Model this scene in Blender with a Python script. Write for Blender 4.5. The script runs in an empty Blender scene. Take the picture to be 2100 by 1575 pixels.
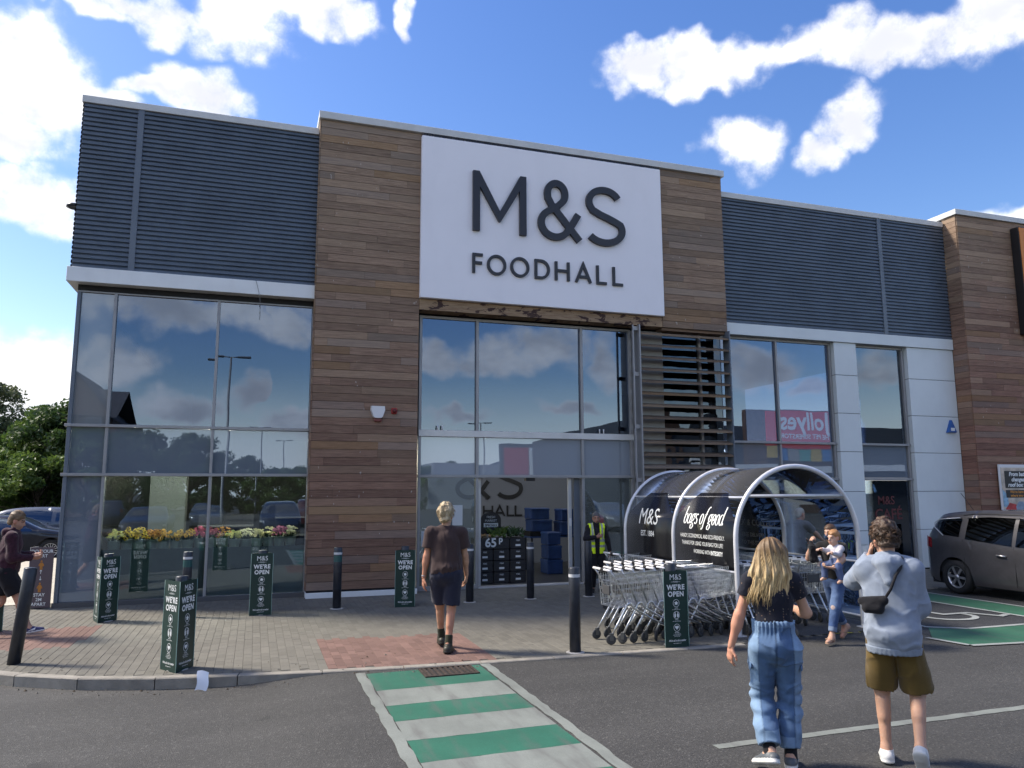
import bpy, math, random
import numpy as np
from mathutils import Vector, Matrix

rnd = random.Random(11)
R = math.radians
scene = bpy.context.scene
COL = scene.collection

# ------------------------------------------------------------------ camera
CAM = Vector((0.0, -15.737, 2.0))
YAW, PIT, ROL = R(18.5395), R(8.078), R(-0.218)
_r = Vector((math.cos(YAW), -math.sin(YAW), 0))
_f = Vector((math.cos(PIT) * math.sin(YAW), math.cos(PIT) * math.cos(YAW), math.sin(PIT)))
_u = Vector((-math.sin(PIT) * math.sin(YAW), -math.sin(PIT) * math.cos(YAW), math.cos(PIT)))
_cr = _r * math.cos(ROL) + _u * math.sin(ROL)
_cu = -_r * math.sin(ROL) + _u * math.cos(ROL)
cd = bpy.data.cameras.new('camera')
cd.sensor_width = 36.0
cd.lens = 1559.26 / 2100 * 36
cd.clip_end = 2000
cam = bpy.data.objects.new('camera', cd)
COL.objects.link(cam)
cam.matrix_world = Matrix(((_cr.x, _cu.x, -_f.x, CAM.x), (_cr.y, _cu.y, -_f.y, CAM.y), (_cr.z, _cu.z, -_f.z, CAM.z), (0, 0, 0, 1)))
scene.camera = cam

# ------------------------------------------------------------------ light
SUN_EL = R(46)
SUN = Vector((-0.86 * math.cos(SUN_EL), 0.51 * math.cos(SUN_EL), math.sin(SUN_EL))).normalized()
sd = bpy.data.lights.new('sun', 'SUN')
sd.energy = 1.5
sd.angle = R(10)
sd.color = (1.0, 0.91, 0.78)
sun = bpy.data.objects.new('sun', sd)
COL.objects.link(sun)
sun.rotation_euler = SUN.to_track_quat('Z', 'Y').to_euler()
sun.location = (-20, 10, 40)

scene.view_settings.view_transform = 'Standard'
scene.view_settings.look = 'None'
scene.view_settings.exposure = 2.2
scene.view_settings.gamma = 1.0
scene.render.engine = 'CYCLES'
scene.cycles.max_bounces = 8
scene.cycles.transparent_max_bounces = 16
scene.cycles.diffuse_bounces = 3
scene.cycles.glossy_bounces = 4
scene.cycles.caustics_reflective = False
scene.cycles.caustics_refractive = False
scene.cycles.use_denoising = True


class NT:
    """small node helper"""
    def __init__(s, tree):
        s.t = tree
        s.t.nodes.clear()

    def n(s, kind, **kw):
        nd = s.t.nodes.new(kind)
        for k, v in kw.items():
            if k.startswith('i_'):
                s.set(nd.inputs[k[2:].replace('_', ' ')], v)
            else:
                setattr(nd, k, v)
        return nd

    def set(s, sock, v):
        if hasattr(v, 'is_output') or isinstance(v, bpy.types.NodeSocket):
            s.t.links.new(v, sock)
        elif isinstance(v, bpy.types.Node):
            s.t.links.new(v.outputs[0], sock)
        else:
            sock.default_value = v

    def m(s, op, a, b=None, c=None, clamp=False):
        nd = s.t.nodes.new('ShaderNodeMath')
        nd.operation = op
        nd.use_clamp = clamp
        for i, v in enumerate((a, b, c)):
            if v is not None:
                s.set(nd.inputs[i], v)
        return nd.outputs[0]

    def v(s, op, a, b=None, out=None):
        nd = s.t.nodes.new('ShaderNodeVectorMath')
        nd.operation = op
        s.set(nd.inputs[0], a)
        if b is not None:
            if op == 'SCALE':
                s.set(nd.inputs['Scale'], b)
            else:
                s.set(nd.inputs[1], b)
        return nd.outputs['Value'] if op in ('DOT_PRODUCT', 'LENGTH') else nd.outputs[0]

    def ss(s, x, a, b, o0=0.0, o1=1.0):
        nd = s.t.nodes.new('ShaderNodeMapRange')
        nd.interpolation_type = 'SMOOTHSTEP'
        s.set(nd.inputs[0], x)
        nd.inputs[1].default_value = a
        nd.inputs[2].default_value = b
        nd.inputs[3].default_value = o0
        nd.inputs[4].default_value = o1
        return nd.outputs[0]

    def mix(s, fac, a, b, mode='MIX'):
        nd = s.t.nodes.new('ShaderNodeMix')
        nd.data_type = 'RGBA'
        nd.blend_type = mode
        s.set(nd.inputs[0], fac)
        s.set(nd.inputs[6], a if not isinstance(a, tuple) else (*a[:3], 1))
        s.set(nd.inputs[7], b if not isinstance(b, tuple) else (*b[:3], 1))
        return nd.outputs[2]

    def noise(s, vec, scale, detail=4.0, rough=0.55, dist=0.0):
        nd = s.t.nodes.new('ShaderNodeTexNoise')
        s.set(nd.inputs['Vector'], vec)
        nd.inputs['Scale'].default_value = scale
        nd.inputs['Detail'].default_value = detail
        nd.inputs['Roughness'].default_value = rough
        nd.inputs['Distortion'].default_value = dist
        return nd.outputs['Fac']

    def map(s, vec, scale=(1, 1, 1), loc=(0, 0, 0)):
        nd = s.t.nodes.new('ShaderNodeMapping')
        s.set(nd.inputs[0], vec)
        nd.inputs['Scale'].default_value = scale
        nd.inputs['Location'].default_value = loc
        return nd.outputs[0]


# ------------------------------------------------------------------ sky
def cdir(px, py):
    f = 1559.26
    x, y = (px - 1050) / f, -(py - 787.5) / f
    return (_cr * x + _cu * y + _f).normalized()


world = bpy.data.worlds.new('World')
scene.world = world
world.use_nodes = True
world.cycles.sampling_method = 'MANUAL'
world.cycles.sample_map_resolution = 512
w = NT(world.node_tree)
sky = w.n('ShaderNodeTexSky', sky_type='NISHITA', sun_disc=False)
sky.sun_elevation = SUN_EL
sky.sun_rotation = math.atan2(SUN.x, SUN.y)
sky.air_density = 1.25
sky.dust_density = 0.7
sky.ozone_density = 2.0
d = w.n('ShaderNodeTexCoord').outputs['Generated']
sep = w.n('ShaderNodeSeparateXYZ')
w.set(sep.inputs[0], d)
dz = w.m('MAXIMUM', sep.outputs[2], 0.0)
# one warp for the whole sky, ragged cloud edges come from it
wn = w.n('ShaderNodeTexNoise')
w.set(wn.inputs['Vector'], d)
wn.inputs['Scale'].default_value = 9.0
wn.inputs['Detail'].default_value = 3.0
wn.inputs['Roughness'].default_value = 0.62
warp = w.v('SCALE', w.v('SUBTRACT', wn.outputs['Color'], (0.5, 0.5, 0.5)), 0.11)
dw = w.v('ADD', d, warp)
# clouds seen in the photograph: direction, half width, half height (radians)
CLOUDS = [
    (85, 185, .080, .068), (50, 90, .040, .030), (185, 215, .060, .034), (20, 270, .05, .04), (70, 410, .060, .042), (430, 205, .062, .038), (320, 205, .05, .018),
    (120, 2, .10, .018), (300, 12, .09, .024), (345, 45, .035, .035), (490, 55, .07, .042), (640, 18, .085, .024), (838, 15, .014, .028),
    (1310, 125, .055, .032), (1420, 125, .065, .034), (1540, 105, .070, .034), (1660, 95, .070, .034), (1790, 110, .075, .030), (1960, 70, .075, .036), (2060, 30, .075, .050),
    (1515, 300, .052, .042), (1745, 240, .050, .036), (1685, 310, .036, .034), (60, 790, .11, .060), (20, 880, .12, .06), (2090, 440, .06, .018),
]
# clouds behind the viewer, the ones the shop glass mirrors
BEHIND = [(1010, 735, .085, .036), (1120, 715, .075, .040), (905, 735, .05, .032), (1170, 838, .045, .012), (925, 872, .055, .012), (1245, 740, .03, .04), (400, 640, .15, .035), (560, 650, .09, .03),
          (520, 800, .045, .030), (610, 850, .05, .022), (380, 825, .05, .026), (270, 740, .06, .03), (1560, 745, .07, .028), (1660, 800, .04, .018), (1810, 755, .05, .03), (700, 560, .2, .05), (1300, 560, .2, .05)]
# every cloud is a soft ellipse in azimuth / elevation, ragged by the warp
ws = w.n('ShaderNodeSeparateXYZ')
w.set(ws.inputs[0], dw)
ae = w.n('ShaderNodeCombineXYZ')
w.set(ae.inputs[0], w.m('ARCTAN2', ws.outputs[0], ws.outputs[1]))
w.set(ae.inputs[1], w.m('ARCSINE', ws.outputs[2]))
field = None
for px, py, a, b in CLOUDS + [(q[0], -q[1], q[2], q[3]) for q in BEHIND]:
    c = cdir(px, abs(py))
    if py < 0: c.y = -c.y
    az, el = math.atan2(c.x, c.y), math.asin(c.z)
    a = a / math.cos(el)
    ma = w.n('ShaderNodeVectorMath', operation='MULTIPLY_ADD')
    w.set(ma.inputs[0], ae.outputs[0])
    ma.inputs[1].default_value = (1 / a, 1 / b, 0)
    ma.inputs[2].default_value = (-az / a, -el / b, 0)
    q = w.v('LENGTH', ma.outputs[0])
    field = q if field is None else w.m('MINIMUM', field, q)
field = w.m('MAXIMUM', w.m('SUBTRACT', 1.0, w.m('MULTIPLY', field, field)), -1.0)
# broken cloud over the rest of the sky, laid out on a flat cloud base
inv = w.m('DIVIDE', 1.0, w.m('ADD', dz, 0.16))
flat = w.v('SCALE', d, inv)
fn = w.noise(w.map(flat, (1, 1, 0.35), (3.1, 1.7, 0.4)), 0.85, 5.0, 0.58, 0.3)
away = w.m('MULTIPLY', w.ss(w.v('DOT_PRODUCT', d, tuple(_f)), 0.78, 0.55), w.ss(w.v('DOT_PRODUCT', d, (_f.x, -_f.y, _f.z)), 0.86, 0.66))
gen = w.m('MULTIPLY_ADD', w.m('SUBTRACT', fn, 0.49), 8.0, 0.0)
gen = w.m('SUBTRACT', w.m('MULTIPLY', w.m('ADD', gen, 1.0), away), 1.0)
fine = w.noise(d, 22.0, 5.0, 0.66)
both = w.m('MAXIMUM', field, gen)
tot = w.m('ADD', both, w.m('MULTIPLY', w.m('SUBTRACT', fine, 0.5), w.ss(both, -0.75, 0.25, 0.15, 1.5)))
dens = w.m('POWER', w.ss(tot, -0.2, 0.95), 1.7)
# overhead cloud brightened to add light on the facade, thick parts greyer
sunny = w.m('MULTIPLY_ADD', w.v('DOT_PRODUCT', d, tuple(SUN)), 0.5, 0.5)
lump = w.noise(w.map(d, (1, 1, 1.8)), 7.0, 4.0, 0.6)
thick = w.ss(w.m('MAXIMUM', field, w.m('MULTIPLY', gen, 0.8)), 0.15, 1.0)
grey = w.m('MULTIPLY', thick, w.ss(lump, 0.34, 0.60))
bright = w.m('MULTIPLY', w.ss(dz, 0.50, 0.80, 0.35, 1.25), w.m('MULTIPLY_ADD', grey, -0.55, 1.0))
ccol = w.mix(bright, (0.75, 0.85, 1.1), (7.0, 6.7, 6.3))
hue = w.n('ShaderNodeHueSaturation')
w.set(hue.inputs['Color'], sky.outputs[0])
hue.inputs['Hue'].default_value = 0.516
hue.inputs['Saturation'].default_value = 1.30
hue.inputs['Value'].default_value = 0.375
low = w.mix(w.ss(dz, 0.02, 0.16, 0.75, 0.0), hue.outputs[0], (3.9, 3.9, 3.9))
skc = w.mix(dens, low, ccol)
bg = w.n('ShaderNodeBackground')
w.set(bg.inputs[0], skc)
bg.inputs[1].default_value = 0.115
ow = w.n('ShaderNodeOutputWorld')
w.set(ow.inputs[0], bg.outputs[0])


# ------------------------------------------------------------------ helpers
def props(o, label=None, cat=None, group=None, kind=None):
    if label: o['label'] = label
    if cat: o['category'] = cat
    if group: o['group'] = group
    if kind: o['kind'] = kind
    return o


def thing(name, label=None, cat=None, loc=(0, 0, 0), rz=0.0, group=None, parent=None, kind=None):
    o = bpy.data.objects.new(name, None)
    o.empty_display_size = 0.1
    COL.objects.link(o)
    o.location = loc
    o.rotation_euler = (0, 0, rz)
    if parent: o.parent = parent
    return props(o, label, cat, group, kind)


def link(name, me, parent=None, loc=None, rot=None, scale=None):
    o = bpy.data.objects.new(name, me)
    COL.objects.link(o)
    if parent: o.parent = parent
    if loc is not None: o.location = loc
    if rot is not None: o.rotation_euler = rot
    if scale is not None: o.scale = scale
    return o


def copy_tree(o, parent=None):
    c = o.copy()
    COL.objects.link(c)
    c.parent = parent
    for ch in o.children:
        copy_tree(ch, c)
    return c


class MB:
    def __init__(s):
        s.v, s.f, s.mi, s.sm, s.c = [], [], [], [], []
        s.col = None

    def add(s, vs, fs, m=0, smooth=False):
        o = len(s.v)
        s.v += [tuple(x) for x in vs]
        if s.col is not None:
            s.c += [s.col] * len(vs)
        for f in fs:
            s.f.append(tuple(i + o for i in f))
            s.mi.append(m)
            s.sm.append(smooth)
        return s

    def box(s, x0, x1, y0, y1, z0, z1, m=0):
        return s.add([(x0, y0, z0), (x1, y0, z0), (x1, y1, z0), (x0, y1, z0), (x0, y0, z1), (x1, y0, z1), (x1, y1, z1), (x0, y1, z1)],
                     [(0, 3, 2, 1), (4, 5, 6, 7), (0, 1, 5, 4), (1, 2, 6, 5), (2, 3, 7, 6), (3, 0, 4, 7)], m)

    def bbox(s, x0, x1, y0, y1, z0, z1, b=0.01, m=0):
        """box with chamfered edges"""
        vs = []
        for sx, x in ((1, x0), (-1, x1)):
            for sy, y in ((1, y0), (-1, y1)):
                for sz, z in ((1, z0), (-1, z1)):
                    vs += [(x, y + sy * b, z + sz * b), (x + sx * b, y, z + sz * b), (x + sx * b, y + sy * b, z)]
        # convex hull by hand via index maths
        def I(i, j, k, a): return ((i * 2 + j) * 2 + k) * 3 + a
        fs = []
        for i in (0, 1):
            q = [I(i, 0, 0, 0), I(i, 1, 0, 0), I(i, 1, 1, 0), I(i, 0, 1, 0)]
            fs.append(q[::-1] if i else q)
            q = [I(0, i, 0, 1), I(0, i, 1, 1), I(1, i, 1, 1), I(1, i, 0, 1)]
            fs.append(q[::-1] if i else q)
            q = [I(0, 0, i, 2), I(1, 0, i, 2), I(1, 1, i, 2), I(0, 1, i, 2)]
            fs.append(q[::-1] if i else q)
        for i in (0, 1):
            for j in (0, 1):
                fs.append([I(i, j, 0, 0), I(i, j, 1, 0), I(i, j, 1, 1), I(i, j, 0, 1)])
                fs.append([I(i, 0, j, 0), I(i, 1, j, 0), I(i, 1, j, 2), I(i, 0, j, 2)])
                fs.append([I(0, i, j, 1), I(1, i, j, 1), I(1, i, j, 2), I(0, i, j, 2)])
                for k in (0, 1):
                    fs.append([I(i, j, k, 0), I(i, j, k, 1), I(i, j, k, 2)])
        return s.add(vs, fs, m)

    def tube(s, pts, r, n=8, m=0, closed=False, cap=True, smooth=True):
        pts = [Vector(p) for p in pts]
        N = len(pts)
        rs = r if isinstance(r, (list, tuple)) else [r] * N
        vs, fs = [], []
        prev = None
        for i, p in enumerate(pts):
            a = pts[i - 1] if (i > 0 or closed) else p
            b = pts[(i + 1) % N] if (i < N - 1 or closed) else p
            t = (b - a).normalized()
            if prev is None:
                ref = Vector((0, 0, 1)) if abs(t.z) < 0.9 else Vector((1, 0, 0))
                u = t.cross(ref).normalized()
            else:
                u = (prev - t * prev.dot(t))
                u = u.normalized() if u.length > 1e-6 else t.orthogonal().normalized()
            prev = u
            q = t.cross(u)
            for k in range(n):
                an = 2 * math.pi * k / n
                vs.append(p + (u * math.cos(an) + q * math.sin(an)) * rs[i])
        M = N if closed else N - 1
        for i in range(M):
            j = (i + 1) % N
            for k in range(n):
                k2 = (k + 1) % n
                fs.append((i * n + k, i * n + k2, j * n + k2, j * n + k))
        s.add(vs, fs, m, smooth)
        if cap and not closed:
            o = len(s.v) - len(vs)
            s.f.append(tuple(o + k for k in range(n - 1, -1, -1))); s.mi.append(m); s.sm.append(False)
            s.f.append(tuple(o + (N - 1) * n + k for k in range(n))); s.mi.append(m); s.sm.append(False)
        return s

    def lathe(s, prof, n=16, c=(0, 0, 0), axis='z', m=0, smooth=True, capped=True):
        """prof: list of (r, h)"""
        vs, fs = [], []
        for r, h in prof:
            for k in range(n):
                a = 2 * math.pi * k / n
                x, y = r * math.cos(a), r * math.sin(a)
                if axis == 'z': p = (x, y, h)
                elif axis == 'y': p = (x, -h, y)
                else: p = (h, x, y)
                vs.append((p[0] + c[0], p[1] + c[1], p[2] + c[2]))
        for i in range(len(prof) - 1):
            for k in range(n):
                k2 = (k + 1) % n
                fs.append((i * n + k, i * n + k2, (i + 1) * n + k2, (i + 1) * n + k))
        o = len(s.v)
        s.add(vs, fs, m, smooth)
        if capped:
            s.f.append(tuple(o + k for k in range(n - 1, -1, -1))); s.mi.append(m); s.sm.append(False)
            s.f.append(tuple(o + (len(prof) - 1) * n + k for k in range(n))); s.mi.append(m); s.sm.append(False)
        return s

    def prism(s, poly, fn, d0, d1, m=0):
        """poly 2d ccw, fn(u,v,d)->xyz, between depths"""
        n = len(poly)
        vs = [fn(u, v, d0) for u, v in poly] + [fn(u, v, d1) for u, v in poly]
        fs = [tuple(range(n)), tuple(range(2 * n - 1, n - 1, -1))] + [(i, i + n, (i + 1) % n + n, (i + 1) % n) for i in range(n)]
        return s.add(vs, fs, m)

    def mesh(s, name, mats):
        me = bpy.data.meshes.new(name)
        me.from_pydata(s.v, [], s.f)
        for mt in (mats if isinstance(mats, (list, tuple)) else [mats]):
            me.materials.append(mt)
        me.polygons.foreach_set('material_index', s.mi)
        me.polygons.foreach_set('use_smooth', s.sm)
        if s.col is not None and len(s.c) == len(s.v):
            at = me.color_attributes.new('Col', 'FLOAT_COLOR', 'POINT')
            at.data.foreach_set('color', np.array([(*c[:3], 1.0) for c in s.c], dtype=np.float32).ravel())
        me.update()
        return me

    def build(s, name, mats, parent=None, **kw):
        return link(name, s.mesh(name, mats), parent, **kw)


# ------------------------------------------------------------------ materials
MATS = {}


def pm(name, col, rough=0.6, metal=0.0, var=0.0, vs=3.0, bump=0.0, bs=60.0, stretch=(1, 1, 1), spec=0.5, coat=0.0, dirt=0.0, coord='world', rand=0.0, detail=5.0):
    """painted / plain surface: colour with soft variation, grime and fine relief"""
    if name in MATS: return MATS[name]
    mt = bpy.data.materials.new(name)
    mt.use_nodes = True
    t = NT(mt.node_tree)
    b = t.n('ShaderNodeBsdfPrincipled')
    o = t.n('ShaderNodeOutputMaterial')
    t.set(o.inputs[0], b.outputs[0])
    b.inputs['Roughness'].default_value = rough
    b.inputs['Metallic'].default_value = metal
    b.inputs['Specular IOR Level'].default_value = spec
    b.inputs['Coat Weight'].default_value = coat
    vec = t.n('ShaderNodeNewGeometry').outputs['Position'] if coord == 'world' else t.n('ShaderNodeTexCoord').outputs['Object']
    c = (*col, 1)
    out = None
    if var > 0:
        nz = t.noise(t.map(vec, stretch), vs, detail, 0.6)
        out = t.mix(t.ss(nz, 0.3, 0.7), tuple(x * (1 - var) for x in col), tuple(min(1, x * (1 + var)) for x in col))
    if rand > 0:
        oi = t.n('ShaderNodeObjectInfo')
        k = t.m('MULTIPLY_ADD', oi.outputs['Random'], 2 * rand, 1 - rand)
        out = t.v('SCALE', out if out is not None else col, k)
    if dirt > 0:
        nz = t.noise(t.map(vec, (1, 1, 0.35)), 1.7, 6.0, 0.65)
        out = t.mix(t.m('MULTIPLY', t.ss(nz, 0.48, 0.75), dirt), out if out is not None else c, tuple(x * 0.35 + 0.02 for x in col))
    if out is not None: t.set(b.inputs['Base Color'], out)
    else: b.inputs['Base Color'].default_value = c
    if bump > 0:
        bp = t.n('ShaderNodeBump')
        bp.inputs['Strength'].default_value = bump
        bp.inputs['Distance'].default_value = 0.01
        t.set(bp.inputs['Height'], t.noise(t.map(vec, stretch), bs, 4.0, 0.6))
        t.set(b.inputs['Normal'], bp.outputs[0])
    MATS[name] = mt
    return mt


def emit(name, col, s):
    if name in MATS: return MATS[name]
    mt = bpy.data.materials.new(name)
    mt.use_nodes = True
    t = NT(mt.node_tree)
    e = t.n('ShaderNodeEmission')
    e.inputs[0].default_value = (*col, 1)
    e.inputs[1].default_value = s
    t.set(t.n('ShaderNodeOutputMaterial').inputs[0], e.outputs[0])
    MATS[name] = mt
    return mt


def vcol(name, rough=0.8, bump=0.25, bs=260.0, spec=0.3, sheen=0.0, sss=0.0, var=0.12):
    """surface coloured by the mesh's own colour attribute (cloth, skin, bricks)"""
    if name in MATS: return MATS[name]
    mt = bpy.data.materials.new(name)
    mt.use_nodes = True
    t = NT(mt.node_tree)
    b = t.n('ShaderNodeBsdfPrincipled')
    t.set(t.n('ShaderNodeOutputMaterial').inputs[0], b.outputs[0])
    a = t.n('ShaderNodeVertexColor', layer_name='Col')
    tc = t.n('ShaderNodeTexCoord').outputs['Object']
    nz = t.noise(tc, 30.0, 5.0, 0.65)
    t.set(b.inputs['Base Color'], t.v('SCALE', a.outputs[0], t.m('MULTIPLY_ADD', nz, 2 * var, 1 - var)))
    b.inputs['Roughness'].default_value = rough
    b.inputs['Specular IOR Level'].default_value = spec
    if sheen: b.inputs['Sheen Weight'].default_value = sheen
    if sss:
        b.inputs['Subsurface Weight'].default_value = sss
        b.inputs['Subsurface Radius'].default_value = (0.02, 0.008, 0.004)
        b.inputs['Subsurface Scale'].default_value = 0.4
    if bump:
        bp = t.n('ShaderNodeBump')
        bp.inputs['Strength'].default_value = bump
        bp.inputs['Distance'].default_value = 0.004
        t.set(bp.inputs['Height'], t.noise(tc, bs, 3.0, 0.6))
        t.set(b.inputs['Normal'], bp.outputs[0])
    MATS[name] = mt
    return mt


def glass(name, tint=(0.5, 0.55, 0.55), refl=0.2, wav=0.012, wscale=1.2, film=None, rough=0.0, filmfac=0.5, ior=1.45):
    """coated glazing: mirror-like coat over tinted see-through (or printed film)"""
    if name in MATS: return MATS[name]
    mt = bpy.data.materials.new(name)
    mt.use_nodes = True
    t = NT(mt.node_tree)
    pos = t.n('ShaderNodeNewGeometry').outputs['Position']
    tr = t.n('ShaderNodeBsdfTransparent')
    tr.inputs[0].default_value = (*tint, 1)
    base = tr.outputs[0]
    if film:
        df = t.n('ShaderNodeBsdfDiffuse')
        df.inputs[0].default_value = (*film, 1)
        mx = t.n('ShaderNodeMixShader')
        mx.inputs[0].default_value = filmfac
        t.set(mx.inputs[1], base)
        t.set(mx.inputs[2], df.outputs[0])
        base = mx.outputs[0]
    gl = t.n('ShaderNodeBsdfGlossy')
    gl.inputs['Roughness'].default_value = rough
    gl.inputs[0].default_value = (0.66, 0.80, 1.0, 1)
    bp = t.n('ShaderNodeBump')
    bp.inputs['Strength'].default_value = 1.0
    bp.inputs['Distance'].default_value = wav
    t.set(bp.inputs['Height'], t.noise(pos, wscale, 2.0, 0.5))
    t.set(gl.inputs['Normal'], bp.outputs[0])
    fr = t.n('ShaderNodeFresnel')
    fr.inputs[0].default_value = ior
    fac = t.m('ADD', fr.outputs[0], refl, clamp=True)
    mx = t.n('ShaderNodeMixShader')
    t.set(mx.inputs[0], fac)
    t.set(mx.inputs[1], base)
    t.set(mx.inputs[2], gl.outputs[0])
    t.set(t.n('ShaderNodeOutputMaterial').inputs[0], mx.outputs[0])
    MATS[name] = mt
    return mt


def timber_mat(name, zmid=4.5, warm=1.0):
    """weathered cedar: grain along the board, greyer and paler higher up, each board its own tone"""
    if name in MATS: return MATS[name]
    mt = bpy.data.materials.new(name)
    mt.use_nodes = True
    t = NT(mt.node_tree)
    b = t.n('ShaderNodeBsdfPrincipled')
    t.set(t.n('ShaderNodeOutputMaterial').inputs[0], b.outputs[0])
    pos = t.n('ShaderNodeNewGeometry').outputs['Position']
    oi = t.n('ShaderNodeObjectInfo').outputs['Random']
    off = t.n('ShaderNodeCombineXYZ')
    t.set(off.inputs[0], t.m('MULTIPLY', oi, 37.0))
    t.set(off.inputs[2], t.m('MULTIPLY', oi, 91.0))
    pv = t.v('ADD', pos, off.outputs[0])
    grain = t.noise(t.map(pv, (1.6, 1.6, 38)), 1.6, 6.0, 0.65, 0.6)
    fine = t.noise(t.map(pv, (5, 5, 160)), 1.5, 4.0, 0.6)
    blotch = t.noise(t.map(pos, (1.6, 1, .7)), 0.8, 5.0, 0.65)
    z = t.n('ShaderNodeSeparateXYZ')
    t.set(z.inputs[0], pos)
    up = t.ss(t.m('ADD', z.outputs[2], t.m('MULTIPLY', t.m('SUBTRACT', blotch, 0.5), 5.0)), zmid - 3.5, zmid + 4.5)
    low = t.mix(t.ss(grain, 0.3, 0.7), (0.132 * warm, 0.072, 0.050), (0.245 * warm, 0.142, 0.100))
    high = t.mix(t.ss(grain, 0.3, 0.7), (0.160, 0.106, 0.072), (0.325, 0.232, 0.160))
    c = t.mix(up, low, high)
    pale = t.m('POWER', oi, 3.0)
    c = t.mix(t.m('MULTIPLY', pale, 0.45), c, (0.34, 0.25, 0.165))
    och = t.m('GREATER_THAN', t.m('FRACT', t.m('MULTIPLY', oi, 53.7)), 0.93)
    c = t.mix(t.m('MULTIPLY', och, 0.34), c, (0.27, 0.155, 0.055))
    gr = t.m('GREATER_THAN', t.m('FRACT', t.m('MULTIPLY', oi, 29.1)), 0.86)
    c = t.mix(t.m('MULTIPLY', gr, 0.30), c, (0.23, 0.21, 0.19))
    tone = t.m('MULTIPLY_ADD', t.m('FRACT', t.m('MULTIPLY', oi, 17.3)), 0.42, 0.80)
    c = t.v('SCALE', c, t.m('MULTIPLY', tone, t.m('MULTIPLY_ADD', fine, 0.5, 0.75)))
    # bird lime and pale weather spots
    sp = t.noise(t.map(pos, (1, 1, 0.45)), 16.0, 2.0, 0.5)
    c = t.mix(t.m('MULTIPLY', t.ss(sp, 0.735, 0.77), 0.6), c, (0.55, 0.52, 0.48))
    t.set(b.inputs['Base Color'], c)
    b.inputs['Roughness'].default_value = 0.72
    b.inputs['Specular IOR Level'].default_value = 0.35
    bp = t.n('ShaderNodeBump')
    bp.inputs['Strength'].default_value = 0.5
    bp.inputs['Distance'].default_value = 0.004
    t.set(bp.inputs['Height'], fine)
    t.set(b.inputs['Normal'], bp.outputs[0])
    MATS[name] = mt
    return mt


WHITE = pm('white_coated_metal', (0.74, 0.76, 0.76), 0.42, var=0.05, vs=1.2, dirt=0.10)
WALLWHITE = pm('white_cladding_panel', (0.66, 0.71, 0.72), 0.45, var=0.04, vs=0.7, dirt=0.08)
COPING = pm('pale_grey_coping', (0.58, 0.59, 0.58), 0.45, var=0.05, dirt=0.12)
NAVY = pm('slate_blue_metal', (0.084, 0.108, 0.142), 0.42, var=0.12, vs=2.2, bump=0.05, bs=30, dirt=0.10)
NAVY2 = pm('slate_blue_trim', (0.12, 0.145, 0.18), 0.4, var=0.08)
ALU = pm('grey_anodised_frame', (0.30, 0.30, 0.305), 0.42, metal=0.3, var=0.06)
ALUL = pm('pale_aluminium', (0.55, 0.55, 0.55), 0.38, metal=0.4, var=0.06)
DARK = pm('dark_void', (0.012, 0.013, 0.015), 0.8)
CHAR = pm('charcoal_paint', (0.022, 0.026, 0.036), 0.38, var=0.25, vs=9, dirt=0.2)
BLACK = pm('black_plastic', (0.012, 0.012, 0.014), 0.45)
CHROME = pm('zinc_steel', (0.62, 0.64, 0.66), 0.28, metal=0.92, var=0.15, vs=14)
WPLAST = pm('white_plastic', (0.70, 0.70, 0.71), 0.4)
SIGNW = pm('sign_white_panel', (0.84, 0.83, 0.87), 0.5, var=0.02, vs=0.6, dirt=0.05)
LETTER = pm('near_black_letter', (0.020, 0.020, 0.026), 0.38)
INK = pm('white_print', (0.74, 0.76, 0.75), 0.5)
TIMBER = timber_mat('weathered_timber')
TIMBER2 = timber_mat('weathered_timber_lit', 6.0, 1.15)  # warmer copy of the timber, sunlit look put into the colour


def flat_text(s, size=1.0, bold=0.0, shear=0.0, space=1.0, align='CENTER', sx=1.0):
    """2d triangles of a line of print: (verts[(u,v)], faces)"""
    c = bpy.data.curves.new('print', 'FONT')
    c.body = s
    c.size = size
    c.offset = bold
    c.shear = shear
    c.space_character = space
    c.align_x = align
    c.resolution_u = 3
    o = bpy.data.objects.new('print', c)
    me = o.to_mesh()
    v = [(p.co.x * sx, p.co.y) for p in me.vertices]
    f = [tuple(p.vertices) for p in me.polygons]
    o.to_mesh_clear()
    bpy.data.objects.remove(o)
    bpy.data.curves.remove(c)
    return v, f


def put_text(mb, s, fn, u, v, size, m=0, **kw):
    """print a line centred at (u, v) through fn(u, v) -> xyz"""
    vs, fs = flat_text(s, size, **kw)
    mb.add([fn(u + a, v + b) for a, b in vs], fs, m)


def arc(cx, cy, rx, ry, a0, a1, n=24):
    return [(cx + rx * math.cos(R(a0 + (a1 - a0) * i / n)), cy + ry * math.sin(R(a0 + (a1 - a0) * i / n))) for i in range(n + 1)]


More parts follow.
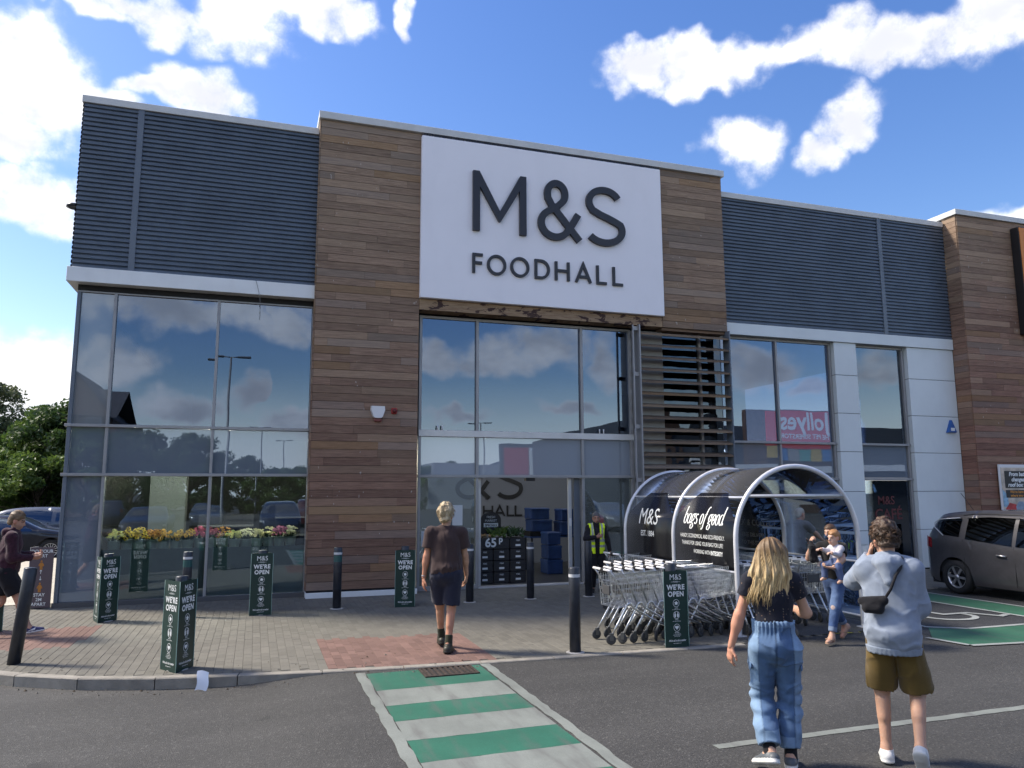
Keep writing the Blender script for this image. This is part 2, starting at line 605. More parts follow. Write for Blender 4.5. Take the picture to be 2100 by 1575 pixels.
def stroke(mb, pts, wd, fn, d0, d1, closed=False, nib=None, m=0):
    """a pen stroke of width wd turned into a solid bar, fn(u,v,d)->xyz"""
    P = [Vector((a, b)) for a, b in pts]
    n = len(P)
    L, Rr = [], []
    for i in range(n):
        a = P[i - 1] if (i > 0 or closed) else None
        b = P[(i + 1) % n] if (i < n - 1 or closed) else None
        d1_ = (P[i] - a).normalized() if a is not None and (P[i] - a).length > 1e-9 else None
        d2_ = (b - P[i]).normalized() if b is not None and (b - P[i]).length > 1e-9 else None
        if d1_ is None: d1_ = d2_
        if d2_ is None: d2_ = d1_
        t = (d1_ + d2_)
        t = t.normalized() if t.length > 1e-6 else d1_
        nn = Vector((-t.y, t.x))
        k = max(0.35, nn.dot(Vector((-d1_.y, d1_.x))))
        ww = wd if nib is None else wd * (nib + (1 - nib) * abs(t.y) ** 1.5)
        L.append(P[i] + nn * (ww / 2 / k))
        Rr.append(P[i] - nn * (ww / 2 / k))
    vs = []
    for l, r in zip(L, Rr):
        vs += [fn(l.x, l.y, d0), fn(r.x, r.y, d0), fn(l.x, l.y, d1), fn(r.x, r.y, d1)]
    fs = []
    for i in range(n if closed else n - 1):
        a, b = 4 * i, 4 * ((i + 1) % n)
        fs += [(a + 2, a + 3, b + 3, b + 2), (a, b, b + 1, a + 1), (a, a + 2, b + 2, b), (a + 1, b + 1, b + 3, a + 3)]
    if not closed:
        e = 4 * (n - 1)
        fs += [(0, 1, 3, 2), (e, e + 2, e + 3, e + 1)]
    mb.add(vs, fs, m)


# skeleton letters on a unit-high box: list of (points, closed)
def glyph(ch):
    S_top = arc(.36, .735, .30, .235, 28, 180, 14) + arc(.36, .735, .30, .235, 180, 268, 8)[1:]
    if ch == 'M': return .90, [([(0, 0), (0, 1)], False), ([(.89, 0), (.89, 1)], False), ([(.03, 1), (.445, .25), (.86, 1)], False)]
    if ch == 'F': return .55, [([(0, 0), (0, .95), (.5, .95)], False), ([(0, .53), (.46, .53)], False)]
    if ch == 'O': return 1.0, [(arc(.49, .5, .46, .46, 0, 352.5, 47), True)]
    if ch == 'D': return .82, [([(0, .05), (.28, .05)] + arc(.30, .5, .46, .45, -84, 84, 20) + [(.28, .95), (0, .95)], True)]
    if ch == 'H': return .80, [([(0, 0), (0, 1)], False), ([(.78, 0), (.78, 1)], False), ([(0, .52), (.78, .52)], False)]
    if ch == 'A': return .92, [([(0, 0), (.45, .97), (.90, 0)], False), ([(.16, .30), (.74, .30)], False)]
    if ch == 'L': return .60, [([(0, 1), (0, .05), (.58, .05)], False)]
    if ch == 'S':
        p = arc(.38, .735, .31, .225, 25, 205, 20)
        q = arc(.38, .265, .36, .235, 25, -145, 20)
        mid = [(.14, .585), (.30, .515), (.46, .465), (.62, .405)]
        return .78, [(p + mid + q, False)]
    if ch == '&':
        body = [(.86, .0), (.26, .585), (.185, .70)] + arc(.365, .785, .19, .185, 190, -40, 18) + [(.40, .575), (.19, .47)] + arc(.335, .265, .30, .235, 140, 330, 18) + [(.70, .27), (.835, .46)]
        k = body.index((.40, .575))
        return .90, [(body[:k + 1], False), (body[k:], False)]
    return .5, []
# ================================================================== ground
def road_z(x):
    t = min(1.0, max(0.0, (x + 0.4) / 1.5))
    t = t * t * (3 - 2 * t)
    return -0.115 + t * 0.103


def asphalt(name, base=0.085, tint=(1.0, 0.985, 0.97), patch=0.25):
    mt = bpy.data.materials.new(name)
    mt.use_nodes = True
    t = NT(mt.node_tree)
    b = t.n('ShaderNodeBsdfPrincipled')
    t.set(t.n('ShaderNodeOutputMaterial').inputs[0], b.outputs[0])
    pos = t.n('ShaderNodeNewGeometry').outputs['Position']
    v1 = t.n('ShaderNodeTexVoronoi')
    t.set(v1.inputs['Vector'], pos)
    v1.inputs['Scale'].default_value = 75.0
    sv = t.n('ShaderNodeSeparateColor')
    t.set(sv.inputs[0], v1.outputs['Color'])
    n1 = t.noise(pos, 150.0, 3.0, 0.7)
    n2 = t.noise(pos, 0.55, 6.0, 0.6)
    n3 = t.noise(t.map(pos, (0.25, 1.0, 1)), 1.3, 5.0, 0.6)
    k = t.m('MULTIPLY_ADD', t.m('SUBTRACT', sv.outputs[0], 0.5), 0.6, 1.0)
    k = t.m('MULTIPLY', k, t.m('MULTIPLY_ADD', n1, 0.7, 0.65))
    k = t.m('MULTIPLY', k, t.m('MULTIPLY_ADD', n2, 2 * patch, 1 - patch))
    k = t.m('MULTIPLY', k, t.m('MULTIPLY_ADD', n3, 0.2, 0.9))
    c = t.v('SCALE', tuple(base * q for q in tint), k)
    # pale chippings and worn grit
    c = t.mix(t.m('MULTIPLY', t.ss(sv.outputs[1], 0.90, 0.96), 0.16), c, (0.30, 0.29, 0.27))
    ol = t.noise(pos, 1.7, 3.0, 0.55)
    c = t.mix(t.m('MULTIPLY', t.ss(ol, 0.68, 0.76), 0.55), c, tuple(base * .35 for _ in range(3)))
    tk = t.noise(t.map(pos, (0.06, 1.1, 1)), 1.0, 3.0, 0.5)
    c = t.v('SCALE', c, t.ss(tk, 0.38, 0.62, 0.88, 1.10))
    t.set(b.inputs['Base Color'], c)
    b.inputs['Roughness'].default_value = 0.82
    bp = t.n('ShaderNodeBump')
    bp.inputs['Strength'].default_value = 0.7
    bp.inputs['Distance'].default_value = 0.006
    t.set(bp.inputs['Height'], v1.outputs['Distance'])
    t.set(b.inputs['Normal'], bp.outputs[0])
    return mt


ROADM = asphalt('worn_asphalt', 0.044, (1.0, 0.98, 0.93), .36)
BAYM = asphalt('dark_new_asphalt', 0.026, (0.92, 0.98, 1.1), 0.15)

gm = MB()
xs = [-400, -0.4] + [-0.4 + 1.5 * i / 10 for i in range(1, 11)] + [400]
for i in range(len(xs) - 1):
    a, b = xs[i], xs[i + 1]
    gm.add([(a, -400, road_z(a)), (b, -400, road_z(b)), (b, 400, road_z(b)), (a, 400, road_z(a))], [(0, 1, 2, 3)])
props(gm.build('ground', ROADM), kind='structure')


def paint(name, col, wear=0.5, rough=0.6, ragged=True):
    """thermoplastic road paint with worn, gritty surface"""
    if name in MATS: return MATS[name]
    mt = bpy.data.materials.new(name)
    mt.use_nodes = True
    t = NT(mt.node_tree)
    b = t.n('ShaderNodeBsdfPrincipled')
    pos = t.n('ShaderNodeNewGeometry').outputs['Position']
    n1 = t.noise(pos, 1.3, 6.0, 0.62)
    n2 = t.noise(pos, 90.0, 3.0, 0.7)
    n3 = t.noise(t.map(pos, (3.0, 0.5, 1)), 2.0, 5.0, 0.6)
    c = t.mix(t.ss(n1, 0.3, 0.7), tuple(x * 0.82 for x in col), tuple(min(1, x * 1.1) for x in col))
    c = t.v('SCALE', c, t.m('MULTIPLY_ADD', n2, 0.7, 0.65))
    wf = t.m('MULTIPLY', t.ss(t.m('ADD', n3, t.m('MULTIPLY', n2, 0.35)), 0.66, 0.92), wear)
    c = t.mix(wf, c, (0.11, 0.105, 0.10))
    t.set(b.inputs['Base Color'], c)
    b.inputs['Roughness'].default_value = rough
    t.set(t.n('ShaderNodeOutputMaterial').inputs[0], b.outputs[0])
    MATS[name] = mt
    return mt


WPAINT = paint('worn_white_road_paint', (0.205, 0.222, 0.20), 0.75)
WPAINT2 = paint('clean_white_road_paint', (0.30, 0.32, 0.31), 0.3)
GPAINT = paint('green_road_paint', (0.025, 0.125, 0.080), 0.5)
GPAINT2 = paint('pale_green_road_paint', (0.028, 0.115, 0.066), 0.35)
YPAINT = paint('yellow_road_paint', (0.55, 0.50, 0.06), 0.2)


def strip(mb, p0, p1, wd, z=None, m=0, jag=0.0, seg=0.12, lift=0.004):
    """painted line with slightly uneven edges"""
    a, b = Vector(p0), Vector(p1)
    d = (b - a)
    L = d.length
    d.normalize()
    nn = Vector((-d.y, d.x))
    N = max(1, int(L / seg)) if jag > 0 else max(1, int(L / 0.5))
    vs = []
    for i in range(N + 1):
        q = a + d * (L * i / N)
        for sgn in (1, -1):
            r = q + nn * sgn * (wd / 2 + (rnd.uniform(-jag, jag) if jag else 0))
            vs.append((r.x, r.y, (road_z(r.x) if z is None else z) + lift))
    mb.add(vs, [(2 * i, 2 * i + 1, 2 * i + 3, 2 * i + 2) for i in range(N)], m)


# ---- green and white pedestrian crossing
cross = thing('pedestrian_crossing', 'green and white striped pedestrian crossing painted on the asphalt', 'crossing', (1.9, -8.5, -0.012))
ys = [-6.80, -7.57, -8.16, -8.68, -9.24, -9.78, -10.33, -10.9, -11.5, -12.05]
for i in range(len(ys) - 1):
    mb = MB()
    y0, y1 = ys[i], ys[i + 1]
    N = 9
    vs = []
    for k in range(N + 1):
        x = 1.26 + 1.32 * k / N
        for y in (y0, y1):
            vs.append((x - 1.9, y + 8.5 + rnd.uniform(-.006, .006) + 0.02 * (x - 1.9), road_z(x) + 0.012 + 0.004))
    mb.add(vs, [(2 * k, 2 * k + 1, 2 * k + 3, 2 * k + 2) for k in range(N)])
    mb.build('green_stripe' if i % 2 == 0 else 'white_stripe', GPAINT if i % 2 == 0 else WPAINT, cross)
for x, nm in ((1.20, 'edge_line'), (2.655, 'edge_line')):
    mb = MB()
    strip(mb, (x - 1.9, 1.75), (x - 1.9, -3.9), 0.105, z=road_z(x) + 0.012, jag=0.012, lift=0.006)
    mb.build(nm, WPAINT, cross)

# ---- white line across the road
mb = MB()
strip(mb, (3.55, -10.2), (9.5, -10.17), 0.10, jag=0.008)
props(mb.build('road_line', WPAINT), 'worn white line painted across the asphalt near the two young people', 'road marking')
# ---- yellow line by the trolley shelter
mb = MB()
strip(mb, (6.5, -6.44), (8.30, -6.62), 0.06, jag=0.003, lift=0.008)
props(mb.build('yellow_line', YPAINT), 'thin yellow line on the ground in front of the trolley shelter', 'road marking')

# ---- dark bays with hatching, right
mb = MB()
mb.add([(9.05, -7.72, -.008), (8.95, -3.4, -.008), (24, -3.4, -.008), (24, -7.72, -.008)], [(0, 1, 2, 3)])
props(mb.build('parking_bay', BAYM), kind='structure')
hatch = thing('bay_markings', 'green hatching and white lines of the accessible parking bay beside the grey car', 'road marking', (11, -6, 0))
for q in (((9.5, -6.68), (8.90, -7.30), (8.93, -7.84), (9.85, -7.95), (16.0, -8.0), (16.0, -7.0), (9.95, -6.97)), ((11.76, -3.5), (12.64, -3.5), (12.68, -6.9), (11.80, -6.9))):
    mb = MB()
    P_ = [(x - 11, y + 6, -.003) for x, y in q]
    mb.add(P_ if q[0][0] < 10 else P_[::-1], [tuple(range(len(P_)))])
    mb.build('green_area', GPAINT2, hatch)
for a, b in (((9.47, -6.62), (9.95, -6.94)), ((9.95, -6.95), (16, -6.98)), ((8.82, -7.28), (8.93, -7.86)), ((8.93, -7.88), (9.85, -7.99)), ((9.8, -7.99), (16, -8.04)), ((11.72, -3.5), (11.76, -6.9)), ((12.68, -3.5), (12.72, -6.9)), ((9.55, -3.5), (9.5, -6.6)), ((15.2, -3.5), (15.2, -6.9))):
    mb = MB()
    strip(mb, (a[0] - 11, a[1] + 6), (b[0] - 11, b[1] + 6), 0.09, z=-0.008, lift=0.010, jag=0.004)
    mb.build('white_line', WPAINT2, hatch)
mb = MB()   # wheelchair symbol, seen nearly edge on
fn = lambda u, v, dd=0: (u - 0.35, v + 0.02, 0.003 - dd)
stroke(mb, arc(0.0, 0.0, .42, .36, 150, 380, 20), .10, lambda u, v, dd: fn(u, v, dd), 0.003, 0.0)
stroke(mb, [(0.0, .45), (.05, .12), (.55, .12), (.78, -.3), (1.0, -.22)], .10, lambda u, v, dd: (u - 0.35, v + 0.02, 0.006 - dd), 0.003, 0.0)
stroke(mb, arc(-.02, .62, .07, .07, 0, 345, 12), .10, lambda u, v, dd: fn(u, v, dd), 0.003, 0, closed=True)
mb.build('wheelchair_symbol', WPAINT2, hatch)

# ---- pavement of block paving
KERB = [(-5.2, -1.6), (-4.55, -3.2), (-3.75, -4.45), (-3.1, -5.12), (-2.45, -5.63), (-1.75, -6.03), (-0.95, -6.30), (-0.1, -6.46), (0.8, -6.60), (1.71, -6.70), (2.62, -6.76), (3.53, -6.80), (4.44, -6.83), (5.35, -6.86), (6.2, -6.88)]
poly = KERB + [(6.3, -6.6), (8.95, -6.6), (8.95, -3.3), (24, -3.3), (24, 0.6), (-5.2, 0.6)]
PAVE = thing('pavement', kind='structure')


def in_poly(x, y, P):
    r = False
    n = len(P)
    for i in range(n):
        (x0, y0), (x1, y1) = P[i], P[(i + 1) % n]
        if (y0 > y) != (y1 > y) and x < (x1 - x0) * (y - y0) / (y1 - y0) + x0: r = not r
    return r


mb = MB()
mb.add([(x, y, -0.006) for x, y in poly], [tuple(range(len(poly)))])
mb.build('joint_bed', pm('sandy_joints', (0.110, 0.103, 0.086), 0.9, var=0.3, vs=8), PAVE)
BRICKM = vcol('concrete_block', 0.85, 0.5, 120.0, 0.3, var=0.22)
RED1 = [(0.93, -6.52), (0.90, -4.62), (2.90, -4.76), (2.86, -6.66)]
RED2 = [(-2.14, -2.3), (-4.4, -2.3), (-4.4, -4.05), (-2.2, -3.98)]
inner = [(x, y + 0.13) for x, y in KERB] + poly[len(KERB):]
bricks = []
rr = random.Random(5)
nx0 = int(-5.3 / 0.104)
for i in range(nx0, int(18.0 / 0.104)):
    x = i * 0.104
    for j in range(int(-6.95 / 0.208) - 1, 3):
        y = j * 0.208 + (0.104 if i % 2 else 0)
        if not in_poly(x, y, inner) or y > 0.1: continue
        if x > 9.0 and y < -3.2: continue
        bricks.append((x, y))


def brick_col(x, y):
    k = rr.uniform(0.88, 1.1)
    if in_poly(x, y, RED1) or in_poly(x, y, RED2):
        # panels of redder and paler blocks
        q = 0.5 + 0.5 * math.sin(3.1 * math.floor(x / .42) + 5.7 * math.floor(y / .42))
        k *= 0.90 + 0.2 * q
        return (0.180 * k, 0.110 * k, 0.091 * k)
    s = 1 + 0.06 * math.sin(x * 1.3 + y) + 0.05 * math.sin(y * 2.1 - x * .7)
    return (0.148 * k * s, 0.140 * k * s, 0.118 * k * s)


def brick_geo(mb, x, y, z):
    w2, l2, b = 0.0511, 0.1031, 0.0028
    mb.add([(x - w2, y - l2, z - .02), (x + w2, y - l2, z - .02), (x + w2, y + l2, z - .02), (x - w2, y + l2, z - .02),
            (x - w2, y - l2, z - b), (x + w2, y - l2, z - b), (x + w2, y + l2, z - b), (x - w2, y + l2, z - b),
            (x - w2 + b, y - l2 + b, z), (x + w2 - b, y - l2 + b, z), (x + w2 - b, y + l2 - b, z), (x - w2 + b, y + l2 - b, z)],
           [(0, 1, 5, 4), (1, 2, 6, 5), (2, 3, 7, 6), (3, 0, 4, 7), (4, 5, 9, 8), (5, 6, 10, 9), (6, 7, 11, 10), (7, 4, 8, 11), (8, 9, 10, 11)])


def pav_seen(q):
    v = Vector((q[0], q[1], 0)) - CAM
    dd = v.dot(_f)
    u = v.dot(_cr) / dd * 1559 + 1050
    return (0 if 0 < u < 1250 else 1), v.length


bricks.sort(key=pav_seen)
BM = {}
for k, (x, y) in enumerate(bricks[:300]):
    red = in_poly(x, y, RED1) or in_poly(x, y, RED2)
    key = (red, rr.randrange(7))
    if key not in BM:
        m1 = MB()
        m1.col = brick_col(1.5 + .05 * key[1] if red else -1.0, -5.9 + key[1] * .15 if red else -5)
        brick_geo(m1, 0, 0, 0)
        BM[key] = m1.mesh('paving_brick', BRICKM)
    link('paving_brick', BM[key], PAVE, (x, y, rr.uniform(-.0015, .0015)), (0, 0, rr.uniform(-.006, .006)))
m1 = MB()
for x, y in bricks[300:]:
    m1.col = brick_col(x, y)
    brick_geo(m1, x, y, rr.uniform(-.0015, .0015))
props(m1.build('paving_bricks', BRICKM, PAVE), kind='stuff')
# bearing slab under trolleys shelter
mb = MB()
mb.add([(6.3, -6.6, .002), (8.95, -6.6, .002), (8.95, -2.5, .002), (6.3, -2.5, .002)], [(0, 1, 2, 3)])
props(mb.build('shelter_apron', asphalt('apron_asphalt', 0.07)), kind='structure')

# kerb stones
kerb = thing('kerb', 'curved pale concrete kerb along the front edge of the paved forecourt', 'kerb', (0, -6.4, 0))
KERBM = pm('kerb_concrete', (0.26, 0.24, 0.205), 0.85, var=0.16, vs=5, bump=0.5, bs=70, dirt=0.35, rand=0.06)
for i in range(len(KERB) - 1):
    a, b = Vector(KERB[i]), Vector(KERB[i + 1])
    dd = (b - a).normalized()
    nn = Vector((-dd.y, dd.x))
    if nn.y < 0: nn = -nn
    mb = MB()
    a2, b2 = a + dd * 0.006, b - dd * 0.006
    ztop = 0.004 + rnd.uniform(-.003, .003)
    c = 0.014
    P = [(0, -.16), (0, ztop - c), (c, ztop), (.125, ztop), (.125, -.16)]
    vs = []
    for q in (a2, b2):
        for o_, z in P:
            r = q + nn * o_
            vs.append((r.x, r.y + 6.4, z))
    mb.add(vs, [(k, (k + 1) % 5, (k + 1) % 5 + 5, k + 5) for k in range(5)] + [(4, 3, 2, 1, 0), (5, 6, 7, 8, 9)])
    mb.build('kerb_stone', KERBM, kerb)
# pale path down the left flank
mb = MB()
mb.add([(-6.4, 0.6, .004), (-3.36, 0.6, .004), (-3.36, 12, .004), (-6.4, 12, .004)], [(0, 1, 2, 3)])
props(mb.build('side_path', pm('pale_concrete', (0.47, 0.435, 0.36), 0.85, var=0.1, vs=4, bump=0.3)), kind='structure')

# drain grate in the first green stripe
dg = thing('drain_grate', 'rusty iron drain grate set in the first green stripe', 'drain', (2.16, -7.0, 0))
IRON = pm('rusty_iron', (0.055, 0.040, 0.032), 0.75, metal=0.3, var=0.5, vs=20, bump=0.4)
z = road_z(2.2)
mb = MB()
mb.box(-.31, .31, -.21, .21, z - .02, z + .005, 1)
for a in ((-.31, .31, -.21, -.18), (-.31, .31, .18, .21), (-.31, -.28, -.18, .18), (.28, .31, -.18, .18)): mb.box(*a, z + .005, z + .017)
mb.build('frame', [IRON, DARK], dg)
for k in range(9):
    mb = MB()
    x = -.25 + k * .0625
    mb.box(x - .017, x + .017, -.18, .18, z + .004, z + .015)
    mb.build('bar', IRON, dg)

# ================================================================== the store
STORE = thing('retail_store', 'large retail store with slate blue ribbed cladding, tall glazing and a timber clad entrance tower', 'building', (0, 0, 0))
METAL_P = 0.0925


def ribbed(name, x0, x1, z0, z1, y, parent):
    mb = MB()
    prof = []
    n = int(round((z1 - z0) / METAL_P))
    p = (z1 - z0) / n
    for i in range(n):
        zb = z0 + i * p
        prof += [(0.0, zb), (-0.034, zb + .10 * p), (-0.030, zb + .66 * p), (-0.002, zb + .86 * p)]
    prof.append((0.0, z1))
    vs = []
    for dy, zz in prof:
        vs += [(x0, y + dy, zz), (x1, y + dy, zz)]
    mb.add(vs, [(2 * i, 2 * i + 1, 2 * i + 3, 2 * i + 2) for i in range(len(prof) - 1)])
    k = len(prof)
    return mb.build(name, NAVY, parent)


def boxpart(name, mat, parent, *b, bev=0.0):
    mb = MB()
    if bev: mb.bbox(*b, bev)
    else: mb.box(*b)
    return mb.build(name, mat, parent)


# left wing upper
ribbed('ribbed_cladding', -3.40, -2.46, 6.165, 9.44, -0.15, STORE)
ribbed('ribbed_cladding', -2.35, 1.0, 6.165, 9.44, -0.15, STORE)
boxpart('cover_strip', NAVY2, STORE, -2.46, -2.35, -0.20, -0.14, 6.165, 9.44)
boxpart('coping', COPING, STORE, -3.44, 0.97, -0.215, 0.35, 9.425, 9.565, bev=.006)
boxpart('fascia', WHITE, STORE, -3.46, 0.985, -0.26, 0.30, 5.885, 6.163, bev=.006)
boxpart('recess', DARK, STORE, -3.30, 1.0, -0.03, 0.25, 5.78, 5.884)
# left flank and shell
mb = MB()
n = 36
prof = []
for i in range(n):
    zb = 6.165 + i * 3.275 / n
    p = 3.275 / n
    prof += [(0, zb), (-.034, zb + .10 * p), (-.030, zb + .66 * p), (-.002, zb + .86 * p)]
vs = []
for dx, zz in prof: vs += [(-3.40 + dx, 26, zz), (-3.40 + dx, -0.15, zz)]
mb.add(vs, [(2 * i, 2 * i + 1, 2 * i + 3, 2 * i + 2) for i in range(len(prof) - 1)])
mb.build('flank_cladding', NAVY, STORE)
boxpart('flank_coping', COPING, STORE, -3.445, -3.1, 0.352, 26, 9.42, 9.563)
boxpart('flank_fascia', WHITE, STORE, -3.455, -3.1, 0.302, 26, 5.885, 6.16)
boxpart('flank_wall', pm('dark_flank_panel', (0.035, 0.04, 0.05), 0.5), STORE, -3.30, -3.22, 0.07, 26, 0.0, 5.884)
boxpart('roof', pm('roof_membrane', (0.2, 0.2, 0.2), 0.9), STORE, -3.38, 30, 0.36, 26, 9.0, 9.2)
boxpart('rear_wall', NAVY, STORE, -3.38, 30, 26.0, 26.2, 0, 9.2)

# ---- glazing
GL_TOP = glass('coated_glass', (0.26, 0.31, 0.42), 0.16, 0.0018, 0.55)
GL_LOW = glass('clear_shop_glass', (0.80, 0.86, 0.85), 0.10, 0.0018, 0.7)
GL_SPAN = glass('spandrel_glass', (0.0, 0.0, 0.0), 0.14, 0.0018, 0.6, film=(0.155, 0.185, 0.225), filmfac=1.0)
GL_SPAN2 = glass('pale_spandrel_glass', (0.0, 0.0, 0.0), 0.16, 0.0018, 0.6, film=(0.26, 0.29, 0.33), filmfac=1.0)
GL_SPAN3 = glass('tall_spandrel_glass', (0.0, 0.0, 0.0), 0.12, 0.0018, 0.6, film=(0.22, 0.235, 0.235), filmfac=1.0)
FILM = pm('frosted_film', (0.155, 0.185, 0.180), 0.45, var=0.06, vs=1.5)
prr = random.Random(3)


def pane(parent, x0, x1, z0, z1, mat, y=0.02, tilt=0.0022):
    cx, cz = (x0 + x1) / 2, (z0 + z1) / 2
    mb = MB()
    mb.box(-(x1 - x0) / 2, (x1 - x0) / 2, 0, 0.012, -(z1 - z0) / 2, (z1 - z0) / 2)
    return mb.build('pane', mat, parent, loc=(cx, y, cz), rot=(prr.uniform(-tilt, tilt), 0, prr.uniform(-tilt, tilt)))


def bar(parent, name, x0, x1, z0, z1, y0=-0.045, y1=0.09, mat=None):
    return boxpart(name, mat or ALU, parent, x0, x1, y0, y1, z0, z1, bev=.004)


# left window
WL = thing('window', parent=STORE)
cols = [(-3.235, -2.675), (-2.623, -0.846), (-0.794, 0.965)]
for ci, (a, b) in enumerate(cols):
    pane(WL, a, b, 3.27, 5.745, GL_SPAN3 if ci == 0 else GL_TOP)
    pane(WL, a, b, 2.372, 3.212, GL_SPAN)
    if ci == 0:
        pane(WL, a, b, 0.085, 2.314, GL_SPAN)
    else:
        pane(WL, a, b, 0.085, 2.314, GL_LOW)
        mb = MB()
        mb.box(a + .002, b - .002, 0.040, 0.046, 0.09, 0.98)
        mb.build('frosted_film', FILM, WL)
for x in (-2.649, -0.82, 0.992): bar(WL, 'mullion', x - .026, x + .026, 0.085, 5.745)
bar(WL, 'corner_post', -3.30, -3.238, 0.085, 5.745, mat=NAVY2)
for z0, z1 in ((2.316, 2.370), (3.214, 3.268)):
    bar(WL, 'transom', -3.34, 1.017, z0, z1, -0.075, 0.085)
bar(WL, 'head', -3.30, 1.02, 5.747, 5.779, -0.02)
bar(WL, 'sill', -3.32, 1.02, 0.0, 0.083, -0.06, 0.1, pm('dark_sill', (0.08, 0.08, 0.085), 0.5))
# loose cable hanging from the fascia
cb = MB()
cb.tube([(-0.15 + .10 * math.sin(t * 1.9) , -0.275 - .02 * t, 6.16 - t * 0.66) for t in [k / 14 for k in range(15)]], 0.005, 6)
cb.build('loose_cable', pm('cable_grey', (0.2, 0.2, 0.2), 0.6), STORE)

# ---- timber tower
TOW = thing('timber_cladding', parent=STORE)
um = MB()
um.box(-.5, .5, 0, .028, 0, 1)
PLANK = um.mesh('plank', TIMBER)
um = MB()
um.box(-.5, .5, 0, .028, 0, 1)
PLANK2 = um.mesh('plank', TIMBER2)
BH = 0.1605
trr = random.Random(21)


def boards(parent, x0, x1, z0, z1, y, minl=1.0, maxl=2.2, me=None, h=BH):
    n = int(round((z1 - z0) / h))
    h = (z1 - z0) / n
    for i in range(n):
        zb = z0 + i * h
        cuts = [x0]
        if x1 - x0 > 0.9:
            c = x0 + trr.uniform(.2, maxl)
            while c < x1 - 0.25:
                cuts.append(c)
                c += trr.uniform(minl, maxl)
        cuts.append(x1)
        for a, b in zip(cuts, cuts[1:]):
            link('plank', me or PLANK, parent, ((a + b) / 2, y + trr.uniform(-.003, .003), zb + .004), None, (b - a - .003, 1, h - .008))


boards(TOW, 1.0, 3.11, 0.14, 9.70, -0.35)
boards(TOW, 8.885, 10.64, 5.80, 9.70, -0.35)
boards(TOW, 3.112, 8.883, 9.63, 9.70, -0.35, 2, 3, h=.07)
mb = MB()
mb.box(1.002, 10.638, -0.318, -0.30, 9.0, 9.70)
mb.box(1.002, 3.112, -0.318, -0.29, 0.1, 9.0)
mb.box(8.87, 10.638, -0.318, -0.29, 5.80, 9.0)
mb.box(3.113, 8.869, -0.318, -0.29, 6.035, 9.0)
mb.box(1.003, 1.03, -0.29, 0.3, 0.1, 9.7)
mb.box(3.085, 3.11, -0.289, 0.0, 0.1, 5.80)
mb.build('backing', DARK, TOW)
# return boards of the tower's left side
rm = MB()
rm.box(0, .02, -.5, .5, 0, 1)
RPL = rm.mesh('plank', TIMBER)
for i in range(60):
    link('plank', RPL, TOW, (0.978, -0.17, 0.14 + i * .1593 + .004), None, (1, .34, .1513))
boxpart('tower_coping', COPING, STORE, 0.95, 10.69, -0.43, 0.35, 9.702, 9.858, bev=.006)
boxpart('plinth', WHITE, STORE, 0.99, 3.14, -0.385, -0.05, 0.0, 0.10, bev=.004)
boxpart('tower_side', NAVY2, STORE, 10.60, 10.636, -0.29, 0.3, 5.8, 9.7)
# stained lintel board beneath the sign
lm = bpy.data.materials.new('peeling_lintel_timber')
lm.use_nodes = True
t = NT(lm.node_tree)
b = t.n('ShaderNodeBsdfPrincipled')
pos = t.n('ShaderNodeNewGeometry').outputs['Position']
n1 = t.noise(t.map(pos, (2.2, 1, 5)), 1.6, 5.0, 0.6, 0.5)
n2 = t.noise(t.map(pos, (2, 1, 30)), 2.0, 4.0, 0.6)
c = t.mix(t.ss(n2, .3, .7), (0.22, 0.135, 0.075), (0.36, 0.25, 0.15))
c = t.mix(t.ss(n1, .555, .585), c, (0.045, 0.017, 0.012))
t.set(b.inputs['Base Color'], c)
b.inputs['Roughness'].default_value = 0.7
t.set(t.n('ShaderNodeOutputMaterial').inputs[0], b.outputs[0])
boxpart('lintel', lm, STORE, 3.113, 8.868, -0.365, -0.02, 5.80, 6.028)
boxpart('lintel_return', TIMBER, STORE, 8.885, 10.60, -0.285, 0.0, 5.74, 5.80)

# ---- entrance glazing
WE = thing('entrance_glazing', parent=STORE)
ec = [(3.255, 4.445), (4.507, 6.905), (6.967, 8.13)]
for ci, (a, b) in enumerate(ec):
    pane(WE, a, b, 3.30, 5.70, GL_TOP)
    pane(WE, a, b, 2.365, 3.16, GL_SPAN2)
pane(WE, 3.255, 4.445, 0.09, 2.30, GL_LOW)
pane(WE, 6.967, 8.13, 0.09, 2.30, GL_LOW)
for x in (4.476, 6.936): bar(WE, 'mullion', x - .031, x + .031, 0.02, 5.70)
bar(WE, 'jamb', 3.19, 3.253, 0.0, 5.72)
bar(WE, 'jamb', 8.132, 8.20, 0.0, 5.72)
bar(WE, 'transom', 3.19, 8.20, 3.162, 3.298, -0.07, .085, ALUL)
bar(WE, 'transom', 3.19, 8.20, 2.302, 2.363, -0.07, .085)
bar(WE, 'head', 3.19, 8.20, 5.702, 5.76, -.02)
bar(WE, 'sill', 3.19, 4.50, 0.0, 0.088, -.05)
bar(WE, 'sill', 6.94, 8.20, 0.0, 0.088, -.05)
bar(WE, 'threshold', 4.508, 6.904, 0.0, 0.03, -.05, .2, ALUL)
for x in (3.60, 3.70, 7.35, 7.45):
    mb = MB()
    mb.lathe([(.014, 0), (.014, .10)], 8, (x, -0.05, 3.299))
    mb.build('vent_pin', WPLAST, WE)
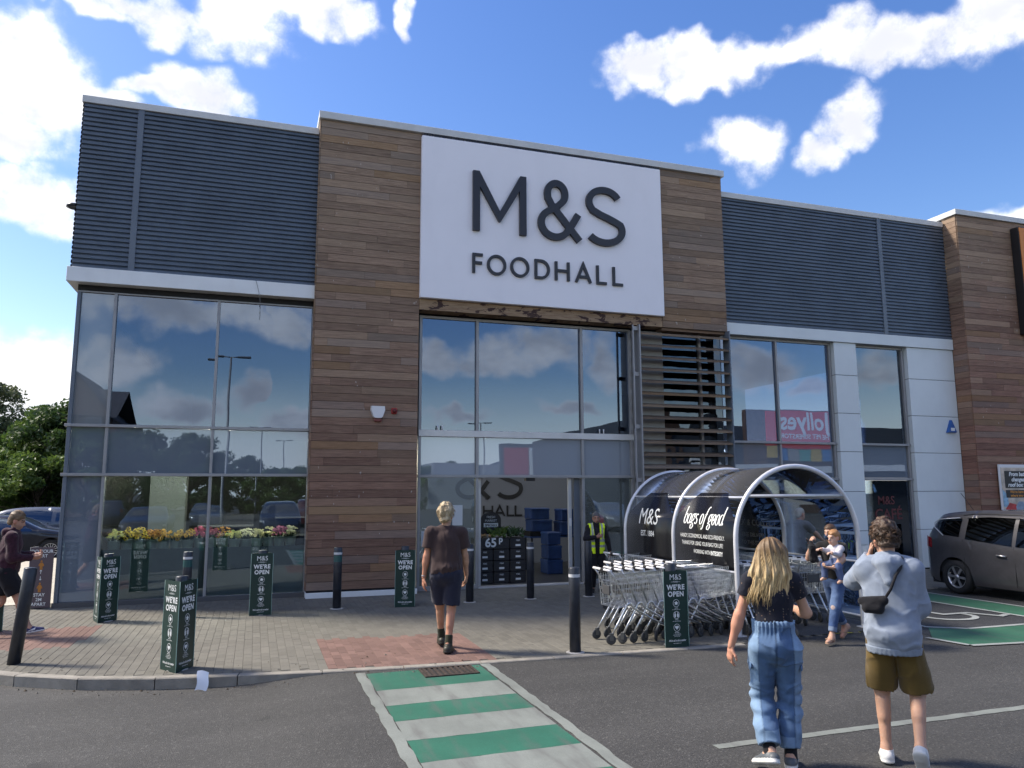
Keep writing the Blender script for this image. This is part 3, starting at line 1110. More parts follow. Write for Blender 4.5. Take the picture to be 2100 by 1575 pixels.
# sliding door leaves parked open
DL = thing('sliding_door', parent=STORE)
for x0, x1 in ((4.52, 4.60), (6.62, 6.70)):
    bar(DL, 'stile', x0, x1, 0.035, 2.30, 0.10, 0.15, ALUL)
bar(DL, 'stile', 6.76, 6.90, 0.035, 2.30, 0.10, 0.16, NAVY2)
boxpart('door_sensor', BLACK, DL, 5.58, 5.80, -0.02, 0.10, 2.235, 2.30, bev=.01)
boxpart('push_plate', WPLAST, DL, 6.64, 6.69, 0.085, 0.10, 1.25, 1.42)

# ---- timber louvre screen
LV = thing('louvre_screen', parent=STORE)
for i in range(20):
    zc = 5.62 - i * .2785
    mb = MB()
    prof = [(-0.11, -.045), (0.10, .035), (0.10, .062), (-0.11, -.005)]
    P = [(8.24, *q) for q in prof] + [(10.60, *q) for q in prof]
    mb.add([(x, y - .33, zc + zz) for x, y, zz in P], [(0, 1, 2, 3), (7, 6, 5, 4), (0, 4, 5, 1), (1, 5, 6, 2), (2, 6, 7, 3), (3, 7, 4, 0)])
    mb.build('slat', timber_mat('grey_louvre_timber', 9.0, 0.8), LV)
for x in (8.205, 10.602):
    boxpart('post', NAVY2 if x > 10 else ALU, LV, x, x + .03, -0.46, -0.20, 0.1, 5.80)
mb = MB()
for zz in (5.76, 4.7, 3.5, 2.3, 1.1): mb.box(8.06, 8.204, -0.40, -0.36, zz - .09, zz)
mb.box(8.06, 8.09, -0.41, -0.35, 0.0, 5.79)
mb.build('ladder_bracket', ALU, LV)
boxpart('side_panel', pm('grey_panel', (0.33, 0.34, 0.34), 0.5, var=.05), STORE, 8.22, 9.02, -0.06, 0.0, 0.0, 5.74)
WV = thing('window', parent=STORE)
pane(WV, 9.03, 10.66, 3.2, 5.74, glass('dark_tint_glass', (0.2, 0.2, 0.2), 0.06))  # darker tint and weaker mirror coat behind the louvres
pane(WV, 9.03, 10.66, 0.1, 3.1, glass('dark_tint_glass_low', (0.25, 0.27, 0.28), 0.14))
bar(WV, 'transom', 9.03, 10.7, 3.1, 3.2)
bar(WV, 'mullion', 10.02, 10.08, 0.1, 5.74)

# ---- right wing
ribbed('ribbed_cladding', 10.645, 15.60, 6.08, 9.30, -0.15, STORE)
ribbed('ribbed_cladding', 15.72, 17.93, 6.08, 9.30, -0.15, STORE)
boxpart('cover_strip', NAVY2, STORE, 15.60, 15.72, -0.20, -0.14, 6.08, 9.30)
boxpart('coping', COPING, STORE, 10.692, 17.92, -0.215, 0.35, 9.275, 9.417, bev=.006)
boxpart('fascia', WALLWHITE, STORE, 10.645, 17.93, -0.20, 0.1, 5.79, 6.078, bev=.005)
WR = thing('window', parent=STORE)
for a, b in ((10.68, 12.23), (12.285, 13.86)):
    pane(WR, a, b, 3.21, 5.72, GL_TOP)
    pane(WR, a, b, 2.325, 3.15, GL_SPAN)
    pane(WR, a, b, 0.09, 2.255, GL_LOW)
for x in (12.257, 13.90): bar(WR, 'mullion', x - .026, x + .026, 0.05, 5.72)
for z0, z1 in ((2.258, 2.322), (3.152, 3.208)): bar(WR, 'transom', 10.65, 13.95, z0, z1, -.07)
bar(WR, 'head', 10.65, 13.95, 5.722, 5.786, -.02)
bar(WR, 'sill', 10.65, 13.95, 0.0, 0.088, -.05)
W2 = thing('window', parent=STORE)
pane(W2, 14.72, 16.24, 3.21, 5.72, GL_TOP)
pane(W2, 14.72, 16.24, 2.325, 3.15, GL_SPAN)
pane(W2, 14.72, 16.24, 0.09, 2.255, GL_LOW)
for x in (14.69, 16.28): bar(W2, 'mullion', x - .03, x + .03, 0.05, 5.72)
for z0, z1 in ((2.258, 2.322), (3.152, 3.208)): bar(W2, 'transom', 14.66, 16.32, z0, z1, -.07)
bar(W2, 'head', 14.66, 16.32, 5.722, 5.786, -.02)
bar(W2, 'sill', 14.66, 16.32, 0, .088, -.05)
rows = [0.03, 1.0, 1.975, 2.975, 3.952, 4.935, 5.788]
for (a, b) in ((13.95, 14.65), (16.34, 17.94)):
    for k in range(6):
        boxpart('wall_panel', WALLWHITE, STORE, a, b, -0.155, 0.05, rows[k] + .006, rows[k + 1] - .006, bev=.004)
    boxpart('panel_backing', DARK, STORE, a + .004, b - .004, -0.14, 0.06, 0.0, 5.78)
# window lettering
WT = MB()
wf = lambda u, v: (15.45 + u, 0.012, 1.35 + v)
put_text(WT, 'M&S', wf, 0, .30, .30, bold=.004)
put_text(WT, 'CAFÉ', wf, 0.05, -.08, .38, bold=.006)
WT.build('window_lettering', pm('cafe_vinyl', (0.10, 0.012, 0.015), 0.5), STORE)

# ---- alarm box, sounder, triangle, wall lamp
AB = thing('alarm_box', 'white shield shaped alarm box on the timber wall', 'alarm', (2.29, -0.352, 3.60))
mb = MB()
sh = [(-.14, .13), (-.15, .05), (-.10, -.09), (-.06, -.12), (.06, -.12), (.10, -.09), (.15, .05), (.14, .13)]
mb.prism(sh, lambda u, v, dd: (u * (1 - dd * .9), -dd, v * (1 - dd * .5)), 0, .09)
mb.build('casing', WPLAST, AB)
boxpart('red_lens', pm('red_lens', (0.16, 0.02, 0.02), 0.3), AB, -.075, .075, -.06, 0, -.185, -.122, bev=.012)
SB = thing('fire_sounder', 'small red fire sounder beside the white alarm box', 'sounder', (2.62, -0.352, 3.64))
boxpart('base', pm('red_plastic', (0.35, 0.02, 0.02), 0.4), SB, -.06, .06, -.05, 0, -.06, .06, bev=.015)
mb = MB()
mb.lathe([(.045, 0), (.045, .03), (.03, .045), (.001, .045)], 14, (0, -.05, 0), 'y')
mb.build('horn', pm('dark_red_plastic', (0.12, 0.01, 0.01), 0.4), SB)
TR = thing('triangle_alarm', 'small blue triangular alarm box on the white wall panels', 'alarm', (17.62, -0.157, 3.68))
mb = MB()
mb.prism([(-.16, -.16), (.16, -.16), (.0, .19)], lambda u, v, dd: (u * (1 - dd), -dd, v * (1 - dd)), 0, .08)
mb.build('casing', pm('blue_plastic', (0.02, 0.10, 0.33), 0.35), TR)
boxpart('white_label', INK, TR, -.06, .07, -.086, -.075, -.11, -.03)
WLp = thing('wall_lamp', 'dark wall lamp sticking out from the left flank of the store', 'lamp', (-3.43, 0.95, 7.75))
mb = MB()
mb.tube([(0, 0, 0), (-.12, 0, 0)], .03, 8)
mb.build('bracket', CHAR, WLp)
mb = MB()
mb.lathe([(.02, 0.03), (.15, .0), (.16, -.05), (.10, -.07)], 14, (-.24, 0, 0))
mb.build('lamp_head', CHAR, WLp)

# ---- the white sign with standing letters
SG = thing('store_sign', 'big white sign panel with raised black M&S FOODHALL letters on the timber tower', 'sign', (5.99, -0.36, 7.83))
boxpart('panel', SIGNW, SG, 3.103 - 5.99, 8.874 - 5.99, -.115, 0.0, 6.035 - 7.83, 9.622 - 7.83, bev=.01)
for k in range(96):
    pass
mb = MB()
for k in range(96):
    x = -2.85 + k * 0.0598
    mb.box(x, x + .034, -.10, -.02, 1.795, 1.84)
mb.build('vent_comb', CHAR, SG)


def letter(ch, x, z0, wd, hgt, sw, parent, dep=.075, y=-.115):
    w_, strokes = glyph(ch)
    mb = MB()
    if ch == 'M':
        t_, c_ = sw, wd / 2
        pl = [(0, 0), (t_, 0), (t_, hgt * .74), (c_ - sw * .12, hgt * .185), (c_ + sw * .12, hgt * .185), (wd - t_, hgt * .74), (wd - t_, 0), (wd, 0), (wd, hgt), (wd - t_ * .92, hgt), (c_, hgt * .355), (t_ * .92, hgt), (0, hgt)]
        mb.prism(pl, lambda u, v, dd: (x + u, y - dd, z0 + v), dep, 0.0)
        return mb.build('letter', LETTER, parent)
    sx = (wd - sw) / max(1e-6, max(p[0] for st, _ in strokes for p in st) - min(p[0] for st, _ in strokes for p in st))
    mn = min(p[0] for st, _ in strokes for p in st)
    for i, (st, cl) in enumerate(strokes):
        mn_z, mx_z = 0.0, 1.0
        pts = [((p[0] - mn) * sx + sw / 2, p[1] * hgt) for p in st]
        stroke(mb, pts, sw, lambda u, v, dd: (x + u, y - dd, z0 + v), 0.0, dep + .002 * i, closed=cl)
    return mb.build('letter', LETTER, parent)


ox, oz = 5.99, 7.83
letter('M', 4.225 - ox, 7.595 - oz, 1.225, 1.355, .155, SG)
letter('&', 5.725 - ox, 7.60 - oz, 1.08, 1.34, .155, SG)
letter('S', 6.90 - ox, 7.59 - oz, .98, 1.35, .155, SG)
for ch, a, b in (('F', 4.222, 4.485), ('O', 4.55, 4.988), ('O', 5.082, 5.521), ('D', 5.645, 6.006), ('H', 6.126, 6.48), ('A', 6.607, 7.02), ('L', 7.135, 7.42), ('L', 7.54, 7.83)):
    letter(ch, a - ox, 6.655 - oz, b - a, .43, .062, SG, .045)

# ---- the next store's timber tower with its orange sign
NB = thing('neighbouring_store', 'timber clad tower of the neighbouring store with a pale coping', 'building', (17.95, -0.6, 0))
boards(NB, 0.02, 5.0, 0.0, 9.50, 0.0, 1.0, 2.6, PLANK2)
mb = MB()
mb.box(.03, 5, .031, .05, 0, 9.5)
mb.box(0.03, 0.04, .05, .9, 0, 9.5)
mb.build('backing', DARK, NB)
rm = MB()
rm.box(0, .022, -.5, .5, 0, 1)
RPL2 = rm.mesh('plank', TIMBER2)
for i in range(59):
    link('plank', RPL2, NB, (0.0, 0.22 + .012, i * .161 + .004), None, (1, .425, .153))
boxpart('coping', COPING, NB, -.05, 5, -.06, 1.2, 9.505, 9.655, bev=.006)
OS = thing('orange_sign', 'orange sign box with a black side at the right edge of the picture', 'sign', (19.93, -0.61, 8.0))
boxpart('casing', pm('sign_black', (0.012, 0.011, 0.012), 0.5), OS, 0, 4, -.25, 0, -1.75, 1.3, bev=.01)
boxpart('face', pm('sign_orange', (0.62, 0.20, 0.012), 0.45), OS, 0.02, 4, -.262, -.251, -1.72, 1.27)
# poster
PO = thing('wall_poster', 'framed poster with white lettering and a beach picture on the timber tower', 'poster', (19.2, -0.64, 1.97))
boxpart('frame', WPLAST, PO, -.62, 1.2, -.045, 0.0, -.70, .70, bev=.012)
boxpart('sheet', pm('poster_sand', (0.55, 0.47, 0.38), 0.5, var=.3, vs=4), PO, -.57, 1.2, -.052, -.0455, -.65, .62)
boxpart('headline_panel', BLACK, PO, -.45, .62, -.056, -.0525, .08, .53)
boxpart('second_panel', BLACK, PO, -.45, .9, -.056, -.0525, -.17, .03)
mb = MB()
pf = lambda u, v: (u, -.058, v)
for s_, zz in (('From battery', .40), ('changes to', .26), ('roof box fitting', .12)): put_text(mb, s_, pf, .09, zz, .145, bold=.006, shear=.2)
mb.build('headline', INK, PO)
mb = MB()
put_text(mb, 'We’re here to get you', pf, .15, -.05, .10, bold=.003, shear=.2)
put_text(mb, 'where you want to be', pf, .15, -.145, .10, bold=.003, shear=.2)
mb.build('subline', pm('poster_orange', (0.62, 0.25, 0.03), 0.5), PO)
for nm, cl, q in (('printed_sea', (0.25, 0.42, 0.55), [(-.57, -.40), (-.38, -.42), (-.40, -.1), (-.57, 0.05)]),
                  ('printed_case', (0.45, 0.04, 0.04), [(-.50, -.65), (-.1, -.65), (-.12, -.35), (-.35, -.30), (-.5, -.45)]),
                  ('printed_shirt', (0.22, 0.29, 0.38), [(-.10, -.62), (.18, -.62), (.22, -.38), (.12, -.27), (-.02, -.27), (-.14, -.40)]),
                  ('printed_skin', (0.60, 0.36, 0.24), [(.3, -.65), (.75, -.65), (.85, -.25), (.45, -.22)])):
    mb = MB()
    mb.prism(q, lambda u, v, dd: (u, -.0525 - dd, v), 0, .002 + .001 * len(nm) / 10)
    mb.build(nm, pm('poster_' + nm, cl, 0.5, var=.25, vs=9), PO)

# ================================================================== inside
INT = thing('shop_interior', 'dim shop interior behind the glazing', 'interior', (0, 0.3, 0))
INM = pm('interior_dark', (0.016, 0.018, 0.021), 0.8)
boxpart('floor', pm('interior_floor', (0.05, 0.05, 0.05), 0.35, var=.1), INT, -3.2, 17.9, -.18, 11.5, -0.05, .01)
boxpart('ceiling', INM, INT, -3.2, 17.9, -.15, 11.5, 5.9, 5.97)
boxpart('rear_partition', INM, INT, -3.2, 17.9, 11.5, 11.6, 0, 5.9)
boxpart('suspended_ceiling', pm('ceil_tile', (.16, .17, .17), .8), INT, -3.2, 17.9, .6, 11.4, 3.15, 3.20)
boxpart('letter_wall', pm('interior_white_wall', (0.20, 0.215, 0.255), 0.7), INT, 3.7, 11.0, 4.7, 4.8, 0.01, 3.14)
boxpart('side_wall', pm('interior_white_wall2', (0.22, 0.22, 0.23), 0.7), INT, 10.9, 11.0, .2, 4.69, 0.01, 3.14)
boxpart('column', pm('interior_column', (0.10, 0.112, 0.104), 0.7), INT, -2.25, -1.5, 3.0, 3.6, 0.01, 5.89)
for (x0, x1, yy, zz) in ((-0.6, 1.4, 6.2, 3.06), (0.2, 3.2, 7.4, 3.04), (1.0, 3.4, 8.6, 3.02), (-2.9, -.2, 9.0, 3.05), (4.2, 6.6, 2.2, 3.09), (7.0, 10.0, 2.2, 3.09), (-2.8, -.9, 1.2, 3.09), (-.7, .9, 1.2, 3.09)):
    boxpart('ceiling_or_fill_light', emit('door_strip_light', (0.92, 0.96, 1.0), 5.0) if x0 > 4 else emit('strip_light', (1.0, 0.90, 0.66), 9.0) if yy > 1.5 else emit('flower_fill_strip', (1.0, 0.95, 0.85), 40.0), INT, x0, x1, yy, yy + .07, zz, zz + .05)  # strips just inside the left window are added fill to brighten the flowers
LTR = MB()
iw = lambda ch, x, z0, wd, h_, sw: [stroke(LTR, [((p[0]) * (wd / glyph(ch)[0]), p[1] * h_) for p in st], sw, lambda u, v, dd: (x + u, 4.69 - dd, z0 + v), 0, .02 + .002 * i, closed=cl) for i, (st, cl) in enumerate(glyph(ch)[1])]
iw('&', 5.30, 1.82, 1.0, 1.05, .115)
iw('S', 6.45, 1.82, .80, 1.05, .115)
for ch, x, wd in (('H', 6.10, .26), ('A', 6.42, .30), ('L', 6.80, .20), ('L', 7.04, .20)): iw(ch, x, 1.33, wd, .29, .045)
LTR.build('wall_lettering', BLACK, INT)
# ================================================================== street furniture
bm = MB()
bm.lathe([(.072, 0), (.072, 1.035), (.066, 1.045), (.001, 1.047)], 20)
BOLL = bm.mesh('post', CHAR)
bm = MB()
bm.lathe([(.0735, .925), (.0735, .963)], 20, capped=False)
BAND = bm.mesh('reflective_band', pm('white_reflective', (0.55, 0.56, 0.57), 0.35))
bm = MB()
bm.lathe([(.0732, .80), (.0732, .91)], 20, capped=False)
STICK = bm.mesh('sticker', pm('teal_sticker', (0.015, 0.075, 0.075), 0.45))
bm = MB()
bm.lathe([(.12, 0.001), (.115, .008), (.09, .012)], 14)
FOOTP = bm.mesh('footing', pm('mortar_footing', (0.40, 0.38, 0.35), 0.9, var=.2, vs=9))


def bollard(x, y, label, band=True, stick=False, tilt=None, foot=True, hs=1.0):
    t = thing('bollard', label, 'bollard', (x, y, 0), 0.0, 'charcoal bollards on the forecourt')
    if tilt: t.rotation_euler = tilt
    link('post', BOLL, t, scale=(1, 1, hs))
    if band: link('reflective_band', BAND, t)
    if stick: link('sticker', STICK, t)
    if foot: link('footing', FOOTP, t)
    return t


bollard(-2.63, -4.95, 'charcoal bollard leaning over by the kerb at the left edge', False, False, (0.0, R(5.0), 0), False, 1.07)
bollard(-2.17, -1.90, 'bollard top poking out of the green totem nearest the glass corner')
bollard(-1.00, -1.90, 'charcoal bollard directly behind the nearest green totem, in front of the glass', stick=True)
bollard(0.17, -2.02, 'bollard top poking out of the green totem left of the timber wall')
bollard(1.43, -1.83, 'charcoal bollard standing alone in front of the timber wall', stick=True)
bollard(2.60, -1.93, 'bollard top poking out of the green totem beside the entrance')
bollard(3.82, -1.86, 'charcoal bollard half hidden behind the walking man')
bollard(5.02, -1.82, 'charcoal bollard in the middle of the open doorway')
bollard(6.19, -1.89, 'charcoal bollard beside the man in the yellow vest', band=False)
bollard(3.90, -6.57, 'nearest charcoal bollard with white band, right of the crossing')
bollard(5.30, -6.55, 'bollard top above the green totem in front of the trolleys', band=False)
bollard(-0.76, -5.90, 'bollard top above the nearest green totem at the kerb', band=False)
bollard(-3.52, 0.12, 'bollard top behind the brown distancing sign', band=False, foot=False)

# ---- printed triangular totems
GREEN = pm('dark_green_card', (0.0032, 0.029, 0.0225), 0.42, var=0.1, vs=4)
EDGE = pm('pale_card_edge', (0.22, 0.34, 0.31), 0.7)
SIDE = 0.345


def totem_print(z=0.0):
    out = {}
    f = lambda u, v: (u, -.0035 - z, v)
    mb = MB()
    tx = lambda s, v, size, u=0, **k: put_text(mb, s, f, u, v, size, **k)
    tx('M&S', .885, .105)
    tx('FOOD', .848, .026, bold=.0006, space=1.1)
    for a, b in ((-.075, -.042), (.042, .075)): mb.add([f(a, .855), f(b, .855), f(b, .858), f(a, .858)], [(0, 1, 2, 3)])
    out['logo'] = mb.mesh('logo', INK)
    mb = MB()
    tx("WE'RE", .755, .092, bold=.0035, space=1.12)
    tx('OPEN', .665, .092, bold=.0035, space=1.12)
    out['headline'] = mb.mesh('headline', INK)
    mb = MB()
    for v in (.575, .42, .255):
        stroke(mb, arc(0, v, .048, .048, 0, 348, 30), .0045, lambda u, w_, dd: (u, -.0035 + dd, w_), 0.002, 0.0, closed=True)
    # hands in the first roundel
    star = []
    for k in range(10):
        r = .034 if k % 2 == 0 else .020
        star.append((r * math.cos(R(36 * k + 10)), .575 + r * .9 * math.sin(R(36 * k + 10))))
    mb.add([f(*q) for q in star], [tuple(range(10))])
    for s_ in (-1, 1):   # two figures
        mb.add([f(s_ * .022 + a, .42 + b) for a, b in ((-.012, -.03), (.010, -.03), (.014, .006), (.006, .022), (-.008, .022), (-.015, .004))], [tuple(range(6))])
        mb.add([f(s_ * .022 + .0075 * math.cos(a), .452 + .0075 * math.sin(a)) for a in [k * math.pi / 4 for k in range(8)]], [tuple(range(8))])
    heart = [(.0020 * 16 * math.sin(t) ** 3 * .95, .258 + .0019 * (13 * math.cos(t) - 5 * math.cos(2 * t) - 2 * math.cos(3 * t) - math.cos(4 * t))) for t in [2 * math.pi * k / 24 for k in range(24)]]
    mb.add([f(*q) for q in heart[::-1]], [tuple(range(24))])
    out['roundels'] = mb.mesh('roundels', INK)
    mb = MB()
    for v, s_, sz in ((.505, 'CLEAN', .018), (.489, 'your hands on the way in', .0125), (.352, 'SPACE', .018), (.336, 'please keep your distance', .0125), (.186, 'BE KIND', .018), (.170, 'to our colleagues and', .0125), (.155, 'to each other, and thank', .0125), (.140, 'you for your help', .0125)):
        tx(s_, v, sz, bold=.0003)
    tx("We're all in this together", .078, .036, shear=.45, bold=.0008, sx=.74)
    tx('marksandspencer.com', .050, .014, bold=.0003)
    out['small_print'] = mb.mesh('small_print', INK)
    return out


PRINT = totem_print()
h3 = SIDE * math.sqrt(3) / 2


def totem(x, y, rz, label, h=1.0, sx=1.0):
    """x, y: centre of the triangle; rz turns face 0 (facing -y at 0)"""
    t = thing('printed_totem', label, 'totem', (x, y, 0), rz, 'green printed totems wrapped round bollards')
    for k in range(3):
        mb = MB()
        hw = SIDE / 2 - .003
        N = 8   # soft, slightly buckled card
        vs = []
        for i in range(N + 1):
            zz = h * i / N
            q = .003 * math.sin(i * 2.1 + k)
            vs += [(-hw + q * .5, 0, zz), (hw + q * .4, 0, zz), (hw - .004, .006, zz), (-hw + .004, .006, zz)]
        fs = []
        for i in range(N):
            a, b = 4 * i, 4 * i + 4
            fs += [(a, a + 1, b + 1, b), (a + 1, a + 2, b + 2, b + 1), (a + 2, a + 3, b + 3, b + 2), (a + 3, a, b, b + 3)]
        fs += [(3, 2, 1, 0), (4 * N, 4 * N + 1, 4 * N + 2, 4 * N + 3)]
        mb.add(vs, fs)
        a = 2 * math.pi * k / 3
        off = h3 / 3
        loc = (off * math.sin(a), -off * math.cos(a), 0)
        o = mb.build('panel', [GREEN], t, loc=loc, rot=(0, 0, a))
        for nm_, me_ in PRINT.items():
            q_ = link(nm_, me_, o, scale=(.92, 1, h))
            if nm_ in ('small_print', 'roundels'): q_['kind'] = 'stuff'
        e = MB()
        ez = [(SIDE / 2 * math.cos(0), 0)]
        e.tube([(SIDE / 2 + .002 * math.sin(i * 1.7), -.002, .004 + (h - .006) * i / 10) for i in range(11)], .0042, 5)
        e.build('card_edge', EDGE, o)
    return t


totem(-0.77, -5.91, R(63), 'nearest green totem, corner towards the viewer, standing on the kerb')
totem(-2.20, -1.90, R(50), 'green totem nearest the glass corner, two faces showing', 1.0)
totem(0.16, -2.03, R(3), 'green totem in front of the glass, just left of the timber wall', 1.0)
totem(2.60, -1.95, R(-10), 'green totem at the timber wall beside the entrance', .98)
totem(5.27, -6.62, R(0), 'green totem standing in front of the parked trolleys', .965)
totem(-3.62, -2.35, R(10), 'green totem behind the legs of the man at the left edge')

DS = thing('distancing_sign', 'brown distancing sign reading do your part, stay 2M apart', 'sign', (-3.52, -0.06, 0), R(-8))
boxpart('board', pm('sign_aubergine', (0.085, 0.06, 0.072), 0.5, var=.06), DS, -.19, .19, -.01, 0.0, 0.02, 1.06)
boxpart('side_board', pm('sign_cream', (0.6, 0.57, 0.52), 0.6), DS, -.20, -.192, -.01, .33, 0.02, 1.06)
mb = MB()
f = lambda u, v: (u, -.013, v)
for s_, v, sz in (('DO YOUR', .965, .078), ('PART', .885, .078), ('STAY', .215, .078), ('2M', .135, .078), ('APART', .055, .078)):
    mb = MB()
    put_text(mb, s_, f, 0, v, sz, bold=.001)
    mb.build('lettering', INK, DS)
for y0, y1, s_ in ((.66, .60, 1), (.50, .56, -1)):
    mb = MB()
    mb.add([f(-.004, y0), f(.004, y0), f(.004, y1), f(-.004, y1)], [(0, 1, 2, 3)])
    tip = max(y0, y1) + .012 if s_ > 0 else min(y0, y1) - .012
    mb.add([f(-.022, tip - s_ * .025), f(.022, tip - s_ * .025), f(0, tip)], [(0, 1, 2)])
    mb.build('arrow', INK, DS)
for c in (.745, .36):
    mb = MB()
    mb.add([f(a, c + b) for a, b in ((-.022, -.075), (-.004, -.075), (0, -.02), (.004, -.075), (.022, -.075), (.024, .0), (.04, -.02), (.045, .01), (.02, .05), (-.02, .05), (-.045, .01), (-.04, -.02), (-.024, 0))], [tuple(range(13))])
    mb.add([f(.016 * math.cos(a), c + .073 + .018 * math.sin(a)) for a in [k * math.pi / 5 for k in range(10)]], [tuple(range(10))])
    mb.build('printed_figure', pm('sign_orange_ink', (0.42, 0.16, 0.02), 0.5), DS)

# ---- scrap of paper by the kerb
mb = MB()
N = 6
vs = []
for i in range(N + 1):
    for j in range(4):
        u, v = j / 3, i / N
        vs.append((-.06 + .12 * u + .012 * math.sin(v * 5), -.02 * math.sin(v * 3.0 + u), .20 * v + .01 * math.sin(u * 4)))
fs = [(i * 4 + j, i * 4 + j + 1, i * 4 + j + 5, i * 4 + j + 4) for i in range(N) for j in range(3)]
mb.add(vs, fs, 0, True)
pp = mb.build('paper_scrap', pm('paper', (0.70, 0.72, 0.76), 0.7), loc=(-0.47, -6.52, -.112), rot=(R(-22), R(6), R(-5)))
props(pp, 'torn white scrap of paper leaning on the kerb beside the nearest totem', 'paper')

# ---- grit and dead leaves along the kerb
mb = MB()
lr = random.Random(8)
for i in range(260):
    k = lr.randrange(len(KERB) - 5)
    q = lr.random()
    x, y = KERB[k][0] * (1 - q) + KERB[k + 1][0] * q, KERB[k][1] * (1 - q) + KERB[k + 1][1] * q
    on = lr.random() < .35
    y += lr.uniform(.05, 1.1) if on else -abs(lr.gauss(0, .12)) - .02
    z = .004 if on else road_z(x) + .004
    r = lr.uniform(.004, .011) if lr.random() < .8 else lr.uniform(.012, .02)
    c = lr.uniform(.6, 1.3)
    mb.col = (.16 * c, .145 * c, .12 * c) if lr.random() < .6 else (.07, .05, .03)
    a = lr.uniform(0, 6)
    mb.add([(x + r * math.cos(a + t_) * lr.uniform(.6, 1.2), y + r * math.sin(a + t_), z) for t_ in (0, 1.5, 3.1, 4.6)] + [(x, y, z + r * .7)], [(0, 1, 4), (1, 2, 4), (2, 3, 4), (3, 0, 4)])
props(mb.build('kerb_grit', vcol('grit', .9, 0, var=.2)), 'small stones and dead leaves scattered along the kerb', 'grit', kind='stuff')

# ================================================================== trolleys
def trolley_meshes():
    out = {}
    # basket: rear x=0.06, front x=0.98 (axis +x), y half width
    def W(x, z):  # half width
        k = (x - 0.06) / .92
        return (.255 - .06 * k) - (.93 - z) * .09
    zt = lambda x: .90 + .035 * (x - .06) / .92
    zb = lambda x: .46 + .10 * (x - .06) / .92
    mb = MB()
    r = .0026
    n = 4
    rim = [(.06, W(.06, .9), zt(.06)), (.98, W(.98, .93), zt(.98)), (.98, -W(.98, .93), zt(.98)), (.06, -W(.06, .9), zt(.06))]
    mb.tube(rim, .005, 5, closed=True)
    for lev in (.14, .30, .46, .64, .82, 1.0):
        P = []
        for x, s in ((.06, 1), (.98, 1), (.98, -1), (.06, -1)):
            xx = x - (0.10 * lev if x > .5 else -.02 * lev)
            z = zt(x) + (zb(x) - zt(x)) * lev
            P.append((xx, s * W(x, z), z))
        mb.tube(P, r if lev < 1 else .004, n, closed=True, smooth=False)
    for s in (1, -1):
        for k in range(27):
            x = .06 + .92 * k / 26
            a, b = (x, s * W(x, zt(x)), zt(x)), (x - (.10 if x > .5 else 0) * (x - .5) * 2 * 1.0 if x > .5 else x + .02, s * W(x, zb(x)), zb(x))
            mb.tube([a, b], r, n, smooth=False, cap=False)
    for k in range(11):
        q = -1 + 2 * k / 10
        mb.tube([(.98, q * W(.98, .93), zt(.98)), (.88, q * W(.98, .56), zb(.98)), (.08, q * W(.06, .46), zb(.06))], r, n, smooth=False, cap=False)
        mb.tube([(.065, q * W(.06, .9), zt(.06) - .02), (.09, q * W(.06, .46), zb(.06))], r, n, smooth=False, cap=False)
    for k in range(9):
        x = .12 + .76 * k / 8
        mb.tube([(x, W(x, zb(x)), zb(x)), (x, -W(x, zb(x)), zb(x))], r, n, smooth=False, cap=False)
    # child seat loops at the back
    for s in (.10, -.10):
        mb.tube([(.08, s + .055, .80), (.22, s + .055, .76), (.25, s + .045, .66), (.25, s - .045, .66), (.22, s - .055, .76), (.08, s - .055, .80)], .004, 5)
    out['basket'] = mb.mesh('basket', CHROME)
    mb = MB()
    for s in (.215, -.215):
        P = [(.02, s * 1.04, .135), (.10, s * 1.02, .26), (.235, s, .47)]
        P += [(.235 + .055 * (1 - math.cos(a)) , s, .47 + .045 * math.sin(a)) for a in [k * math.pi / 8 for k in range(1, 8)]][:5]
        P += [(.35, s * .98, .45), (.62, s * .88, .30), (.93, s * .78, .165)]
        mb.tube(P, .0145, 8)
        mb.tube([(.245, s, .49), (.06, s * 1.12, .86), (-.0, s * 1.12, .945)], .011, 7)
    mb.tube([(.62, .19, .30), (.62, -.19, .30)], .010, 6)
    mb.tube([(.35, .21, .45), (.35, -.21, .45)], .010, 6)
    mb.tube([(.89, .17, .175), (.89, -.17, .175)], .010, 6)
    out['chassis'] = mb.mesh('chassis', CHROME)
    mb = MB()
    mb.tube([(-.005, -.265, .952), (-.005, .265, .952)], .017, 10)
    out['handle'] = mb.mesh('handle', WPLAST)
    mb = MB()
    mb.bbox(-.03, .055, -.065, .02, .915, .975, .012)
    out['coin_lock'] = mb.mesh('coin_lock', BLACK)
    mb = MB()
    mb.bbox(.040, .056, -.11, .11, .62, .74, .004)
    out['plate'] = mb.mesh('plate', pm('grey_plate', (0.06, 0.062, 0.066), 0.5))
    # castor, origin at ground contact
    mb = MB()
    mb.lathe([(.042, -.014), (.062, -.014), (.066, -.006), (.066, .006), (.062, .014), (.042, .014)], 18, (-.02, 0, .066), 'y')
    out['tyre'] = mb.mesh('tyre', pm('grey_rubber', (0.045, 0.047, 0.05), 0.7))
    mb = MB()
    mb.lathe([(.012, -.013), (.045, -.010), (.045, .010), (.012, .013)], 14, (-.02, 0, .066), 'y')
    mb.bbox(-.034, .014, .017, .022, .055, .14, .002)
    mb.bbox(-.034, .014, -.022, -.017, .055, .14, .002)
    mb.bbox(-.030, .020, -.022, .022, .132, .150, .003)
    out['fork'] = mb.mesh('fork', pm('dark_zinc', (0.13, 0.135, 0.14), 0.4, metal=.7))
    return out


TM = trolley_meshes()


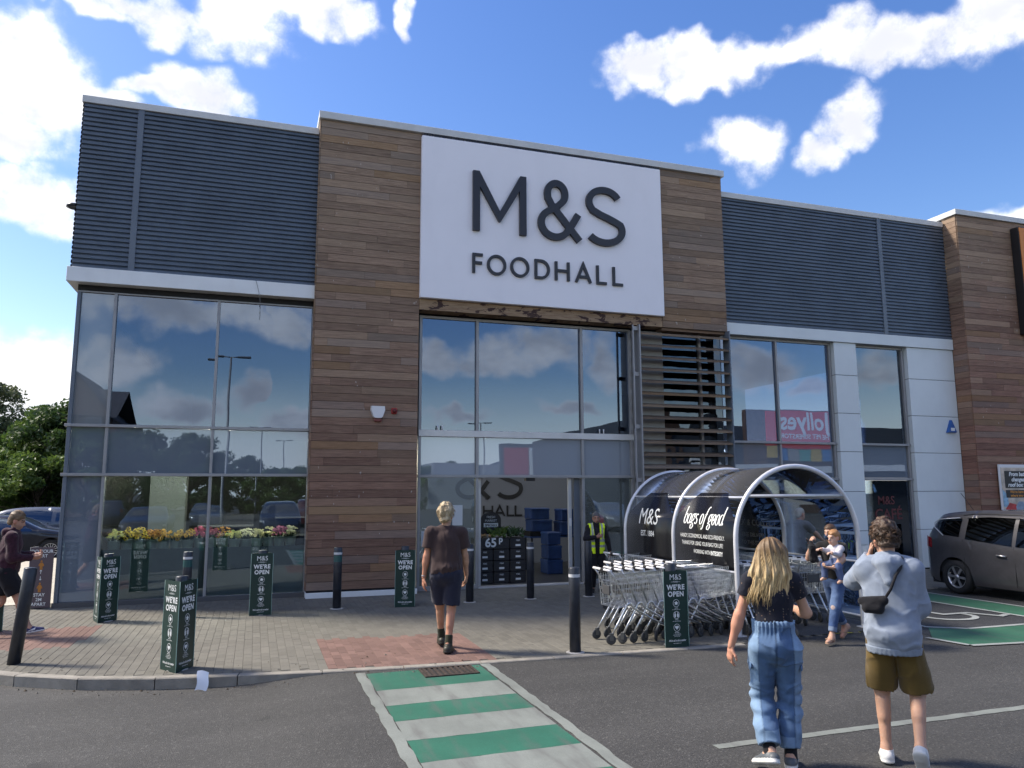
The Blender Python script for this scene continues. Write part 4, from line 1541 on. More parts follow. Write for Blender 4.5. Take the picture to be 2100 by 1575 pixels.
def trolley(x, y, rz, label, group=None, detail=True):
    t = thing('shopping_trolley', label, 'trolley', (x, y, 0.003), rz, group or 'wire shopping trolleys by the shelter')
    for k in ('basket', 'chassis', 'handle', 'coin_lock', 'plate'): link(k, TM[k], t)
    for wx, wy in ((.02, .222), (.02, -.222), (.93, .165), (.93, -.165)):
        a = rnd.uniform(-.9, .9)
        wh = link('castor', TM['fork'], t, (wx, wy, 0), (0, 0, a))
        link('tyre', TM['tyre'], wh)
    return t


ORD = ['first', 'second', 'third', 'fourth', 'fifth', 'sixth', 'seventh', 'eighth']
for i in range(8):
    trolley(4.52 + .172 * i, -6.09 + .018 * i, R(1.0), f'{ORD[i]} nested trolley from the left in the front row')
for i in range(6):
    trolley(5.02 + .172 * i, -5.38, R(0.5), f'{ORD[i]} nested trolley from the left in the row behind the front one')
trolley(5.80, -3.75, R(4), 'trolley standing apart beside the man in the yellow vest')
for i in range(6):
    trolley(6.85, -6.75 + .2 * i, R(90), f'{ORD[i]} trolley from the front in the left lane of the shelter')
for i in range(5):
    trolley(8.10, -6.0 + .2 * i, R(90), f'{ORD[i]} trolley from the front in the right lane of the shelter')

# ================================================================== trolley shelter
SH = thing('trolley_shelter', 'arched clear plastic trolley shelter with black printed side panels', 'shelter', (7.55, -4.65, 0))
HR, SP = 1.075, 1.285
HY = (-1.70, 0.0, 1.70)
TUBE = pm('satin_aluminium_tube', (0.70, 0.70, 0.72), 0.35, metal=0.3, var=.08)


def surf(s):
    """arc length s up the side from ground -> (x, z), left side negative"""
    if s <= SP: return (-HR, s)
    a = (s - SP) / HR
    if a <= math.pi: return (-HR * math.cos(a), SP + HR * math.sin(a))
    return (HR, SP - (s - SP - math.pi * HR))


TOT = 2 * SP + math.pi * HR


def subdiv(vs, fs, mx=.07):
    vs = list(vs)
    out, todo = [], []
    for f_ in fs:
        for k in range(1, len(f_) - 1): todo.append((f_[0], f_[k], f_[k + 1]))
    while todo:
        a, b, c = todo.pop()
        e = sorted((((vs[p][1] - vs[q][1]) ** 2, p, q) for p, q in ((a, b), (b, c), (c, a))), reverse=True)[0]
        if e[0] <= mx * mx:
            out.append((a, b, c))
            continue
        p, q = e[1], e[2]
        vs.append(((vs[p][0] + vs[q][0]) / 2, (vs[p][1] + vs[q][1]) / 2))
        m = len(vs) - 1
        r_ = [i for i in (a, b, c) if i not in (p, q)][0]
        tri = (a, b, c)
        todo.append(tuple(m if i == q else i for i in tri))
        todo.append(tuple(m if i == p else i for i in tri))
    return vs, out


def resample(P, st):
    out = [P[0]]
    for a, b in zip(P, P[1:]):
        n = max(1, int(math.hypot(b[0] - a[0], b[1] - a[1]) / st + .999))
        out += [(a[0] + (b[0] - a[0]) * k / n, a[1] + (b[1] - a[1]) * k / n) for k in range(1, n + 1)]
    return out

for y in HY:
    mb = MB()
    pts = [surf(TOT * k / 60) for k in range(61)]
    mb.tube([(x, y, z) for x, z in pts], .036, 10)
    mb.box(-HR - .07, -HR + .07, y - .07, y + .07, .002, .014)
    mb.box(HR - .07, HR + .07, y - .07, y + .07, .002, .014)
    mb.build('hoop', TUBE, SH)
for y in (-1.70, 1.70):
    mb = MB()
    c = .62 * HR
    zz = SP + math.sqrt(HR ** 2 - (.80 * HR) ** 2)
    mb.tube([(-.80 * HR, y, zz), (.80 * HR, y, zz)], .024, 8)
    mb.build('tie_bar', TUBE, SH)
for s in (SP + .66, TOT - SP - .66):
    x, z = surf(s)
    mb = MB()
    mb.tube([(x * .985, -1.7, z), (x * .985, 1.7, z)], .02, 8)
    mb.build('eaves_rail', TUBE, SH)
for x, zz in ((HR, .16), (HR, .95), (-HR, .86)):
    mb = MB()
    mb.tube([(x, -1.7, zz), (x, 1.7, zz)], .018, 8)
    mb.build('side_rail', TUBE, SH)
POLY = glass('clear_polycarbonate', (0.975, 0.985, 0.985), 0.0, 0.001, 1.5, film=(0.30, 0.32, 0.33), filmfac=0.045, ior=1.10)


SMOKE = glass('smoked_polycarbonate', (0.74, 0.76, 0.77), 0.0, 0.001, 1.5, film=(0.20, 0.20, 0.205), filmfac=0.30, ior=1.12)


def curved(name, s0, s1, y0, y1, mat, off=0.0, n=24, trim=0.0, th=.004):
    mb = MB()
    vs, fs = [], []
    for k in range(n + 1):
        s = s0 + (s1 - s0) * k / n
        (x, z), (x2, z2) = surf(s), surf(s + .01)
        tx, tz = x2 - x, z2 - z
        l = math.hypot(tx, tz)
        nx, nz = -tz / l, tx / l
        q = 0
        if trim: q = max(0.0, (k / n - .62) / .38) ** 1.0 * trim
        for o in (off, off - th):
            vs += [(x + nx * o, y0 + q, z + nz * o), (x + nx * o, y1 - q, z + nz * o)]
    for k in range(n):
        a, b = 4 * k, 4 * k + 4
        fs += [(a, b, b + 1, a + 1), (a + 2, a + 3, b + 3, b + 2), (a, a + 2, b + 2, b), (a + 1, b + 1, b + 3, a + 3)]
    fs += [(0, 1, 3, 2), (4 * n, 4 * n + 2, 4 * n + 3, 4 * n + 1)]
    mb.add(vs, fs, 0, True)
    return mb.build(name, mat, SH)


for a, b in ((-1.66, -.04), (.04, 1.66)):
    curved('clear_sheet', .87, SP + .62, a, b, POLY, 0.0, 16)
    curved('roof_sheet', SP + .63, TOT - SP - .63, a, b, SMOKE, 0.0, 24)
    curved('clear_sheet', TOT - SP - .62, TOT - .10, a, b, POLY, 0.0, 16)
VINYL = pm('black_vinyl', (0.010, 0.010, 0.012), 0.22, var=.1)
curved('black_panel', .885, SP + .74, -1.64, -.06, VINYL, .009, 24, .42)
curved('black_panel', .885, SP + .74, .06, 1.64, VINYL, .009, 24, .50)


def shprint(lines, yc, name):
    mb = MB()

    def fn(u, v):
        x, z = surf(v)
        x2, z2 = surf(v + .01)
        l = math.hypot(x2 - x, z2 - z)
        return (x - (z2 - z) / l * .0125, yc - u, z + (x2 - x) / l * .0125)
    for s_, v, size, kw in lines:
        vs, fs = subdiv(*flat_text(s_, size, **kw))
        mb.add([fn(a, v + b) for a, b in vs], fs)
    return mb, fn


for ln_ in (('M&S', 1.44, .40, dict(sx=.92)), ('EST. 1884', 1.24, .13, dict(bold=.002, sx=.9))):
    m_, fn = shprint([ln_], .86, 'print')
    m_.build('lettering', INK, SH)
for ln_ in (('HANDY, ECONOMICAL AND ECO-FRIENDLY.', 1.29, .085, dict(sx=.70)), ('THANKS FOR USING YOUR BAG FOR LIFE!', 1.18, .085, dict(sx=.70)), ('marksandspencer.com/plana', .905, .03, {})):
    m_, fn = shprint([ln_], -.84, 'print')
    m_.build('lettering', INK, SH)
m_, fn = shprint([('WORKING WITH', 1.06, .085, dict(sx=.70))], -.84, 'print')
vs_, fs_ = subdiv(*flat_text('INTEGRITY', .085, bold=.003, sx=.72, align='LEFT'))
m_.add([fn(.24 + a, 1.06 + b) for a, b in vs_], fs_)
m_.build('lettering', INK, SH)
m_ = MB()
# calligraphic heading, heavy verticals and hairline joins
def script(mb, text, u0, v0, h, fn):
    def o(x): return [(arc(x + .25, .5, .24, .5, 90, 440, 18), False)], .62
    G = {
        'b': ([([(.05, 1.75), (.02, .15)], False), (arc(.25, .5, .25, .5, 200, -150, 18), False)], .62),
        'a': ([(arc(.25, .5, .24, .5, 60, 330, 16), False), ([(.50, .98), (.48, .10), (.58, .03), (.66, .2)], False)], .72),
        'g': ([(arc(.24, .62, .20, .36, 0, 350, 16), False), ([(.14, .28), (.08, .12), (.40, .02), (.48, -.22), (.30, -.48), (.05, -.42), (.02, -.2), (.2, -.02)], False), ([(.38, .86), (.5, 1.02), (.58, .95)], False)], .66),
        's': ([(arc(.22, .74, .17, .24, 35, 210, 10) + [(.22, .52)] + arc(.21, .26, .19, .26, 60, -160, 12), False)], .54),
        'o': o(0),
        'f': ([([(.62, 1.62), (.50, 1.74), (.36, 1.55), (.22, .6), (.12, -.30), (-.02, -.50), (-.14, -.40)], False), ([(.06, .96), (.50, .96)], False)], .52),
        'd': ([(arc(.25, .5, .24, .5, 60, 330, 16), False), ([(.56, 1.75), (.48, .12), (.58, .02), (.66, .2)], False)], .70),
        ' ': ([], .34),
    }
    u = 0
    sl = .17
    i = 0
    wdt = sum(G[c][1] for c in text)
    for c in text:
        for st, cl in G[c][0]:
            i += 1
            stroke(mb, resample([((u + p[0] - wdt / 2 + sl * p[1]), p[1]) for p in st], .2), .17, lambda a, b, dd: tuple(Vector(fn(u0 + a * h * .98, v0 + b * h)) + Vector((-dd, 0, 0))), 0, .0004 + .0004 * (i % 3), closed=cl, nib=.28)
        u += G[c][1]


script(m_, 'bags of good', 0.0, 1.50, .158, fn)
m_.build('heading', INK, SH)
# far side panel, seen through the shelter
curved('black_panel', TOT - SP - .74, TOT - .885, .06, 1.64, VINYL, .009, 16)
mb = MB()
ff = lambda u, v: (HR - .012, .85 + u, v)
for s_, v, size in (('CLICK & COLLECT', 1.38, .16), ('FREE DELIVERY', 1.18, .10), ('TO THIS STORE', 1.04, .10)):
    put_text(mb, s_, lambda u, v_: (HR - .014, .85 - u, v_), 0, v, size)
mb.build('print', pm('grey_print', (.25, .25, .25), .5), SH)
# small notice on the clear side
boxpart('notice', pm('pink_notice', (0.55, 0.40, 0.40), 0.6), SH, HR - .012, HR - .007, -1.05, -.75, .80, 1.02)

# ================================================================== goods in the doorway and windows
CRATEM = pm('black_crate', (0.018, 0.018, 0.020), 0.5, var=.2, vs=6)


def crate_mesh():
    mb = MB()
    mb.bbox(-.185, .185, -.25, .25, 0, .235, .008)
    for zz in (.06, .12, .18): mb.bbox(-.188, .188, -.253, .253, zz, zz + .012, .003)
    return mb.mesh('crate', CRATEM)


CR = crate_mesh()
lb = MB()
f = lambda u, v: (u, -.2545, v)
lb.add([f(-.06, .055), f(.06, .055), f(.06, .098), f(-.06, .098)], [(0, 1, 2, 3)])
LBL = lb.mesh('label', INK)
lb = MB()
put_text(lb, 'M&S', f, 0, .165, .05)
LBL2 = lb.mesh('logo', INK)
POS = {0: 'bottom', 1: 'second', 2: 'third', 3: 'top'}
for c in range(3):
    for r_ in range(4):
        t = link('produce_crate', CR, None, (4.86 + c * .385, 0.92, .012 + r_ * .245))
        props(t, f'black produce crate, {POS[r_]} of the {["left", "middle", "right"][c]} stack in the doorway', 'crate', 'black crates in the doorway')
        if not (r_ == 3 and c < 2):
            link('label', LBL, t)
            link('logo', LBL2, t)
mb = MB()
put_text(mb, '65', lambda u, v: (5.04 + u, .655, .80 + v), -.05, 0, .27, bold=.008)
put_text(mb, 'p', lambda u, v: (5.04 + u, .655, .80 + v), .18, .10, .19, bold=.006)
pc = mb.build('price_print', INK)
props(pc, 'white 65p price on the black crates', 'price sign')
# vegetables on top
vr = random.Random(9)


def ball(mb, c, r, n=7, sq=.8):
    pr = [(max(.001, r * math.sin(math.pi * k / 5)), -r * sq * math.cos(math.pi * k / 5)) for k in range(6)]
    mb.lathe(pr, n, c, capped=False)


for k in range(3):
    mb = MB()
    for i in range(16):
        ball(mb, (vr.uniform(-.16, .16), vr.uniform(-.22, .2), .03 + vr.uniform(0, .05)), vr.uniform(.025, .045))
    if k:
        for i in range(60):
            a = vr.uniform(0, 6.28)
            l = vr.uniform(.08, .22)
            x, y = vr.uniform(-.14, .14), vr.uniform(-.2, .2)
            mb.add([(x, y, .04), (x + l * .5 * math.cos(a) - .03, y + l * .5 * math.sin(a), .04 + l * .7), (x + l * math.cos(a), y + l * math.sin(a), .05 + l), (x + l * .5 * math.cos(a) + .03, y + l * .5 * math.sin(a), .04 + l * .7)], [(0, 1, 2, 3)])
    o = mb.build('vegetables', pm(['onion_skin', 'leaf_green', 'dark_leaf'][k], [(0.32, 0.20, 0.09), (0.09, 0.15, 0.03), (0.04, 0.08, 0.03)][k], .6, var=.4, vs=20), loc=(4.86 + k * .385, .92, .985))
    props(o, ['heap of onions on the left stack of crates', 'leafy greens on the middle stack of crates', 'dark leafy greens on the right stack of crates'][k], 'vegetables')
FM = thing('market_sign', 'round topped black sign reading fresh market specials above the crates', 'sign', (5.12, 1.1, 1.05))
mb = MB()
mb.prism([(-.24, 0.0)] + [(.24 * math.cos(R(180 - a)), .33 + .17 * math.sin(R(180 - a))) for a in range(180, -1, -15)][::-1] + [(.24, 0.0)], lambda u, v, dd: (u, -dd, v), 0, .02)
mb.build('board', BLACK, FM)
mb = MB()
f = lambda u, v: (u, -.023, v)
put_text(mb, 'FRESH', f, 0, .36, .075)
put_text(mb, 'MARKET', f, 0, .28, .075)
mb.add([f(-.17, .16), f(.17, .16), f(.17, .25), f(-.17, .25)], [(0, 1, 2, 3)])
mb.build('print', INK, FM)
mb = MB()
put_text(mb, 'SPECIALS', lambda u, v: (u, -.025, v), 0, .18, .07, bold=.002)
mb.build('black_print', BLACK, FM)
BLUE = pm('blue_crate', (0.022, 0.060, 0.20), 0.5, var=.2, vs=5)
for i, (x, y, z, sx, sz) in enumerate(((7.05, 2.25, .012, .40, .34), (7.05, 2.25, .37, .36, .32), (7.05, 2.3, .71, .34, .30), (7.0, 3.0, 1.0, .55, .30), (6.95, 3.0, 1.31, .5, .28), (7.75, 2.9, .90, .55, .35), (7.75, 2.9, 1.26, .5, .3))):
    mb = MB()
    mb.bbox(-sx / 2, sx / 2, -.25, .25, 0, sz, .012)
    mb.bbox(-sx / 2 - .008, sx / 2 + .008, -.258, .258, sz * .82, sz * .95, .004)
    o = mb.build('blue_box', BLUE, loc=(x, y, z))
    props(o, ['blue box at the bottom of the stack inside the door', 'blue box second from the floor inside the door', 'blue box third from the floor inside the door', 'lower blue box on the left of the table inside', 'upper blue box on the left of the table inside', 'lower blue box on the right of the table inside', 'upper blue box on the right of the table inside'][i], 'box', 'blue boxes inside the entrance')
TB = thing('folding_table', 'dark table carrying blue boxes inside the entrance', 'table', (7.4, 3.0, 0))
boxpart('top', BLUE, TB, -.75, .75, -.3, .3, .84, .88)
for sx in (-.7, .66):
    for sy in (-.26, .22): boxpart('leg', BLACK, TB, sx, sx + .04, sy, sy + .04, .012, .84)
boxpart('plinth_box', DARK, TB, -.74, -.16, -.28, .28, .881, .995)

# bouquets behind the left window
FC = [(0.75, 0.55, 0.03), (0.62, 0.28, 0.02), (0.72, 0.45, 0.04), (0.60, 0.60, 0.16), (0.62, 0.36, 0.06), (0.40, 0.05, 0.12), (0.42, 0.10, 0.20), (0.70, 0.66, 0.30), (0.66, 0.64, 0.40), (0.35, 0.08, 0.14)]
names = ['bright yellow', 'deep orange', 'golden', 'pale yellow', 'amber', 'dark red', 'pink', 'cream', 'ivory', 'crimson']
FLM = vcol('petal', 0.7, 0.0, var=.2)
mb = MB()
mb.lathe([(.085, 0), (.115, .26), (.12, .265), (.118, .27)], 14)
BUCK = mb.mesh('bucket', pm('pale_bucket', (0.42, 0.50, 0.48), 0.5))
NTH = 'first second third fourth fifth sixth seventh eighth ninth tenth eleventh twelfth thirteenth fourteenth fifteenth sixteenth'.split()
order = [3, 0, 0, 1, 4, 2, 2, 5, 9, 1, 3, 8, 7, 7, 6, 8]
wherex = ['beside the glass corner', 'left of centre', 'near the middle mullion', 'right of the middle mullion', 'near the timber wall']
for i, k in enumerate(order):
    x = -2.5 + i * .215
    y = .62 + (.10 if i % 2 else 0)
    t = thing('flower_bouquet', f'{names[k]} flowers in a bucket, the {NTH[i]} from the left behind the glass', 'flowers', (x, y, .84 + .02 * math.sin(i)), 0, 'bouquets behind the left window')
    link('bucket', BUCK, t)
    mb = MB()
    mb.col = FC[k]
    for q in range(24):
        a, rr_ = vr.uniform(0, 6.28), vr.uniform(0, .17)
        c = (rr_ * math.cos(a), rr_ * math.sin(a), .40 + vr.uniform(-.08, .08) - rr_ * .25)
        s_ = vr.uniform(.85, 1.1)
        mb.col = tuple(min(1, v * s_) for v in FC[k])
        r = vr.uniform(.035, .058)
        # flat daisy head tilted outwards and to the glass
        nrm = Vector((c[0] * 3, c[1] * 3 - .5, .8)).normalized()
        u = nrm.orthogonal().normalized()
        w_ = nrm.cross(u)
        vs = [Vector(c) + nrm * .012]
        for p in range(12):
            an = p * math.pi / 6
            vs.append(Vector(c) + (u * math.cos(an) + w_ * math.sin(an)) * r * (1 if p % 2 else .72) + nrm * (.008 if p % 2 else 0))
        mb.add(vs, [(0, p + 1, (p + 1) % 12 + 1) for p in range(12)])
        if k in (0, 1, 2):
            mb.col = (.05, .025, .01)
            mb.add([Vector(c) + nrm * .016 + (u * math.cos(p) + w_ * math.sin(p)) * r * .35 for p in [j * 1.0472 for j in range(6)]], [tuple(range(6))])
    mb.build('blooms', FLM, t)
    mb = MB()
    for q in range(26):
        a, l = vr.uniform(0, 6.28), vr.uniform(.12, .24)
        dx, dy = math.cos(a), math.sin(a)
        b0 = Vector((dx * .04, dy * .04, .2))
        tip = b0 + Vector((dx * l * .6, dy * l * .6, l * .8))
        sd_ = Vector((-dy, dx, 0)) * .02
        mid = (b0 + tip) / 2
        mb.add([b0, mid + sd_, tip, mid - sd_], [(0, 1, 2, 3)])
    mb.build('leaves', pm('bouquet_leaf', (0.035, 0.07, 0.025), .6, var=.4, vs=12), t)
FS = thing('flower_stand', 'low dark stand carrying the flower buckets behind the glass', 'stand', (-.9, .66, 0))
boxpart('shelf', CRATEM, FS, -1.75, 1.85, -.22, .28, .79, .825)
for x in (-1.7, 0, 1.75): boxpart('leg', CRATEM, FS, x, x + .05, -.15, .2, .012, .79)
# dark display blocks further in
for i, (x, y, w_, h_) in enumerate(((-.6, 3.2, 1.2, 1.5), (1.2, 4.0, 1.4, 1.7), (11.8, 2.0, 1.4, 1.5), (15.2, 2.2, 1.0, 1.6))):
    t = thing('display_unit', ['dark display unit behind the flowers at the left', 'dark display unit behind the flowers at the right', 'dark display unit inside the wide right window', 'dark display unit inside the narrow right window'][i], 'shelving', (x, y, .012))
    boxpart('back', CRATEM, t, -w_ / 2, w_ / 2, .2, .24, 0, h_)
    for k in range(4): boxpart('shelf', pm('shelf_grey', (.12, .12, .12), .6), t, -w_ / 2, w_ / 2, -.2, .198, .1 + k * h_ / 4, .13 + k * h_ / 4)
# notices on the entrance glass
for i, (x, z, w_, h_) in enumerate(((4.06, 1.52, .22, .42), (3.42, 1.05, .26, .30), (4.18, .95, .2, .34), (3.95, 1.02, .18, .26))):
    o = boxpart('notice', pm('notice_paper', (0.50, 0.53, 0.55), .6), None, -w_ / 2, w_ / 2, -.004, 0, -h_ / 2, h_ / 2)
    o.location = (x, .014, z)
    props(o, ['tall notice taped to the entrance glass right of the walking man’s head', 'notice low on the entrance glass left of the walking man', 'notice with a round symbol beside the walking man’s elbow', 'small notice behind the walking man’s back'][i], 'notice')
boxpart('menu_board', CHAR, None, 16.30, 16.62, -.75, -.70, 0, 1.1)
props(bpy.data.objects['menu_board'], 'dark upright board standing by the white wall panels behind the young man', 'board')
# ================================================================== trees
def leaf_mat(name, c0, c1):
    mt = bpy.data.materials.new(name)
    mt.use_nodes = True
    t = NT(mt.node_tree)
    b = t.n('ShaderNodeBsdfPrincipled')
    pos = t.n('ShaderNodeNewGeometry').outputs['Position']
    n1 = t.noise(pos, 1.1, 4.0, 0.6)
    n2 = t.noise(pos, 9.0, 3.0, 0.6)
    c = t.mix(t.ss(n1, .35, .65), c0, c1)
    c = t.v('SCALE', c, t.m('MULTIPLY_ADD', n2, 1.0, 0.5))
    t.set(b.inputs['Base Color'], c)
    b.inputs['Roughness'].default_value = 0.55
    b.inputs['Transmission Weight'].default_value = 0.0
    tl = t.n('ShaderNodeBsdfTranslucent')
    t.set(tl.inputs[0], c)
    mx = t.n('ShaderNodeMixShader')
    mx.inputs[0].default_value = 0.35
    t.set(mx.inputs[1], b.outputs[0])
    t.set(mx.inputs[2], tl.outputs[0])
    t.set(t.n('ShaderNodeOutputMaterial').inputs[0], mx.outputs[0])
    return mt


LEAF = [leaf_mat('fresh_green_leaf', (0.065, 0.12, 0.022), (0.14, 0.21, 0.045)), leaf_mat('dark_green_leaf', (0.032, 0.066, 0.018), (0.075, 0.125, 0.032)), leaf_mat('grey_green_leaf', (0.08, 0.11, 0.045), (0.17, 0.19, 0.085))]
BARK = pm('bark', (0.075, 0.06, 0.045), 0.9, var=.35, vs=8, bump=.6, bs=25)


def tree_meshes(seed, h, rad, base, nclump, nleaf, leaf=.11, mat=0, open_=0.0, narrow=False):
    r = random.Random(seed)
    nr = np.random.RandomState(seed)
    mb = MB()
    trunk = [Vector((0, 0, -.2))]
    k = 7
    for i in range(1, k + 1):
        trunk.append(Vector((r.uniform(-.12, .12) * i * .4, r.uniform(-.12, .12) * i * .4, h * .8 * i / k)))
    mb.tube(trunk, [.025 * h * (1 - .11 * i) for i in range(k + 1)], 9)
    cl = []
    for c in range(nclump):
        a = r.uniform(0, 2 * math.pi)
        zz = base + (h - base) * (r.random() ** .8)
        f = (zz - base) / (h - base)
        prof = math.sin(math.pi * min(1, .18 + .82 * f)) ** .6 if not narrow else (1 - .6 * f)
        rr_ = rad * prof * math.sqrt(r.uniform(.15, 1.0))
        p = Vector((rr_ * math.cos(a), rr_ * math.sin(a), zz))
        cl.append((p, r.uniform(.35, .8) * rad * .34))
        if c % 2 == 0:
            j = min(k, max(1, int(k * (zz * .62) / (h * .8))))
            s0 = trunk[j]
            mid = (s0 + p) / 2 + Vector((0, 0, r.uniform(-.1, .25)))
            w0 = .010 * h * (1 - .09 * j)
            mb.tube([s0, mid, p], [w0, w0 * .55, w0 * .12], 5)
    tm = mb.mesh('trunk', BARK)
    n = nclump * nleaf
    P = np.zeros((n, 3))
    i = 0
    for p, cr in cl:
        d_ = nr.normal(size=(nleaf, 3))
        d_ /= np.linalg.norm(d_, axis=1)[:, None]
        q = nr.rand(nleaf) ** (1 / 2.2)
        P[i:i + nleaf] = np.array(p) + d_ * (q * cr)[:, None] * np.array([1, 1, .75])
        i += nleaf
    U = nr.normal(size=(n, 3))
    U /= np.linalg.norm(U, axis=1)[:, None]
    V = np.cross(U, nr.normal(size=(n, 3)))
    V /= np.linalg.norm(V, axis=1)[:, None]
    s = leaf * (0.6 + .8 * nr.rand(n))[:, None]
    verts = np.stack([P - U * s, P + V * s * .45, P + U * s, P - V * s * .45], 1).reshape(-1, 3)
    me = bpy.data.meshes.new('crown')
    me.vertices.add(4 * n)
    me.vertices.foreach_set('co', verts.ravel())
    me.loops.add(4 * n)
    me.loops.foreach_set('vertex_index', np.arange(4 * n, dtype=np.int32))
    me.polygons.add(n)
    me.polygons.foreach_set('loop_start', np.arange(0, 4 * n, 4, dtype=np.int32))
    me.polygons.foreach_set('loop_total', np.full(n, 4, dtype=np.int32))
    me.materials.append(LEAF[mat])
    me.update()
    return tm, me


TREE = {'big': tree_meshes(1, 8.6, 3.1, 1.6, 95, 260, .105, 2), 'mid': tree_meshes(2, 6.6, 2.9, .6, 90, 260, .12, 0), 'dark': tree_meshes(3, 6.8, 3.3, .4, 90, 260, .13, 1), 'bush': tree_meshes(4, 3.6, 2.4, .1, 60, 260, .10, 0)}


def tree(kind, x, y, label, sc=1.0, rz=0.0, name='tree', group='trees beyond the left flank'):
    t = thing(name, label, 'tree' if name == 'tree' else 'shrub', (x, y, -.1), rz, group)
    t.scale = (sc, sc, sc)
    link('trunk', TREE[kind][0], t)
    link('crown', TREE[kind][1], t)
    return t


tree('big', -14.4, 31.5, 'tall loose grey green tree at the left edge behind the fence', 1.0, .4)
tree('mid', -10.6, 29.0, 'fresh green tree between the tall tree and the store’s glass corner', .95, 1.9)
tree('dark', -8.6, 27.0, 'dark green tree right behind the store’s glass corner', .95, 2.5)
tree('bush', -11.6, 25.5, 'bright green shrub above the parked cars at the left', 1.15, .5, 'shrub')
tree('dark', -11.8, 33.0, 'dark tree filling the gap behind the fresh green one', .9, 4.0)
tree('bush', -9.2, 24.0, 'green shrub directly behind the silver blue car', 1.05, 2.2, 'shrub')
# wood across the car park, mirrored in the glass
for i, (k, x, y, s_) in enumerate((('dark', -8.5, -46, 1.0), ('dark', -4.5, -44, .92), ('mid', -12, -48, 1.05), ('dark', -1.0, -66, .8), ('bush', 3.5, -70, 1.3), ('dark', 8, -74, .8), ('mid', 13, -76, .85), ('bush', 18, -72, 1.4), ('dark', 22, -74, .8), ('mid', -6, -62, .9), ('bush', 1.5, -64, 1.2), ('dark', -20, -50, 1.1))):
    tree(k, x, y, f'tree across the car park mirrored in the glass, {ORD[i % 8]} of the {"near" if i < 8 else "far"} ones', s_, i * 1.3, 'tree', 'trees mirrored in the glass')

# timber fence, far left
FE = thing('timber_fence', 'pale brown boarded fence under the tall tree at the left edge', 'fence', (-13.6, 26.2, 0))
FT = pm('fence_timber', (0.24, 0.185, 0.145), .85, var=.2, vs=4, rand=.12)
for i in range(14):
    mb = MB()
    mb.box(0, .195, 0, .022, 0, 2.42 + .05 * math.sin(i * 1.7))
    mb.build('board', FT, FE, loc=(-2.4 + i * .2, 0, 0))
for x in (-2.3, -.9, .35):
    mb = MB()
    mb.box(x, x + .11, -.13, -.002, 0, 2.35)
    mb.build('post', FT, FE)
for zz in (.35, 1.1, 1.85):
    mb = MB()
    mb.box(-2.4, .42, -.06, -.001, zz, zz + .09)
    mb.build('rail', FT, FE)


# ================================================================== cars
def paint_mat(name, col, flake=.1, rough=.32):
    return pm(name, col, rough, metal=.35, var=flake, vs=6, coat=.8, spec=.5)


CARGLASS = glass('car_glass', (0.10, 0.11, 0.11), 0.10, 0.0, 1.0)
TYRE = pm('tyre_rubber', (0.018, 0.018, 0.019), .85, var=.2, vs=20)
RIM = pm('alloy_rim', (0.50, 0.50, 0.52), .3, metal=.8)
REDL = pm('red_lamp', (0.30, 0.012, 0.015), .2, coat=.5)
CLEARL = pm('clear_lamp', (0.55, 0.57, 0.6), .15, metal=.3, coat=.6)


def ip(x, P):
    """piecewise smooth interpolation"""
    if x <= P[0][0]: return P[0][1]
    for (a, u), (b, v) in zip(P, P[1:]):
        if x <= b:
            t = (x - a) / (b - a)
            return u + (v - u) * t
    return P[-1][1]


def smooth_prof(P, n=3):
    for _ in range(n):
        Q = [P[0]]
        for (a, u), (b, v) in zip(P, P[1:]):
            Q += [(a * .75 + b * .25, u * .75 + v * .25), (a * .25 + b * .75, u * .25 + v * .75)]
        Q.append(P[-1])
        P = Q
    return P


